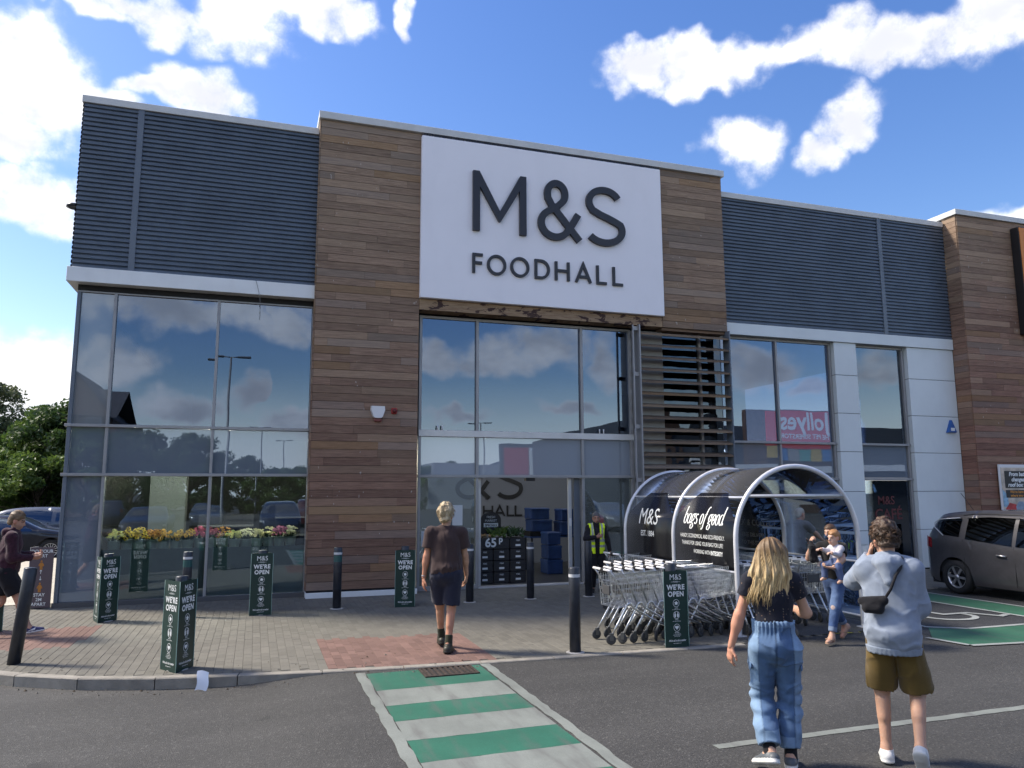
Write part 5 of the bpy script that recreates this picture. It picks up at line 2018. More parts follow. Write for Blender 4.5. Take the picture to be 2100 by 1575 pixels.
def car_parts(L, W, top, wheels, wr, wins, belt, spokes, tail, head, shoulder=.0, handles=()):
    """x: 0 rear .. L front. top: silhouette; wins: side glass polygons as (x0, x1, low fn pts, high fn pts)"""
    top = smooth_prof(top, 2)
    Hm = max(z for _, z in top)
    sill = .20
    ar = wr + .055

    def bot(x):
        z = sill + .06 * max(0, (.35 - x) / .35) + .08 * max(0, (x - L + .5) / .5)
        for wx in wheels:
            if abs(x - wx) < ar: z = max(z, wr + math.sqrt(ar * ar - (x - wx) ** 2))
        return z

    def plan(x):
        e = min(x, L - x)
        return 1 - .20 * max(0, 1 - e / .55) ** 2.2 - (.0 if e > .02 else .02)

    def half(x, z):
        bz = ip(x, belt)
        h = W / 2 * plan(x)
        if z < bz:
            q = (bz - z) / (bz - .2)
            return h * (1 - .035 * abs(q - .3) - (.05 if q > .85 else 0) * (q - .85) / .15) + shoulder * math.exp(-((q - .12) / .08) ** 2)
        q = (z - bz) / (Hm - bz)
        return h * (1 - .26 * q ** 1.15)
    xs_ = set(np.linspace(0, L, 60).tolist())
    for wx in wheels:
        for a in np.linspace(-ar, ar, 19): xs_.add(float(wx + a * .9999))
    xs_ = sorted(xs_)
    rows_ = 14
    vs, fs = [], []
    for x in xs_:
        b, tz = bot(x), max(ip(x, top), bot(x) + .02)
        bz = min(ip(x, belt), tz - .01)
        sec = []
        for i in range(rows_):
            q = i / (rows_ - 1)
            z = b + (tz - b) * q
            y = half(x, z)
            if q > .9: y *= 1 - 2.2 * (q - .9) ** 1.4
            sec.append((y, z))
        for y, z in sec: vs.append((x, y, z))
        yt = sec[-1][0]
        for k in range(1, 6): vs.append((x, yt * (1 - 2 * k / 6), tz + .022 * math.sin(math.pi * k / 6)))
        for y, z in reversed(sec): vs.append((x, -y, z))
    n = 2 * rows_ + 5
    for i in range(len(xs_) - 1):
        for k in range(n - 1):
            fs.append((i * n + k, i * n + k + 1, (i + 1) * n + k + 1, (i + 1) * n + k))
    fs.append(tuple(range(n - 1, -1, -1)))
    fs.append(tuple((len(xs_) - 1) * n + k for k in range(n)))
    body = MB()
    body.add(vs, fs, 0, True)
    under = MB()
    under.box(.15, L - .15, -W / 2 + .12, W / 2 - .12, .17, .42)
    for wx in wheels: under.box(wx - ar, wx + ar, -W / 2 + .05, W / 2 - .05, .40, wr + ar - .06)
    out = {'body': body, 'underside': under, 'glass': [], 'wheels': wheels, 'half': half}
    for x0, x1, lo, hi in wins:
        for s in (1, -1):
            g = MB()
            N = 16
            v2 = []
            for i in range(N + 1):
                x = x0 + (x1 - x0) * i / N
                a, b = ip(x, lo), ip(x, hi)
                for k in range(5):
                    z = a + (b - a) * k / 4
                    y = half(x, z)
                    b_, tz = bot(x), ip(x, top)
                    q = (z - b_) / (tz - b_)
                    if q > .9: y *= 1 - 2.2 * (q - .9) ** 1.4
                    v2.append((x, s * (y + .006), z))
            g.add(v2, [((i * 5 + k, (i + 1) * 5 + k, (i + 1) * 5 + k + 1, i * 5 + k + 1) if s < 0 else (i * 5 + k, i * 5 + k + 1, (i + 1) * 5 + k + 1, (i + 1) * 5 + k)) for i in range(N) for k in range(4)], 0, True)
            out['glass'].append(g)
    # wheel
    t = MB()
    t.lathe([(wr * .66, -.10), (wr * .93, -.11), (wr, -.07), (wr, .07), (wr * .93, .11), (wr * .66, .10)], 28, (0, 0, 0), 'y', capped=False)
    rm_ = MB()
    rm_.lathe([(wr * .67, .06), (wr * .67, .085), (wr * .60, .085), (wr * .585, .02)], 28, (0, 0, 0), 'y', capped=False)
    for k in range(spokes):
        a = 2 * math.pi * k / spokes
        wdt = .20 / spokes * 3.0 * wr
        c, s_ = math.cos(a), math.sin(a)
        P = [(wr * .10, -wdt * .55), (wr * .62, -wdt * .75), (wr * .62, wdt * .75), (wr * .10, wdt * .55)]
        rm_.add([(c * u - s_ * v, -dd, s_ * u + c * v) for dd in (.065, .085) for u, v in P], [(3, 2, 1, 0), (4, 5, 6, 7), (0, 1, 5, 4), (1, 2, 6, 5), (2, 3, 7, 6), (3, 0, 4, 7)])
    rm_.lathe([(wr * .16, .06), (wr * .15, .09), (.001, .095)], 14, (0, 0, 0), 'y')
    dk = MB()
    dk.lathe([(.001, .015), (wr * .66, .015)], 24, (0, 0, 0), 'y', capped=False)
    out['tyre'], out['rim'], out['hub'] = t, rm_, dk
    # lamps: patches on the body sides wrapping the corners
    for nm, spec_, mt in (('tail_lamp', tail, REDL), ('headlamp', head, CLEARL)):
        out[nm] = []
        for s in (1, -1):
            g = MB()
            x0, x1, z0, z1 = spec_
            v2 = []
            N = 6
            for i in range(N + 1):
                x = x0 + (x1 - x0) * i / N
                for z in (z0 + (.03 if nm == 'headlamp' else -.02) * i / N, z1 - .05 * i / N):
                    v2.append((x, s * (half(x, z) + .008), z))
            g.add(v2, [(2 * i, 2 * i + 1, 2 * i + 3, 2 * i + 2) if s > 0 else (2 * i, 2 * i + 2, 2 * i + 3, 2 * i + 1) for i in range(N)], 0, True)
            out[nm].append(g)
    return out


def car_meshes(parts):
    M = {'body': parts['body'].mesh('body', CARGLASS), 'underside': parts['underside'].mesh('underside', DARK)}
    M['window'] = [g.mesh('window', CARGLASS) for g in parts['glass']]
    M['tyre'] = parts['tyre'].mesh('tyre', TYRE)
    M['rim'] = parts['rim'].mesh('rim', RIM)
    M['hub'] = parts['hub'].mesh('hub', DARK)
    M['tail_lamp'] = [g.mesh('tail_lamp', REDL) for g in parts['tail_lamp']]
    M['headlamp'] = [g.mesh('headlamp', CLEARL) for g in parts['headlamp']]
    return M


MPV = dict(L=4.28, W=1.80,
           top=[(0, .72), (.03, .98), (.10, 1.10), (.30, 1.47), (.50, 1.56), (1.2, 1.615), (2.2, 1.60), (2.75, 1.50), (3.35, 1.12), (3.6, 1.02), (4.05, .90), (4.22, .78), (4.28, .55)],
           wheels=(.78, 3.42), wr=.325,
           wins=[(.36, .92, [(.36, 1.28), (.55, 1.13), (.92, 1.10)], [(.36, 1.36), (.45, 1.42), (.92, 1.46)]), (1.06, 2.02, [(1.06, 1.07), (2.02, .99)], [(1.06, 1.47), (1.5, 1.50), (2.02, 1.49)]), (2.10, 3.05, [(2.10, .985), (3.05, .98)], [(2.10, 1.49), (2.5, 1.44), (3.05, 1.12)])],
           belt=[(0, 1.04), (1.0, 1.03), (2.0, .96), (3.3, .92), (4.28, .80)], spokes=6, tail=(.015, .26, .88, 1.10), head=(3.75, 4.2, .70, .84), shoulder=.012)
SAL = dict(L=4.7, W=1.82,
           top=[(0, .55), (.03, .88), (.35, 1.02), (.85, 1.06), (1.5, 1.38), (2.1, 1.44), (2.7, 1.40), (3.4, 1.02), (3.7, .98), (4.4, .86), (4.64, .72), (4.7, .50)],
           wheels=(.95, 3.80), wr=.335,
           wins=[(1.05, 1.95, [(1.05, 1.06), (1.95, .96)], [(1.05, 1.10), (1.5, 1.30), (1.95, 1.355)]), (2.03, 3.25, [(2.03, .955), (3.25, .93)], [(2.03, 1.36), (2.6, 1.32), (3.25, .985)])],
           belt=[(0, .92), (1.5, .92), (3.3, .89), (4.7, .72)], spokes=15, tail=(.015, .30, .78, .92), head=(4.2, 4.64, .64, .78), shoulder=.01)
CARM = {'mpv': car_meshes(car_parts(**MPV)), 'saloon': car_meshes(car_parts(**SAL))}
CAR_SPEC = {'mpv': MPV, 'saloon': SAL}


def car(kind, x, y, rz, pmat, label, group=None, extra=False, cat='car'):
    M, S = CARM[kind], CAR_SPEC[kind]
    t = thing('parked_car', label, cat, (x, y, road_z(x) if y < -6 or x < -4 else -.008), rz, group)
    b = link('body', M['body'], t)
    b.material_slots[0].link = 'OBJECT'
    b.material_slots[0].material = pmat
    link('underside', M['underside'], t)
    for g in M['window']: link('window', g, t)
    for g in M['tail_lamp']: link('tail_lamp', g, t)
    for g in M['headlamp']: link('headlamp', g, t)
    for wx in S['wheels']:
        for s in (-1, 1):
            wh = link('wheel', M['tyre'], t, (wx, s * (S['W'] / 2 - .125), S['wr']), (0, rnd.uniform(0, 6), 0 if s < 0 else math.pi))
            link('rim', M['rim'], wh)
            link('hub', M['hub'], wh)
    return t


cg = car('mpv', 13.98, -3.22, R(-90), paint_mat('grey_car_paint', (0.075, 0.073, 0.081)), 'dark grey people carrier parked in the bay at the right edge')
for s in (1, -1):
    for x0, zz in ((1.72, .80), (2.72, .77)):
        mb = MB()
        mb.tube([(x0, s * .905, zz), (x0 + .02, s * .935, zz + .012), (x0 + .17, s * .935, zz + .004), (x0 + .19, s * .905, zz - .004)], .014, 7)
        mb.build('door_handle', RIM, cg)
    for P in ([(1.0, .32), (1.02, .7), (1.0, 1.06)], [(2.06, .26), (2.07, .7), (2.06, .98)]):
        mb = MB()
        mb.tube([(x, s * (.895 - .01 * abs(z - .7)), z) for x, z in P], .004, 5)
        mb.build('door_gap', DARK, cg)
    mb = MB()
    mb.tube([(.92, s * .80, 1.47), (.44, s * .80, 1.43), (.345, s * .83, 1.36), (.36, s * .862, 1.27), (.56, s * .882, 1.115)], .010, 6)
    mb.build('window_trim', ALUL, cg)
    mb = MB()
    mb.tube([(1.0, s * .79, 1.52), (1.3, s * .78, 1.555), (2.2, s * .765, 1.55), (2.5, s * .77, 1.50)], .012, 6)
    mb.build('roof_rail', BLACK, cg)
mb = MB()
mb.tube([(.55, 0, 1.60), (.28, 0, 1.95)], .006, 5)
mb.build('aerial', BLACK, cg)
mb = MB()
mb.add([(.06, -.6, 1.12), (.06, .6, 1.12), (.30, .52, 1.46), (.30, -.52, 1.46)], [(0, 1, 2, 3)])
mb.build('rear_window', CARGLASS, cg)

car('saloon', -9.9, 13.2, 0, paint_mat('black_car_paint', (0.012, 0.013, 0.022)), 'black saloon with many spoked wheels parked at the far left')
car('mpv', -6.0, 17.4, R(180), paint_mat('silver_blue_car_paint', (0.09, 0.105, 0.14)), 'silver blue people carrier behind the black saloon')
car('mpv', -12.5, 17.6, R(175), paint_mat('pale_silver_paint', (0.42, 0.44, 0.46)), 'pale car mostly hidden behind the man at the left edge')
# cars across the car park, mirrored in the shop glass
PC = [(0.10, 0.02, 0.02), (0.25, 0.26, 0.28), (0.02, 0.03, 0.06), (0.05, 0.05, 0.055), (0.35, 0.35, 0.36), (0.08, 0.09, 0.10), (0.03, 0.045, 0.08), (0.22, 0.23, 0.24)]
for i in range(12):
    k = ['mpv', 'saloon'][i % 2]
    x, y = -10 + (i % 6) * 5.6 + (2 if i > 5 else 0), -24 if i < 6 else -33
    c = PC[(i * 3) % 8]
    car(k, x, y, R(90 if i % 3 else -90), paint_mat('mirrored_paint_%d' % (i % 8), c), f'parked car mirrored in the shop glass, {ORD[i % 6]} of the {"nearer" if i < 6 else "farther"} row', 'cars mirrored in the glass')
for x, y, i in ((14, -19.5, 0), (20, -19.5, 1), (17, -25, 2)):
    car('mpv', x, y, R(90), paint_mat('mirrored_red_%d' % i, [(0.30, .02, .02), (.34, .03, .03), (.5, .5, .52)][i]), ['red car mirrored right of the doorway', 'second red car mirrored right of the doorway', 'pale car mirrored right of the doorway'][i], 'cars mirrored in the glass')

# ================================================================== lamp posts and buildings mirrored in the glass
GALV = pm('galvanised_steel', (0.20, 0.21, 0.22), .5, metal=.5)


def lamp_post(x, y, h, label, rz=0):
    t = thing('lamp_post', label, 'lamp post', (x, y, -.1), rz, 'car park lamp posts')
    mb = MB()
    mb.tube([(0, 0, 0), (0, 0, 1.2), (0, 0, 1.25), (0, 0, h)], [.11, .11, .075, .05], 10)
    mb.build('column', GALV, t)
    for s in (-1, 1):
        mb = MB()
        mb.tube([(0, 0, h), (s * .35, 0, h + .02)], .03, 6)
        mb.build('arm', GALV, t)
        mb = MB()
        mb.bbox(min(s * .33, s * 1.0), max(s * .33, s * 1.0), -.15, .15, h - .02, h + .06, .02)
        mb.build('lantern', GALV, t)


lamp_post(-1.45, -25, 8.9, 'twin headed lamp post mirrored in the left window')
lamp_post(0.25, -62, 8.2, 'small distant lamp post mirrored in the left window')
lamp_post(18.5, -48, 8.0, 'lamp post mirrored above the doorway')
lamp_post(3.0, -85, 8.5, 'most distant lamp post mirrored in the left window')

BRK = pm('red_brick', (0.105, 0.07, 0.062), .85, var=.25, vs=3)
TILE = pm('slate_tile', (0.07, 0.07, 0.075), .7, var=.2, vs=4)
HS = thing('brick_house', 'brick apartment house with steep gables mirrored at the glass corner', 'house', (-20.5, -62, 0))
boxpart('wall', BRK, HS, -9, 9, -6, 6, 0, 8.6)
for x0, x1, zr in ((-8, -1.5, 13.0), (2.5, 8.8, 12.4)):
    mb = MB()
    xm = (x0 + x1) / 2
    mb.add([(x0, 6.3, 8.6), (x1, 6.3, 8.6), (xm, 6.3, zr), (x0, -6, 8.6), (x1, -6, 8.6), (xm, -6, zr)], [(0, 1, 2), (5, 4, 3), (0, 3, 4, 1)])
    mb.build('gable', BRK, HS)
    mb = MB()
    mb.add([(x0 - .3, 6.6, 8.4), (xm, 6.6, zr + .15), (xm, -6, zr + .15), (x0 - .3, -6, 8.4), (x1 + .3, 6.6, 8.4), (x1 + .3, -6, 8.4)], [(0, 1, 2, 3), (1, 4, 5, 2)])
    mb.build('roof', TILE, HS)
mb = MB()
mb.add([(-9.3, 6.4, 8.6), (9.3, 6.4, 8.6), (9.3, 0, 11.6), (-9.3, 0, 11.6), (9.3, -6.3, 8.6), (-9.3, -6.3, 8.6)], [(0, 1, 2, 3), (3, 2, 4, 5)])
mb.build('roof', TILE, HS)
for i in range(5):
    for zz in (1.2, 4.2, 7.0):
        wn_ = boxpart('window', INK, HS, -8 + i * 3.7, -6.9 + i * 3.7, 6.001, 6.06, zz, zz + 1.5)
        boxpart('glazing', pm('house_glazing', (.04, .05, .06), .2), wn_, -7.92 + i * 3.7, -6.98 + i * 3.7, 6.061, 6.07, zz + .08, zz + 1.42)

PSH = thing('pet_store', 'dark retail shed with a red pet superstore sign mirrored in the right window', 'building', (52, -42, 0))
SHED = pm('shed_grey', (0.055, 0.065, 0.078), .6, var=.1)
boxpart('wall', SHED, PSH, -22, 40, -25, 0, 0, 7.9)
boxpart('tower', pm('shed_timber', (0.10, 0.06, 0.042), .8, var=.2), PSH, -11, 1.5, .01, .5, 0, 9.3)
boxpart('tower', pm('shed_timber', (0.10, 0.06, 0.042), .8, var=.2), PSH, -22, -18.5, .01, .5, 0, 9.0)
boxpart('tower', SHED, PSH, 8, 11, .01, .5, 0, 9.4)
boxpart('canopy', WHITE, PSH, -17, 38, .01, 1.2, 3.6, 4.2)
PS = thing('pet_store_sign', 'red Jollyes sign mirrored in the right window', 'sign', (47.2, -41.4, 7.6))
boxpart('panel', pm('sign_red', (0.60, 0.010, 0.012), .5), PS, -4.3, 4.3, 0, .12, -1.75, 1.6)
mb = MB()
put_text(mb, 'Jollyes', lambda u, v: (-u, .14, v), 0, -.1, 2.3, bold=.05, sx=.95)
put_text(mb, 'THE PET SUPERSTORE', lambda u, v: (-u, .14, v), 0, -.95, .62, bold=.01)
mb.build('print', INK, PS)
for i in range(7):
    boxpart('printed_pet', pm('pet_%d' % (i % 4), [(.5, .35, .05), (.06, .2, .45), (.3, .3, .3), (.1, .35, .3)][i % 4], .6), PS, -4.2 + i * 1.2, -3.1 + i * 1.2, .01, .13, -2.9, -1.78)
RS = thing('far_retail_shed', 'pale curved retail shed with a red sign mirrored above the doorway', 'building', (33, -70, 0))
boxpart('wall', pm('shed_pale', (.28, .30, .33), .6), RS, -14, 30, -20, 0, 0, 5.2)
mb = MB()
mb.prism([(-4, 0)] + [(-4 + 26 * k / 12, 2.6 * math.sin(math.pi * k / 12)) for k in range(1, 12)] + [(22, 0)], lambda u, v, dd: (u, -20 + dd, 5.2 + v), 0, 20)
mb.build('vaulted_roof', SHED, RS)
boxpart('entrance_tower', SHED, RS, -6.2, .6, .01, .7, 0, 7.8)
boxpart('red_sign', pm('sign_red2', (0.42, 0.03, 0.04), .5), RS, -5.8, -2.7, .71, .8, 3.6, 7.3)
boxpart('pale_sign', INK, RS, -2.6, -.2, .71, .8, 3.6, 7.3)
# ================================================================== people (smooth-blended solids turned into one skin)
A = lambda *v: np.array(v, float)
unit = lambda v: v / (np.linalg.norm(v) + 1e-12)


def nz(P, f, seed=0, oct_=3):
    r = np.random.RandomState(seed)
    out = np.zeros(len(P))
    a = 1.0
    for o in range(oct_):
        for k in range(4):
            d_ = r.normal(size=3)
            d_ /= np.linalg.norm(d_)
            out += a * np.sin(P @ d_ * f + r.uniform(0, 6.28) + 1.7 * np.sin(P @ r.normal(size=3) * f * .35 + k))
        f *= 2.1
        a *= .5
    return out / 4


def C(a, b, ra, rb, sq=None, flat=(0, 0)): return ('c', np.array(a, float), np.array(b, float), ra, rb, sq, flat)
def E(c, r, rot=None): return ('e', np.array(c, float), np.array(r, float), rot)


def prim_eval(p, Q):
    if p[0] == 'c':
        _, a, b, ra, rb, sq, flat = p
        ba = b - a
        L2 = ba @ ba + 1e-12
        pa = Q - a
        h = np.clip(pa @ ba / L2, 0, 1)
        v = pa - h[:, None] * ba
        if sq is not None:
            e, f = sq
            v = v + np.outer(v @ e, e) * (1 / f - 1)
        d_ = np.sqrt((v * v).sum(1)) - (ra + (rb - ra) * h)
        if sq is not None: d_ = d_ * max(.5, sq[1])
        if flat[1]: d_ = np.maximum(d_, (Q - b) @ unit(ba))
        if flat[0]: d_ = np.maximum(d_, -(Q - a) @ unit(ba))
        return d_
    _, c, r, rot = p
    v = Q - c
    if rot is not None: v = v @ rot
    k0 = np.sqrt(((v / r) ** 2).sum(1))
    return (k0 - 1) * r.min() * .9 + 0 * k0


def prim_box(p, m):
    if p[0] == 'c':
        _, a, b, ra, rb, sq, fl = p
        r = max(ra, rb) + m
        return np.minimum(a, b) - r, np.maximum(a, b) + r
    r = p[2].max() + m
    return p[1] - r, p[1] + r


def solid(prims, h, k=.03, disp=None, cut=None, amp=0.0):
    lo = np.min([prim_box(p, .03 + amp)[0] for p in prims], 0)
    hi = np.max([prim_box(p, .03 + amp)[1] for p in prims], 0)
    ax = [np.arange(lo[i], hi[i] + h, h) for i in range(3)]
    n = [len(a) for a in ax]
    D = np.full(n, .5)
    for p in prims:
        b0, b1 = prim_box(p, .05 + k)
        i0 = [max(0, int((b0[i] - lo[i]) / h)) for i in range(3)]
        i1 = [min(n[i], int((b1[i] - lo[i]) / h) + 2) for i in range(3)]
        sub = tuple(slice(i0[i], i1[i]) for i in range(3))
        g = np.meshgrid(*[ax[i][i0[i]:i1[i]] for i in range(3)], indexing='ij')
        Q = np.stack([q.ravel() for q in g], 1)
        d_ = prim_eval(p, Q).reshape(g[0].shape)
        a = D[sub]
        hh = np.clip(.5 + .5 * (a - d_) / k, 0, 1)
        D[sub] = a * (1 - hh) + d_ * hh - k * hh * (1 - hh)
    if disp is not None or cut is not None:
        near = np.abs(D) < (.06 + amp)
        idx = np.where(near)
        Q = np.stack([ax[i][idx[i]] for i in range(3)], 1)
        v = D[idx]
        if disp is not None: v = v - disp(Q)
        if cut is not None:
            v = np.maximum(v, cut(Q))
        D[idx] = v
        if cut is not None:
            deep = np.where(D <= -(.06 + amp))
            if len(deep[0]):
                Q = np.stack([ax[i][deep[i]] for i in range(3)], 1)
                D[deep] = np.maximum(D[deep], cut(Q))
    D[0], D[-1], D[:, 0], D[:, -1], D[:, :, 0], D[:, :, -1] = .5, .5, .5, .5, .5, .5
    S = D < 0
    m = [q - 1 for q in n]
    cs = [(i, j, l) for i in (0, 1) for j in (0, 1) for l in (0, 1)]
    cv = {c: D[c[0]:c[0] + m[0], c[1]:c[1] + m[1], c[2]:c[2] + m[2]] for c in cs}
    cnt = sum((cv[c] < 0).astype(np.int8) for c in cs)
    act = (cnt > 0) & (cnt < 8)
    ci = np.where(act)
    V = np.zeros((len(ci[0]), 3))
    W = np.zeros(len(ci[0]))
    for a in cs:
        for d_ in range(3):
            if a[d_]: continue
            b = tuple(a[i] + (1 if i == d_ else 0) for i in range(3))
            va, vb = cv[a][ci], cv[b][ci]
            x = (va < 0) != (vb < 0)
            t = np.where(x, va / np.where(x, va - vb, 1), 0)
            off = np.tile(np.array(a, float), (len(t), 1))
            off[:, d_] += t
            V += off * x[:, None]
            W += x
    V = V / W[:, None] + np.stack(ci, 1)
    V = V * h + np.array([ax[0][0], ax[1][0], ax[2][0]])
    idm = -np.ones(m, int)
    idm[ci] = np.arange(len(V))
    F = []
    for d_ in range(3):
        e1, e2 = [(1, 2), (2, 0), (0, 1)][d_]
        sl0 = [slice(1, None)] * 3
        sl0[d_] = slice(0, -1)
        sl1 = [slice(1, None)] * 3
        sl1[d_] = slice(1, None)
        s0 = S[tuple(slice(1, n[i] - 1) if i != d_ else slice(0, n[i] - 1) for i in range(3))]
        s1 = S[tuple(slice(1, n[i] - 1) if i != d_ else slice(1, n[i]) for i in range(3))]
        x = np.where(s0 != s1)
        base = [x[i] + (1 if i != d_ else 0) for i in range(3)]

        def cell(o1, o2):
            q = list(base)
            q[e1] = q[e1] - o1
            q[e2] = q[e2] - o2
            return idm[q[0], q[1], q[2]]
        quad = np.stack([cell(1, 1), cell(0, 1), cell(0, 0), cell(1, 0)], 1)
        fl = s1[x]
        quad[fl] = quad[fl][:, ::-1]
        F.append(quad)
    return V, np.concatenate(F)


def solid_mesh(name, parts, col, mat, smooth=True):
    """parts: list of (V, F); colour function on positions"""
    vs, fs, o = [], [], 0
    for V, F in parts:
        vs.append(V)
        fs.append(F + o)
        o += len(V)
    V, F = np.concatenate(vs), np.concatenate(fs)
    F = F[(F >= 0).all(1)]
    me = bpy.data.meshes.new(name)
    me.vertices.add(len(V))
    me.vertices.foreach_set('co', V.astype(np.float32).ravel())
    me.loops.add(4 * len(F))
    me.loops.foreach_set('vertex_index', F.astype(np.int32).ravel())
    me.polygons.add(len(F))
    me.polygons.foreach_set('loop_start', np.arange(0, 4 * len(F), 4, dtype=np.int32))
    me.polygons.foreach_set('loop_total', np.full(len(F), 4, dtype=np.int32))
    me.polygons.foreach_set('use_smooth', np.ones(len(F), dtype=bool))
    me.materials.append(mat)
    c = col(V) if callable(col) else np.tile(np.array(col, float), (len(V), 1))
    at = me.color_attributes.new('Col', 'FLOAT_COLOR', 'POINT')
    at.data.foreach_set('color', np.concatenate([np.clip(c, 0, 1), np.ones((len(V), 1))], 1).astype(np.float32).ravel())
    me.update()
    me.validate()
    return me


SKINM = vcol('skin', .55, .12, 180, .35, sss=.12, var=.06)
CLOTH = vcol('cloth', .88, .35, 420, .2, sheen=.15, var=.10)
DENIM = vcol('denim', .85, .4, 500, .2, sheen=.1, var=.16)
HAIRM = vcol('hair', .5, .6, 160, .4, var=.25)
LEATH = vcol('shoe', .5, .15, 120, .4, var=.08)
UZ = A(0, 0, 1)


def ik(a, b, l1, l2, hint):
    d_ = b - a
    L = np.linalg.norm(d_)
    if L > (l1 + l2) * .999:
        b = a + d_ / L * (l1 + l2) * .999
        d_ = b - a
        L = np.linalg.norm(d_)
    x = (l1 * l1 - l2 * l2 + L * L) / (2 * L)
    hgt = math.sqrt(max(0, l1 * l1 - x * x))
    u = d_ / L
    hn = hint - u * (hint @ u)
    return a + u * x + unit(hn) * hgt, b


def skeleton(H, ankles, toes, wrists, ehint, lean=0.0, shift=(0, 0), turn=0.0, width=1.0, headtilt=A(0, 0, 0), knee=None):
    """local frame: facing +y, right hand at +x. ankles/toes/wrists: dict L,R"""
    s = H / 1.75
    J = {'s': s}
    px, py = shift
    J['pel'] = A(px, py, .95) * A(1, 1, s)
    sp = unit(A(0, math.sin(lean), math.cos(lean)))
    J['waist'] = J['pel'] + sp * .13 * s
    J['chest'] = J['pel'] + sp * .34 * s
    J['neck'] = J['pel'] + sp * .545 * s
    J['head'] = J['neck'] + (sp * .125 + A(0, .015, 0)) * s + headtilt
    c, sn = math.cos(turn), math.sin(turn)
    sx = A(c, sn, 0)
    J['sx'] = sx
    J['front'] = A(-sn, c, 0)
    for n_, q in (('L', -1), ('R', 1)):
        J['sh' + n_] = J['pel'] + sp * .465 * s + sx * q * .172 * s * width
        J['hip' + n_] = J['pel'] + A(q * .088 * s, 0, -.04 * s)
        kh = (knee or {}).get(n_, A(q * .12, 1, 0))
        J['kn' + n_], J['an' + n_] = ik(J['hip' + n_], A(*ankles[n_]), .425 * s, .415 * s, kh)
        J['toe' + n_] = unit(A(*toes[n_]))
        J['el' + n_], J['wr' + n_] = ik(J['sh' + n_], A(*wrists[n_]), .295 * s, .255 * s, A(*ehint[n_]))
    return J


def body_prims(J, fat=1.0):
    s = J['s']
    f = J['front']
    P = [C(J['pel'], J['waist'], .145 * s * fat, .125 * s * fat, (f, .74)), C(J['waist'], J['chest'], .125 * s * fat, .150 * s * fat, (f, .70)),
         C(J['neck'] - UZ * .06 * s, J['shL'] - UZ * .018 * s, .046 * s, .046 * s), C(J['neck'] - UZ * .06 * s, J['shR'] - UZ * .018 * s, .046 * s, .046 * s), C(J['neck'] - A(0, 0, .05) * s, J['head'] + A(0, -.01, -.02), .058 * s, .052 * s)]
    for n_ in 'LR':
        P += [C(J['sh' + n_] - UZ * .010, J['el' + n_], .045 * s, .039 * s), C(J['el' + n_], J['wr' + n_], .041 * s, .027 * s)]
        fm = J['el' + n_] * .72 + J['wr' + n_] * .28
        P += [E(fm, A(.042, .042, .05) * s)]
        P += [C(J['hip' + n_], J['kn' + n_], .088 * s, .056 * s), C(J['kn' + n_], J['an' + n_], .052 * s, .036 * s)]
        back = -unit(np.cross(np.cross(J['an' + n_] - J['kn' + n_], J['toe' + n_]), J['an' + n_] - J['kn' + n_]))
        back = -unit(J['toe' + n_] - unit(J['an' + n_] - J['kn' + n_]) * (J['toe' + n_] @ unit(J['an' + n_] - J['kn' + n_])))
        cf = J['kn' + n_] * .70 + J['an' + n_] * .30 + back * .018 * s
        lx = unit(J['kn' + n_] - J['an' + n_])
        P += [C(cf + lx * .04 * s, cf - lx * .07 * s, .045 * s, .039 * s)]
    return P


def foot_prims(J, n_, infl=0.0, barefoot=True):
    s = J['s']
    a, t = J['an' + n_], J['toe' + n_]
    up = unit(unit(J['kn' + n_] - a) - t * (unit(J['kn' + n_] - a) @ t))
    heel = a - up * .052 * s - t * .045 * s
    toe = a - up * .066 * s + t * .155 * s
    return up, heel, toe, [C(heel, a + t * .05 * s - up * .045 * s, .036 * s + infl, .038 * s + infl, (up, .95)), C(a + t * .03 * s - up * .04 * s, toe, .040 * s + infl, .033 * s + infl, (up, .72)), C(a, a - up * .045 * s, .036 * s + infl, .038 * s + infl)]


def hand_prims(w, d_, nrm, side, curl=.5, s=1.0, spread=.1):
    """w wrist, d_ pointing to the fingers, nrm out of the palm, side +1/-1: where the thumb is"""
    d_ = unit(d_)
    nrm = unit(nrm - d_ * (nrm @ d_))
    ac = unit(np.cross(d_, nrm)) * side
    P = [C(w - d_ * .02, w + d_ * .03 * s, .026 * s, .033 * s, (nrm, .6)), C(w + d_ * .02 * s, w + d_ * .075 * s, .035 * s, .038 * s, (nrm, .42))]
    for k, (off, ln) in enumerate(((.030, .92), (.010, 1.0), (-.010, .95), (-.029, .76))):
        p = w + (d_ * .085 + ac * off) * s
        cur = curl * (1 + .12 * k)
        dirn = unit(d_ + ac * off * spread * 10 * .3)
        for seg, (l, r) in enumerate(((.042, .0088), (.028, .0082), (.020, .0074))):
            cur_d = unit(dirn * math.cos(cur * (seg + .6)) + nrm * math.sin(cur * (seg + .6)))
            q = p + cur_d * l * ln * s
            P.append(C(p, q, r * s, (r - .0006) * s))
            p = q
    p = w + (d_ * .028 + ac * .030) * s
    t1 = unit(d_ * .75 + ac * .75 + nrm * .25)
    q = p + t1 * .042 * s
    P.append(C(p, q, .0125 * s, .0105 * s))
    P.append(C(q, q + unit(d_ * .95 + ac * .25 + nrm * .3) * .032 * s, .0100 * s, .0085 * s))
    return P


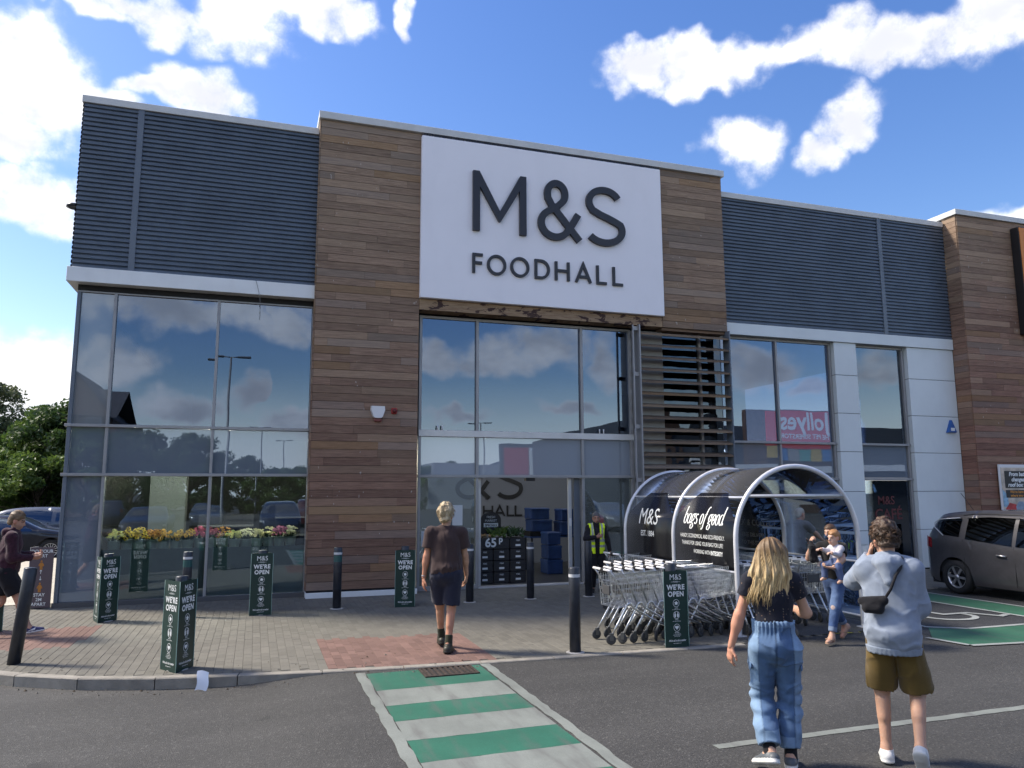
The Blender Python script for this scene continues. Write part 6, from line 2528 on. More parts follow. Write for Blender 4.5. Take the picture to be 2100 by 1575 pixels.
def head_prims(J, f, s=None):
    s = s or J['s']
    h = J['head']
    f = unit(f)
    r = unit(np.cross(f, UZ))
    u = np.cross(r, f)
    R_ = np.stack([r, f, u], 1)
    g = lambda x, y, z: h + (r * x + f * y + u * z) * s
    P = [E(g(0, -.012, .035), A(.074, .094, .086) * s, R_), E(g(0, .022, -.040), A(.058, .070, .075) * s, R_), E(g(0, .052, -.088), A(.030, .026, .022) * s, R_),
         C(g(0, .088, .012), g(0, .108, -.026), .008 * s, .013 * s), E(g(0, .080, -.062), A(.024, .014, .012) * s, R_),
         C(g(-.035, .082, .028), g(.035, .082, .028), .010 * s, .010 * s)]
    for q in (-1, 1): P.append(E(g(q * .078, -.008, -.008), A(.010, .020, .033) * s, R_))
    return P, g, (r, f, u)


def skin_col(tone, g=None, fr=None, brows=(.08, .05, .03), stubble=None, lips=None):
    def fn(V):
        c = np.tile(np.array(tone, float), (len(V), 1)) * (1 + .05 * nz(V, 22, 3)[:, None])
        if g is not None:
            h0 = g(0, 0, 0)
            r, f, u = fr
            s = np.linalg.norm(g(1, 0, 0) - h0)
            L = (V - h0) / s
            x, y, z = L @ r, L @ f, L @ u
            face = y > .055
            if stubble is not None:
                m = (z < -.045) & (z > -.13) & (y > -.01)
                c[m] = c[m] * .62 + np.array(stubble) * .38
            for q in (-1, 1):
                m = face & (((x - q * .034) / .015) ** 2 + ((z - .006) / .006) ** 2 < 1)
                c[m] = np.array(tone) * .38
                m = face & (((x - q * .034) / .024) ** 2 + ((z - .029) / .0065) ** 2 < 1)
                c[m] = brows
            m = face & ((x / .026) ** 2 + ((z + .064) / .0075) ** 2 < 1)
            c[m] = np.array(lips if lips is not None else (tone[0] * .8, tone[1] * .5, tone[2] * .5))
            m = (np.abs(x) > .068) & (y < .02) & (z < .03)
            c[m] = c[m] * A(1.06, .88, .85)
        return c
    return fn


def person(label, x, y, rz, J, tone, face, fat=1.0, hands=None, h=.012, feet=True, headh=.007, brows=(.08, .05, .03), stubble=None, z=0.0, skinface=True):
    t = thing('person', label, 'person', (x, y, z), rz)
    P = body_prims(J, fat)
    if feet:
        for n_ in 'LR': P += foot_prims(J, n_)[3]
    hp, g, fr = head_prims(J, face)
    parts = [solid(P, h, .03)]
    parts.append(solid(hp + [C(J['neck'] - A(0, 0, .02), J['head'] + A(0, -.005, -.03), .056 * J['s'], .052 * J['s'])], headh, .022))
    for n_, (d_, nr, side, curl) in (hands or {}).items():
        parts.append(solid(hand_prims(J['wr' + n_], A(*d_), A(*nr), side, curl, J['s']), .0048, .006))
    me = solid_mesh('body', parts, skin_col(tone, g, fr, brows, stubble), SKINM)
    link('body', me, t)
    return t, g, fr


def garment(t, name, prims, h, col, mat, k=.03, disp=None, cut=None, amp=.0):
    return link(name, solid_mesh(name, [solid(prims, h, k, disp, cut, amp)], col, mat), t)


def creases(Q, f, seed, amp):
    n1 = nz(Q, f, seed, 2)
    return amp * (np.clip(1 - np.abs(n1) * 3.0, 0, 1) ** 2 - .25)


def tufts(t, g, fr, s, n, ln, r, cols, zmin=-.05, front=.09, seed=1, lift=.4, flow=A(0, -.3, -.8), base=(.092, .112, .100)):
    """loose locks lying over the hair so that its outline breaks up"""
    q = random.Random(seed)
    mb = MB()
    mb.col = cols[0]
    r_, f_, u_ = fr
    k = 0
    while k < n:
        d_ = unit(A(q.gauss(0, 1), q.gauss(-.35, 1), q.gauss(.25, 1)))
        if d_[2] * base[2] + .04 < zmin or (d_[1] * base[1] > front - .04 and d_[2] < .45): continue
        if d_[1] > .25 and d_[2] < .15: continue
        k += 1
        p = A(d_[0] * base[0], d_[1] * base[1] - .016, d_[2] * base[2] + .04)
        tn = A(q.gauss(0, .5), q.gauss(0, .5), q.gauss(0, .5)) + flow
        tn = unit(tn - d_ * (tn @ d_))
        L = ln * q.uniform(.6, 1.3)
        c = q.uniform(.75, 1.25)
        mb.col = tuple(v * c for v in q.choice(cols))
        w2 = q.uniform(-1, 1)
        sd_ = np.cross(d_, tn)
        pts = [p - d_ * .006, p + (tn * .35 + d_ * lift * .5 + sd_ * .2 * w2) * L, p + (tn * .75 + d_ * lift * .6 - sd_ * .1 * w2) * L, p + (tn * 1.0 + d_ * lift * .25 + sd_ * .15 * w2) * L]
        mb.tube([tuple(g(*v)) for v in pts], [r, r * 1.1, r * .8, r * .2], 4)
    mb.build('hair_locks', HAIRM, t)


def folds(amp, f=30.0, seed=1, stretch=(1, 1, 1)):
    st = np.array(stretch, float)

    def fn(Q):
        n1 = nz(Q * st, f, seed, 2)
        return np.maximum(amp * (n1 * .6 + .5 * np.abs(nz(Q * st, f * .6, seed + 5, 1)) - .30) + creases(Q * st, f * .75, seed + 9, amp * .9), -.012)
    return fn


def top_prims(J, infl=.018, sleeve=.62, hem=0.0, loose=.0, fat=1.0, sr=None, long=False):
    s = J['s']
    f = J['front']
    hemp = J['pel'] + UZ * hem
    P = [C(hemp, J['waist'], .150 * s * fat + infl + loose, .135 * s * fat + infl + loose, (f, .76), (1, 0)), C(J['waist'], J['chest'], .135 * s * fat + infl + loose, .152 * s * fat + infl, (f, .72)),
         C(J['chest'], J['neck'] - UZ * .075 * s, .150 * s + infl * .6, .095 * s + infl * .5, (f, .62)),
         C(J['neck'] - UZ * .045 * s, J['shL'] - UZ * .012 * s, .050 * s + infl * .6, .054 * s + infl * .8), C(J['neck'] - UZ * .045 * s, J['shR'] - UZ * .012 * s, .050 * s + infl * .6, .054 * s + infl * .8)]
    for n_ in 'LR':
        a, e, w_ = J['sh' + n_], J['el' + n_], J['wr' + n_]
        if long:
            P += [C(a - UZ * .008, e, .050 * s + infl, .042 * s + infl), C(e, w_ - unit(w_ - e) * .005, .042 * s + infl, .032 * s + infl * .7, None, (0, 1))]
        else:
            P += [C(a, a + (e - a) * sleeve, .056 * s + infl, (sr or .055) * s + infl, None, (0, 1))]
    return P


def leg_prims(J, infl=.02, frac=1.0, waist=.06, fat=1.0, flare=.0, calf=.0):
    """frac <= 1: down the thigh, 1..2: down the calf"""
    s = J['s']
    f = J['front']
    top = J['pel'] + UZ * waist * s
    P = [C(J['pel'] - UZ * .03 * s, top, .150 * s * fat + infl * .5, .138 * s * fat + infl * .5, (f, .78), (0, 1)), E(J['pel'] - f * .035 * s - UZ * .03 * s, A(.155 * fat, .125, .13) * s)]
    for n_ in 'LR':
        hp, kn, an = J['hip' + n_], J['kn' + n_], J['an' + n_]
        if frac <= 1: P.append(C(hp, hp + (kn - hp) * frac, .090 * s * fat + infl, .068 * s + infl + flare, None, (0, 1)))
        else:
            P += [C(hp, kn, .090 * s * fat + infl, .062 * s + infl), C(kn, kn + (an - kn) * (frac - 1), .062 * s + infl, .045 * s + infl + calf, None, (0, 1))]
    return P


def shoes(t, J, upper, sole, h=.007, name='shoe', infl=.008, tongue=None, soleh=.028, sock=None, collar=.0, mark=None):
    for n_ in 'LR':
        s = J['s']
        up, heel, toe, P = foot_prims(J, n_, infl)
        a = J['an' + n_]
        P = P[:2] + [C(a - up * (.012 - collar) * s, a - up * .05 * s, .038 * s + infl, .042 * s + infl, None, (1, 0))]
        base = a - up * (.108 * s + infl * .6)
        ext = J['toe' + n_]
        sl = [C(heel + ext * .002 - up * .028 * s, toe - up * .012 * s, .040 * s + infl, .038 * s + infl, (up, .35))]
        o = lambda V: (V - a) @ up

        def col(V, a=a, up=up, ext=ext):
            c = np.tile(np.array(upper, float), (len(V), 1))
            hgt = (V - a) @ up
            ln = (V - a) @ ext
            if mark is not None:
                sd_ = np.cross(ext, up)
                q = (V - a) @ sd_
                m = (hgt < -.02) & (hgt > -.055) & (np.abs(hgt + .065 - (ln + .0) * .35) < .012) & (ln > -.02) & (ln < .09)
                c[m] = mark
            c[hgt < (-.108 * s - infl * .6 + soleh + .02)] = sole
            return c
        link(name, solid_mesh(name, [solid(P + sl, h, .012)], col, LEATH), t)
        if sock is not None:
            k = unit(J['kn' + n_] - a)
            link('sock', solid_mesh('sock', [solid([C(a - up * .045 * s, a + k * sock[0] * s, .050 * s, .043 * s + .003, None, (0, 1))], .008, .01, folds(.002, 90, 4))], sock[1], CLOTH), t)


def hair_cap(g, fr, s, low=-.05, back=.0, thick=.014, front=.062, amp=.008, f=80, seed=2, h=.006, top=.0, extra=(), nape=-.075):
    r, fw, u = fr
    R_ = np.stack([r, fw, u], 1)
    P = [E(g(0, -.018, .045 + top), A(.076 + thick, .094 + thick, .084 + thick + top) * s, R_), E(g(0, -.055, -.015), A(.066 + thick * .6, .055 + thick, .075) * s, R_)] + list(extra)

    def cut(V):
        L = (V - g(0, 0, 0)) / s
        x, y, z = L @ r, L @ fw, L @ u
        hl = np.interp(y, [-.2, -.07, -.035, .01, front - .02, front, .2], [nape, nape, -.03, -.012, .045, .06, .075])
        return (hl - z) * s * .8
    return solid(P, h, .02, lambda Q: amp * nz(Q, f, seed, 3), cut, amp * 2)


def streak(c0, c1, f=(70, 70, 12), seed=4):
    def fn(V):
        m = np.clip(.5 + .6 * nz(V * np.array(f) / 40.0, 40, seed, 3), 0, 1)[:, None]
        return np.array(c0) * (1 - m) + np.array(c1) * m
    return fn


# ------------------------------------------------------------ walking man in brown T-shirt
TAN = (.42, .235, .155)
PALE = (.50, .30, .21)
J = skeleton(1.83, {'L': (-.05, .30, .12), 'R': (.035, -.13, .10)}, {'L': (-.1, 1, -.12), 'R': (.25, 1, -.10)}, {'L': (-.29, .02, .86), 'R': (.27, .14, .92)}, {'L': (-.5, -1, 0), 'R': (.8, -1, 0)}, lean=.05, width=1.12)
t, g, fr = person('man with tousled fair hair in brown T-shirt and navy shorts walking to the entrance', 2.38, -5.93, R(-13), J, (.44, .25, .16), A(.45, 1, -.05), 1.08, {'L': ((-.05, .1, -1), (.9, .3, 0), 1, .35), 'R': ((-.05, .5, -1), (-.9, .2, 0), -1, .45)})
garment(t, 't_shirt', top_prims(J, .022, .66, -.03, .022, 1.1, .064) + [E(J['pel'] - J['front'] * .03 + UZ * .05, A(.178, .150, .085))], .0105, lambda V: np.tile(A(.050, .031, .030), (len(V), 1)) * (1 + .12 * nz(V, 14, 8)[:, None]), CLOTH, disp=folds(.009, 26, 3, (1, 1, .45)), amp=.012)
garment(t, 'shorts', leg_prims(J, .026, .86, .07, 1.05, .012), .0105, (.020, .022, .040), CLOTH, disp=folds(.007, 24, 5, (1, 1, .6)), amp=.01)
shoes(t, J, (.035, .032, .022), (.02, .018, .015), sock=(.115, (.028, .030, .018)), infl=.013, collar=.025)
link('hair', solid_mesh('hair', [hair_cap(g, fr, J['s'], thick=.027, amp=.013, f=52, top=.010, nape=-.090)], streak((.22, .155, .085), (.62, .50, .32), (60, 60, 25)), HAIRM), t)
tufts(t, g, fr, J['s'], 320, .045, .0028, [(.44, .34, .20), (.20, .14, .08), (.58, .48, .32)], zmin=-.06, seed=3, base=(.098, .118, .106))
w_ = J['wrL']
garment(t, 'watch', [C(w_ + UZ * .035, w_ + UZ * .018, .032, .031, None, (1, 1))], .005, (.35, .35, .36), LEATH, .005)

# ------------------------------------------------------------ girl with long fair hair
J = skeleton(1.665, {'L': (-.075, -.10, .155), 'R': (.075, .03, .10)}, {'L': (-.55, .8, -.30), 'R': (.15, 1, -.05)}, {'L': (-.33, .02, .80), 'R': (.17, .34, 1.10)}, {'L': (-.5, -1, 0), 'R': (.55, -.8, -.6)}, width=.94, lean=.02, headtilt=A(.012, .01, -.005))
SK = (.52, .305, .21)
t, g, fr = person('young woman with long fair hair in black speckled top and two tone denim trousers', 3.72, -10.78, R(-33), J, SK, A(.45, 1, -.2), .90, {'L': ((-.15, .15, -1), (.8, .5, 0), 1, .45), 'R': ((-.3, 1, .2), (-.8, 0, .3), -1, .8)}, .010, z=-.012)


def top_col(V):
    c = np.tile(A(.011, .012, .021), (len(V), 1))
    q = np.floor(V / .019)
    hsh = np.abs(np.sin(q @ A(12.9, 78.2, 37.7)) * 43758.5) % 1
    fr_ = V / .019 - q - .5
    d_ = (fr_ ** 2).sum(1)
    m = (hsh > .66) & (d_ < .06)
    c[m] = (.20, .13, .09)
    m = (hsh > .92) & (d_ < .06)
    c[m] = (.26, .22, .16)
    return c


garment(t, 'top', top_prims(J, .012, .46, .10, .0, .90, .056), .006, top_col, CLOTH, disp=folds(.004, 34, 3, (1, 1, .6)), amp=.006)


def girl_jeans(V):
    """lighter outer side panels, darker seat and inner leg"""
    n1 = nz(V, 26, 12, 3)
    ax_ = np.abs(V[:, 0])
    zr = V[:, 2]
    edge = np.interp(zr, [.1, .45, .75, .95, 1.1], [.112, .125, .135, .125, .10]) * .95
    light = ax_ > edge
    c = np.where(light[:, None], A(.19, .285, .42), A(.075, .133, .245))
    c = c * (1 + .16 * n1[:, None])
    m = zr > J['pel'][2] + .115
    c[m] = c[m] * .6 + A(.2, .30, .44) * .4
    an = (J['anL'][2] + .14, J['anR'][2] + .13)
    m = (zr < np.where(V[:, 0] < 0, an[0], an[1]))
    c[m] = A(.165, .25, .37)
    sm = np.abs(ax_ - edge) < .006
    c[sm] = c[sm] * .75
    m = (np.abs(V[:, 0]) < .006) & (V[:, 1] < 0) & (zr > .72)
    c[m] *= .6
    return c


def girl_folds(Q):
    z = Q[:, 2]
    b = .009 * nz(Q * A(1, 1, .7), 22, 9, 2)
    kneez = np.exp(-((z - .42) / .16) ** 2) * .008 * np.sin(z * 70 + 4 * nz(Q, 8, 2, 1))
    wa = np.clip((z - (J['pel'][2] + .02)) / .08, 0, 1)
    kneez = kneez + creases(Q * A(1, 1, 1.5), 15, 21, .010)
    gath = wa * .006 * np.sin(np.arctan2(Q[:, 0], Q[:, 1]) * 26 + 1.5 * nz(Q, 14, 3, 1))
    return np.maximum(b + kneez, -.007) + gath


garment(t, 'denim_trousers', leg_prims(J, .028, 1.90, .155, 1.0, 0, .004), .008, girl_jeans, DENIM, .014, girl_folds, amp=.02)
for q in (-1, 1):   # cargo pocket flaps
    hp = J['hip' + ('L' if q < 0 else 'R')] * .55 + J['kn' + ('L' if q < 0 else 'R')] * .45
    b = A(hp[0] + q * .100, hp[1] - .025, hp[2] + .03)
    garment(t, 'pocket_flap', [C(b + A(-q * .012, -.055, 0), b + A(q * .0, .055, .012), .024, .024, (A(1, 0, 0), .35))], .006, (.085, .15, .27), DENIM, .01)
shoes(t, J, (.09, .10, .11), (.72, .70, .66), sock=(.075, (.010, .010, .012)), soleh=.034)
# hair: a full mass to the shoulder blades plus loose strands
s = J['s']
H0 = J['head']
r_, f_, u_ = fr
hp_ = [E(g(0, -.016, .040), A(.088, .106, .092) * s, np.stack(fr, 1))]
for k, q in enumerate((-1, -.5, 0, .5, 1)):
    a = H0 + A(q * .062, -.055 + .022 * abs(q), .02)
    b = H0 + A(q * .100 - .022, -.085 + .03 * abs(q), -.14)
    c = H0 + A(q * .130 - .055, -.105 + .035 * abs(q), -.30 + .03 * (k % 2) - .015 * (1 - abs(q)))
    hp_ += [C(a, b, .050, .048), C(b, c, .048, .028)]


def hair_disp(Q):
    an = np.arctan2(Q[:, 0] - H0[0] + .02, -(Q[:, 1] - H0[1]) + .03)
    zz = Q[:, 2] - H0[2]
    fall = np.clip((-zz + .03) / .2, 0, 1)
    return (.0035 + .0055 * fall) * (np.sin(an * 17 + 2.2 * np.sin(zz * 16) + 1.0 * nz(Q * A(1, 1, .3), 20, 3, 1)) + .6 * np.sin(an * 41 + 3 * np.sin(zz * 11)))


def hair_col(V):
    zz = V[:, 2] - H0[2]
    an = np.arctan2(V[:, 0] - H0[0] + .02, -(V[:, 1] - H0[1]) + .03)
    st = np.clip(.5 + .35 * np.sin(an * 17 + 2.2 * np.sin(zz * 16)) + .30 * np.sin(an * 53 + 3 * np.sin(zz * 13)) + .2 * np.sin(an * 97), 0, 1)
    mix_ = np.clip((-zz + .06) / .22, 0, 1)
    root = A(.155, .095, .045)
    lo = A(.26, .17, .075)
    hi_ = A(.66, .50, .27)
    body = lo + (hi_ - lo) * st[:, None]
    return root * (1 - mix_)[:, None] * (.7 + .6 * st[:, None]) + body * mix_[:, None]


def face_cut(V):
    L = V - H0
    y, z_ = L @ f_, L @ u_
    return np.where(z_ < .07, (y - .055), -.05)


link('hair', solid_mesh('hair', [solid(hp_, .0065, .03, hair_disp, face_cut, .02)], hair_col, HAIRM), t)
hs = random.Random(4)
mb = MB()
mb.col = (.6, .45, .24)
for i in range(420):
    q = hs.uniform(-1, 1)
    k = hs.uniform(.7, 1.25)
    mb.col = tuple(v * k for v in ((.62, .46, .24) if hs.random() < .6 else (.36, .24, .11)))
    ln = hs.uniform(.10, .23)
    ph = hs.uniform(0, 6)
    sw = hs.uniform(.004, .010)
    pts = []
    z0 = hs.uniform(-.10, .02)
    for j in range(7):
        u = j / 6
        zz = z0 - ln * u - .08 * u
        wd = np.interp(zz, [-.34, -.16, .02], [.170, .135, .095])
        bk = np.interp(zz, [-.34, -.16, .02], [-.135, -.128, -.108])
        p = H0 + A(q * wd - .055 * np.clip((-zz) / .32, 0, 1) + sw * math.sin(ph + u * 7), bk * math.sqrt(max(.05, 1 - .72 * q * q)) + .004 * math.cos(ph + u * 6) + .0, zz)
        pts.append(tuple(p))
    mb.tube(pts, [.0012, .0020, .0022, .0021, .0019, .0015, .0005], 4)
mb.build('hair_strands', HAIRM, t)

# ------------------------------------------------------------ young man in grey hoodie
J = skeleton(1.765, {'L': (-.10, .06, .10), 'R': (.13, -.10, .165)}, {'L': (-.12, 1, -.05), 'R': (.10, .62, -.78)}, {'L': (-.13, .20, 1.50), 'R': (.15, .34, 1.10)}, {'L': (-.75, -.1, -1.2), 'R': (.30, -.8, -.8)}, width=.91, lean=.05, headtilt=A(-.01, .03, -.02))
t, g, fr = person('young man in pale blue grey hoodie and olive shorts holding a phone to his ear', 4.60, -11.02, R(-46), J, (.47, .275, .19), A(-.42, 1, -.30), 1.04, {'L': ((.25, .1, 1), (.9, -.1, -.1), -1, .75), 'R': ((-.5, 1, .1), (-.8, 0, .3), -1, .8)}, .010, z=-.012)


def hood_col(V):
    return np.tile(A(.235, .275, .345), (len(V), 1)) * (1 + .07 * nz(V, 90, 8, 2)[:, None]) * (1 + .05 * nz(V, 12, 2)[:, None])


def hood_folds(Q):
    z = Q[:, 2]
    b = .006 * nz(Q * A(1, 1, .55), 17, 6, 2)
    low = np.exp(-((z - (J['pel'][2] - .02)) / .09) ** 2)
    return np.maximum(b + low * .004 * nz(Q * A(.6, .6, 2), 30, 4, 1) + creases(Q * A(1, 1, .7), 21, 5, .007), -.006)


garment(t, 'hoodie', top_prims(J, .017, 1, -.115, .022, .95, long=True) + [E(J['pel'] - J['front'] * .035 - UZ * .0, A(.165, .155, .115))], .0095, hood_col, CLOTH, .075, hood_folds, amp=.015)
garment(t, 'hem_rib', [C(J['pel'] - UZ * .150, J['pel'] - UZ * .098, .186, .194, (A(0, 1, 0), .82), (1, 1))], .008, (.225, .265, .33), CLOTH, .01, lambda Q: .0015 * np.sin(np.arctan2(Q[:, 0], Q[:, 1]) * 90))
nk = J['neck']
garment(t, 'hood', [C(nk + A(-.066, .035, .012), nk + A(-.05, -.065, -.02), .028, .040), C(nk + A(.066, .035, .012), nk + A(.05, -.065, -.02), .028, .040), C(nk + A(-.06, -.080, -.03), nk + A(.06, -.080, -.03), .050, .050), C(nk + A(-.01, -.112, -.05), nk + A(.0, -.150, -.16), .078, .030), C(nk + A(-.07, -.09, -.03), nk + A(-.005, -.155, -.17), .022, .014), C(nk + A(.07, -.09, -.03), nk + A(.005, -.155, -.17), .022, .014)], .008, hood_col, CLOTH, .03, folds(.006, 30, 6))
garment(t, 'shorts', leg_prims(J, .020, .94, -.02, .90, .028), .0095, lambda V: np.tile(A(.125, .082, .022), (len(V), 1)) * (1 + .13 * nz(V, 15, 6)[:, None]), CLOTH, .014, folds(.009, 20, 7, (1, 1, .6)), amp=.012)
shoes(t, J, (.60, .60, .60), (.68, .67, .64), soleh=.026, mark=(.015, .015, .018), collar=.010)
link('hair', solid_mesh('hair', [hair_cap(g, fr, J['s'], thick=.021, amp=.012, f=70, top=.020, nape=-.055, seed=9, front=.085, extra=(E(g(0, .045, .095), A(.075, .055, .045)), E(g(-.03, -.03, .115), A(.06, .06, .035))))], streak((.016, .009, .005), (.085, .046, .025), (60, 60, 40)), HAIRM), t)
tufts(t, g, fr, J['s'], 380, .038, .0026, [(.05, .028, .016), (.10, .056, .030), (.025, .014, .008)], zmin=-.03, seed=5, lift=.55, flow=A(0, .2, -.3), base=(.094, .112, .112))
ch = J['chest']
bk = -J['front']
bag = ch + A(-.115, -.190, -.135)
# belt bag worn across the back
garment(t, 'cross_body_bag', [C(bag + A(-.075, .02, .028), bag + A(.075, 0, .042), .030, .034, (A(0, 1, 0), .75)), C(bag + A(-.04, 0, -.02), bag + A(.035, 0, -.02), .040, .042, (A(0, 1, 0), .7))], .0075, (.012, .012, .015), CLOTH, .02, folds(.003, 40, 2))
mb = MB()
mb.col = (.012, .012, .015)
pts = [bag + A(.08, .0, .05), bag + A(.125, .005, .12), bag + A(.165, .02, .22), nk + A(.085, -.115, -.07), nk + A(.10, -.06, .0), nk + A(.09, .03, .01)]
mb.tube([tuple(p) for p in pts], .011, 6)
mb.build('bag_strap', CLOTH, t)
mb = MB()
mb.col = (.012, .012, .015)
w_ = J['wrL'] + A(.030, .012, .075)
mb.bbox(w_[0] - .006, w_[0] + .006, w_[1] - .035, w_[1] + .035, w_[2] - .07, w_[2] + .06, .004)
props(mb.build('phone', BLACK, None, loc=(0, 0, 0)), 'dark phone held to the young man’s ear', 'phone')
ph = bpy.data.objects['phone']
ph.matrix_world = Matrix.Translation((4.60, -11.02, -.012)) @ Matrix.Rotation(R(-46), 4, 'Z')

# ------------------------------------------------------------ man in yellow vest by the door
J = skeleton(1.58, {'L': (-.09, .02, .085), 'R': (.10, .0, .085)}, {'L': (-.3, 1, -.05), 'R': (.3, 1, -.05)}, {'L': (-.27, .08, .76), 'R': (.04, .185, 1.10)}, {'L': (-1, -.6, 0), 'R': (1, -.1, -.5)}, width=1.05)
t, g, fr = person('man in yellow high visibility vest and black clothes standing beside the doorway', 6.62, -1.35, R(172), J, (.40, .215, .15), A(.15, 1, -.1), 1.0, {'L': ((0, .15, -1), (1, 0, 0), 1, .6), 'R': ((-1, .25, .25), (0, -1, 0), 1, .7)}, .013, brows=(.09, .07, .06), stubble=(.2, .16, .14))
garment(t, 'jacket', top_prims(J, .020, 1, -.03, .008, 1.0, long=True) + [C(J['neck'] - UZ * .03, J['neck'] + A(0, .01, .045), .068, .064, None, (0, 1))], .012, (.014, .013, .017), CLOTH, disp=folds(.007, 24, 4), amp=.01)


def vest_col(V):
    c = np.tile(A(.78, 1.0, .03), (len(V), 1))
    z = V[:, 2] / J['s']
    x = V[:, 0] / J['s']
    g_ = A(.38, .40, .38)
    c[(np.abs(z - 1.13) < .025) | (np.abs(z - 1.01) < .025)] = g_
    c[(np.abs(np.abs(x) - .115) < .022) & (z > 1.15)] = g_
    return c


def vest_cut(V):
    x, y, z = V.T
    gap = np.interp(z / J['s'], [.85, 1.15, 1.42], [.045, .05, .065])
    front = np.where(y > .02, gap - np.abs(x - .012), -.05)
    arm = np.abs(x) - (.182 * J['s'] - .0)
    return np.maximum(front, arm)


garment(t, 'high_visibility_vest', top_prims(J, .034, .05, -.10, .010, 1.02), .010, vest_col, CLOTH, .035, folds(.006, 22, 3), vest_cut, .01)
garment(t, 'trousers', leg_prims(J, .022, 1.95, .04), .013, (.011, .011, .014), CLOTH, disp=folds(.006, 26, 5), amp=.01)
shoes(t, J, (.012, .011, .011), (.012, .012, .012), .009)
link('hair', solid_mesh('hair', [hair_cap(g, fr, J['s'], thick=.009, amp=.004, f=90, h=.008, front=.07)], streak((.06, .055, .055), (.17, .16, .155)), HAIRM), t)

# ------------------------------------------------------------ man at the left edge, in profile
J = skeleton(1.74, {'L': (-.07, -.30, .16), 'R': (.08, .34, .10)}, {'L': (-.05, 1, -.6), 'R': (.05, 1, .12)}, {'L': (-.10, .30, 1.12), 'R': (.10, .31, 1.09)}, {'L': (-.6, -1, -.5), 'R': (.6, -1, -.6)}, lean=.09, width=1.14)
t, g, fr = person('man in maroon hooded top and black shorts walking behind the leaning bollard', -3.30, -2.95, R(-82), J, (.45, .25, .175), A(.12, 1, -.28), 1.10, {'L': ((.15, 1, .15), (.6, 0, .8), 1, .9), 'R': ((-.15, 1, .15), (-.6, 0, .8), -1, .9)}, .012, brows=(.10, .06, .03), stubble=(.16, .09, .05))


def maroon(V):
    c = np.tile(A(.042, .014, .024), (len(V), 1))
    return c * (1 + .35 * nz(V, 120, 8, 2)[:, None])


garment(t, 'hooded_top', top_prims(J, .026, 1, -.05, .016, 1.1, long=True), .011, maroon, CLOTH, .04, folds(.010, 18, 5), amp=.014)
nk = J['neck']
garment(t, 'hood', [C(nk + A(-.08, .0, .01), nk + A(0, -.10, -.03), .036, .045), C(nk + A(.08, .0, .01), nk + A(0, -.10, -.03), .036, .045), C(nk + A(0, -.09, -.02), nk + A(0, -.11, -.11), .058, .03)], .009, maroon, CLOTH, .03, folds(.006, 30, 6))
garment(t, 'shorts', leg_prims(J, .034, .80, .05, 1.08, .016), .012, (.010, .010, .013), CLOTH, disp=folds(.009, 22, 5), amp=.012)
shoes(t, J, (.022, .022, .09), (.62, .60, .60), mark=(.7, .7, .7))
link('hair', solid_mesh('hair', [hair_cap(g, fr, J['s'], thick=.011, amp=.005, f=90, front=.078, top=.010)], streak((.085, .050, .026), (.22, .14, .075), (80, 80, 60)), HAIRM), t)

# ------------------------------------------------------------ mother, walking left with a child on her arm
J = skeleton(1.545, {'L': (-.055, .26, .085), 'R': (.06, -.34, .16)}, {'L': (-.08, 1, -.02), 'R': (.12, .75, -.65)}, {'L': (-.20, .40, 1.00), 'R': (.16, .27, 1.27)}, {'L': (-1, -.45, -.15), 'R': (.5, -.2, -1)}, lean=.03, width=.95)
MX, MY, MR = 7.50, -7.08, R(112)
t, g, fr = person('woman in black T-shirt and jeans with a dark face mask carrying a child', MX, MY, MR, J, (.47, .28, .20), A(.05, 1, -.05), .95, {'L': ((.75, .55, .1), (0, -.3, .9), 1, .6), 'R': ((-.3, .15, 1), (-.5, -.6, 0), 1, .8)}, .011, brows=(.07, .04, .025))
garment(t, 't_shirt', top_prims(J, .016, .62, -.02, .008, .95), .010, (.010, .010, .012), CLOTH, disp=folds(.006, 28, 3), amp=.008)


def mum_jeans(V):
    n1 = nz(V, 24, 12, 3)
    c = np.tile(A(.038, .070, .165), (len(V), 1)) * (1 + .22 * n1[:, None])
    fade = np.exp(-((V[:, 2] - .62 * J['s']) / .16) ** 2)[:, None] * .5
    c = c * (1 - fade) + A(.16, .24, .40) * fade
    for n_ in 'LR':
        d_ = np.linalg.norm(V - (J['kn' + n_] + A(0, .06, .01)), axis=1)
        c[d_ < .030] = (.42, .33, .30)
        m = np.linalg.norm(V - J['an' + n_], axis=1) < .125
        c[m] = A(.17, .22, .32)
    return c


garment(t, 'jeans', leg_prims(J, .014, 1.86, .06, .96), .010, mum_jeans, DENIM, disp=folds(.004, 32, 5), amp=.006)
for n_ in 'LR':
    up, heel, toe, P = foot_prims(J, n_)
    garment(t, 'sandal', [C(heel - up * .030, toe - up * .018, .036, .036, (up, .28)), C(J['an' + n_] + J['toe' + n_] * .085 - up * .035 + np.cross(up, J['toe' + n_]) * .035, J['an' + n_] + J['toe' + n_] * .105 - up * .030 - np.cross(up, J['toe' + n_]) * .035, .010, .010)], .007, (.33, .21, .14), LEATH, .008)
link('hair', solid_mesh('hair', [hair_cap(g, fr, J['s'], thick=.010, amp=.004, f=60, nape=-.07, front=.075, extra=(E(g(0, -.115, -.01), A(.032, .03, .035)),))], streak((.045, .024, .013), (.12, .065, .035)), HAIRM), t)
sJ = J['s']
garment(t, 'face_mask', [E(g(0, .062, -.050), A(.060, .058, .050) * sJ, np.stack(fr, 1))], .006, (.012, .035, .085), CLOTH, .01, None, lambda V: np.maximum(((V - g(0, 0, 0)) @ fr[2]) - (-.012), -((V - g(0, 0, 0)) @ fr[1]) + .035))
mb = MB()
mb.col = (.012, .012, .014)
e_ = J['wrL'] + unit(J['elL'] - J['wrL']) * .04
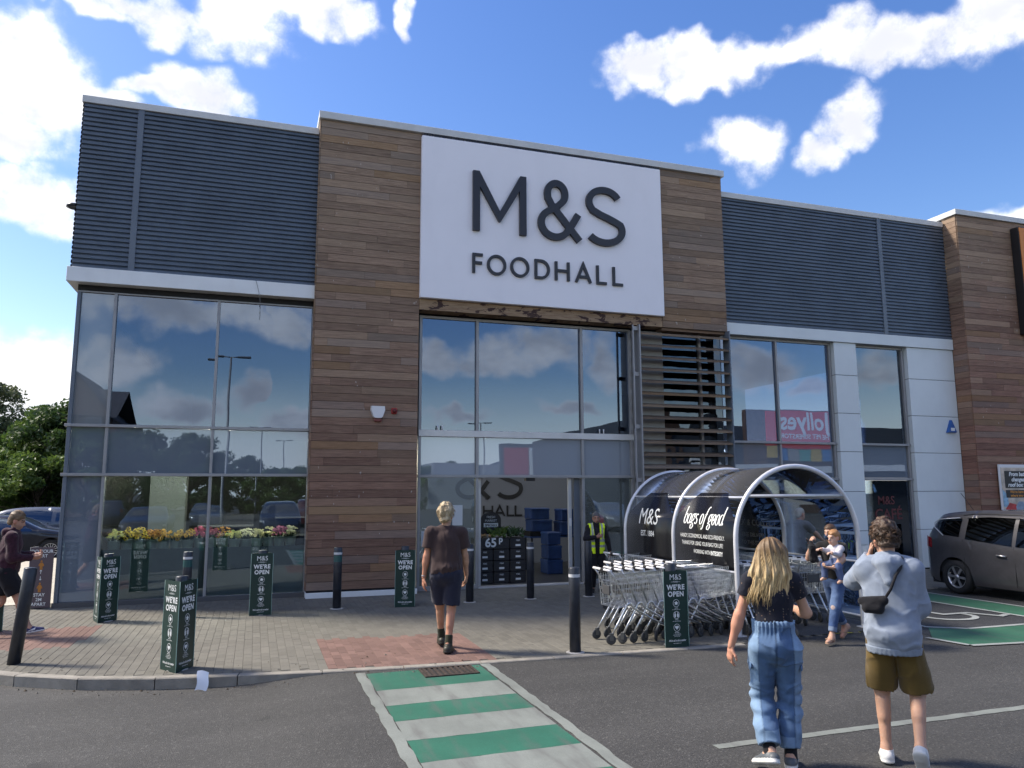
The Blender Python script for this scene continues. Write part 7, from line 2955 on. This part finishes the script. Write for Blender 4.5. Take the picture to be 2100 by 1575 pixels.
mb.tube([tuple(e_ - unit(J['elL'] - J['wrL']) * .006), tuple(e_ + unit(J['elL'] - J['wrL']) * .006)], .033, 12)
mb.build('wrist_band', CLOTH, t)
w_ = J['wrR']
bl = solid_mesh('black_bundle', [solid([C(w_ + A(-.04, .06, .04), w_ + A(-.05, .03, -.17), .035, .060), E(w_ + A(-.05, .06, -.03), A(.05, .055, .06))], .010, .03, folds(.012, 40, 3), None, .015)], (.011, .011, .014), CLOTH)
o = link('cloth_bundle', bl, None, (MX, MY, 0), (0, 0, MR))
props(o, 'black cloth bundle held up in the woman’s hand', 'cloth')

# ------------------------------------------------------------ child on her arm
SK2 = (.56, .35, .26)
bs = thing('person', 'small child in white top and blue trousers carried on the woman’s arm', 'person', (MX, MY, 0), MR)
b0 = A(-.150, .20, 1.04)      # seat, on the near hip
fwd = unit(A(.35, 1, 0))
rt = unit(np.cross(fwd, UZ))
cb = b0 + UZ * .17 - fwd * .015
hd = b0 + UZ * .335 + fwd * .02
Jb = {'s': .80, 'head': hd, 'neck': b0 + UZ * .235, 'front': fwd}
kl, kr = b0 + fwd * .10 - rt * .13 - UZ * .03, b0 + fwd * .09 + rt * .12 - UZ * .03
al, ar_ = kl - UZ * .17 - fwd * .02 - rt * .03, kr - UZ * .16 + fwd * .01
hl, hr = cb + fwd * .17 - rt * .10 - UZ * .02, cb + fwd * .19 + rt * .06 + UZ * .02
P = [C(b0, cb, .075, .070, (fwd, .85)), C(cb - rt * .07 + UZ * .03, cb + rt * .07 + UZ * .03, .036, .036), C(cb, hd, .038, .040)]
for kk, aa in ((kl, al), (kr, ar_)):
    P += [C(b0, kk, .052, .042), C(kk, aa, .040, .028), C(aa, aa + fwd * .055 - UZ * .025, .024, .020)]
for sd2, hh in ((-1, hl), (1, hr)):
    ss_ = cb + rt * sd2 * .085 + UZ * .03
    ee, _ = ik(ss_, hh, .105, .10, -UZ - fwd)
    P += [C(ss_, ee, .030, .026), C(ee, hh, .025, .019), E(hh + fwd * .02, A(.020, .022, .018))]
    Jb['sh%d' % sd2], Jb['el%d' % sd2], Jb['wr%d' % sd2] = ss_, ee, hh
hpz, gb, frb = head_prims(Jb, unit(A(.25, 1, -.05)), .80)
hands_ = []
for sd2, hh in ((-1, hl), (1, hr)): hands_.append(solid(hand_prims(hh, fwd + UZ * .1, -UZ, -sd2, .5, .55), .004, .004))
link('body', solid_mesh('body', [solid(P, .009, .02), solid(hpz, .006, .02)] + hands_, skin_col(SK2, gb, frb, (.35, .2, .12)), SKINM), bs)
P = [C(b0 + UZ * .03, cb, .090, .084, (fwd, .88), (1, 0)), C(cb - rt * .07 + UZ * .03, cb + rt * .07 + UZ * .03, .046, .046)]
for q in (-1, 1): P += [C(Jb['sh%d' % q], Jb['el%d' % q], .042, .037), C(Jb['el%d' % q], Jb['wr%d' % q], .036, .028, None, (0, 1))]
garment(bs, 'white_top', P, .009, (.50, .48, .52), CLOTH, .02, folds(.005, 34, 4))
P = [C(b0 - UZ * .01, b0 + UZ * .045, .090, .086, (fwd, .9))]
for kk, aa in ((kl, al), (kr, ar_)): P += [C(b0, kk, .064, .053), C(kk, aa, .051, .040, None, (0, 1))]
garment(bs, 'trousers', P, .009, (.085, .115, .22), CLOTH, .02, folds(.005, 34, 5))
link('hair', solid_mesh('hair', [hair_cap(gb, frb, .80, thick=.013, amp=.005, f=70, nape=-.045, front=.075)], streak((.22, .10, .04), (.42, .22, .09)), HAIRM), bs)

# ------------------------------------------------------------ man pushing a trolley behind the shelter
J = skeleton(1.70, {'L': (-.09, -.10, .085), 'R': (.10, .16, .085)}, {'L': (0, 1, -.05), 'R': (0, 1, -.05)}, {'L': (-.20, .52, 1.02), 'R': (.20, .52, 1.02)}, {'L': (-1, -.6, -.4), 'R': (1, -.6, -.4)}, lean=.30, width=1.12, shift=(0, -.1))
GX, GY = 10.0, -3.28
t, g, fr = person('grey haired man in grey T-shirt leaning over a trolley behind the shelter', GX, GY, R(-78), J, (.45, .26, .19), A(.1, 1, -.1), 1.15, {'L': ((.1, .8, -.4), (0, -.3, -1), 1, 1.0), 'R': ((-.1, .8, -.4), (0, -.3, -1), -1, 1.0)}, .013)
garment(t, 't_shirt', top_prims(J, .022, .66, -.03, .020, 1.15), .012, (.11, .12, .135), CLOTH, disp=folds(.008, 22, 3), amp=.012)
garment(t, 'trousers', leg_prims(J, .026, 1.95, .06, 1.08), .013, (.03, .032, .04), CLOTH, disp=folds(.007, 24, 5), amp=.01)
shoes(t, J, (.02, .02, .02), (.02, .02, .02), .010)
link('hair', solid_mesh('hair', [hair_cap(g, fr, J['s'], thick=.007, amp=.003, f=90, h=.008)], streak((.28, .26, .22), (.5, .47, .4)), HAIRM), t)
trolley(GX + .56, GY + .02, R(2), 'trolley pushed by the grey haired man behind the shelter')
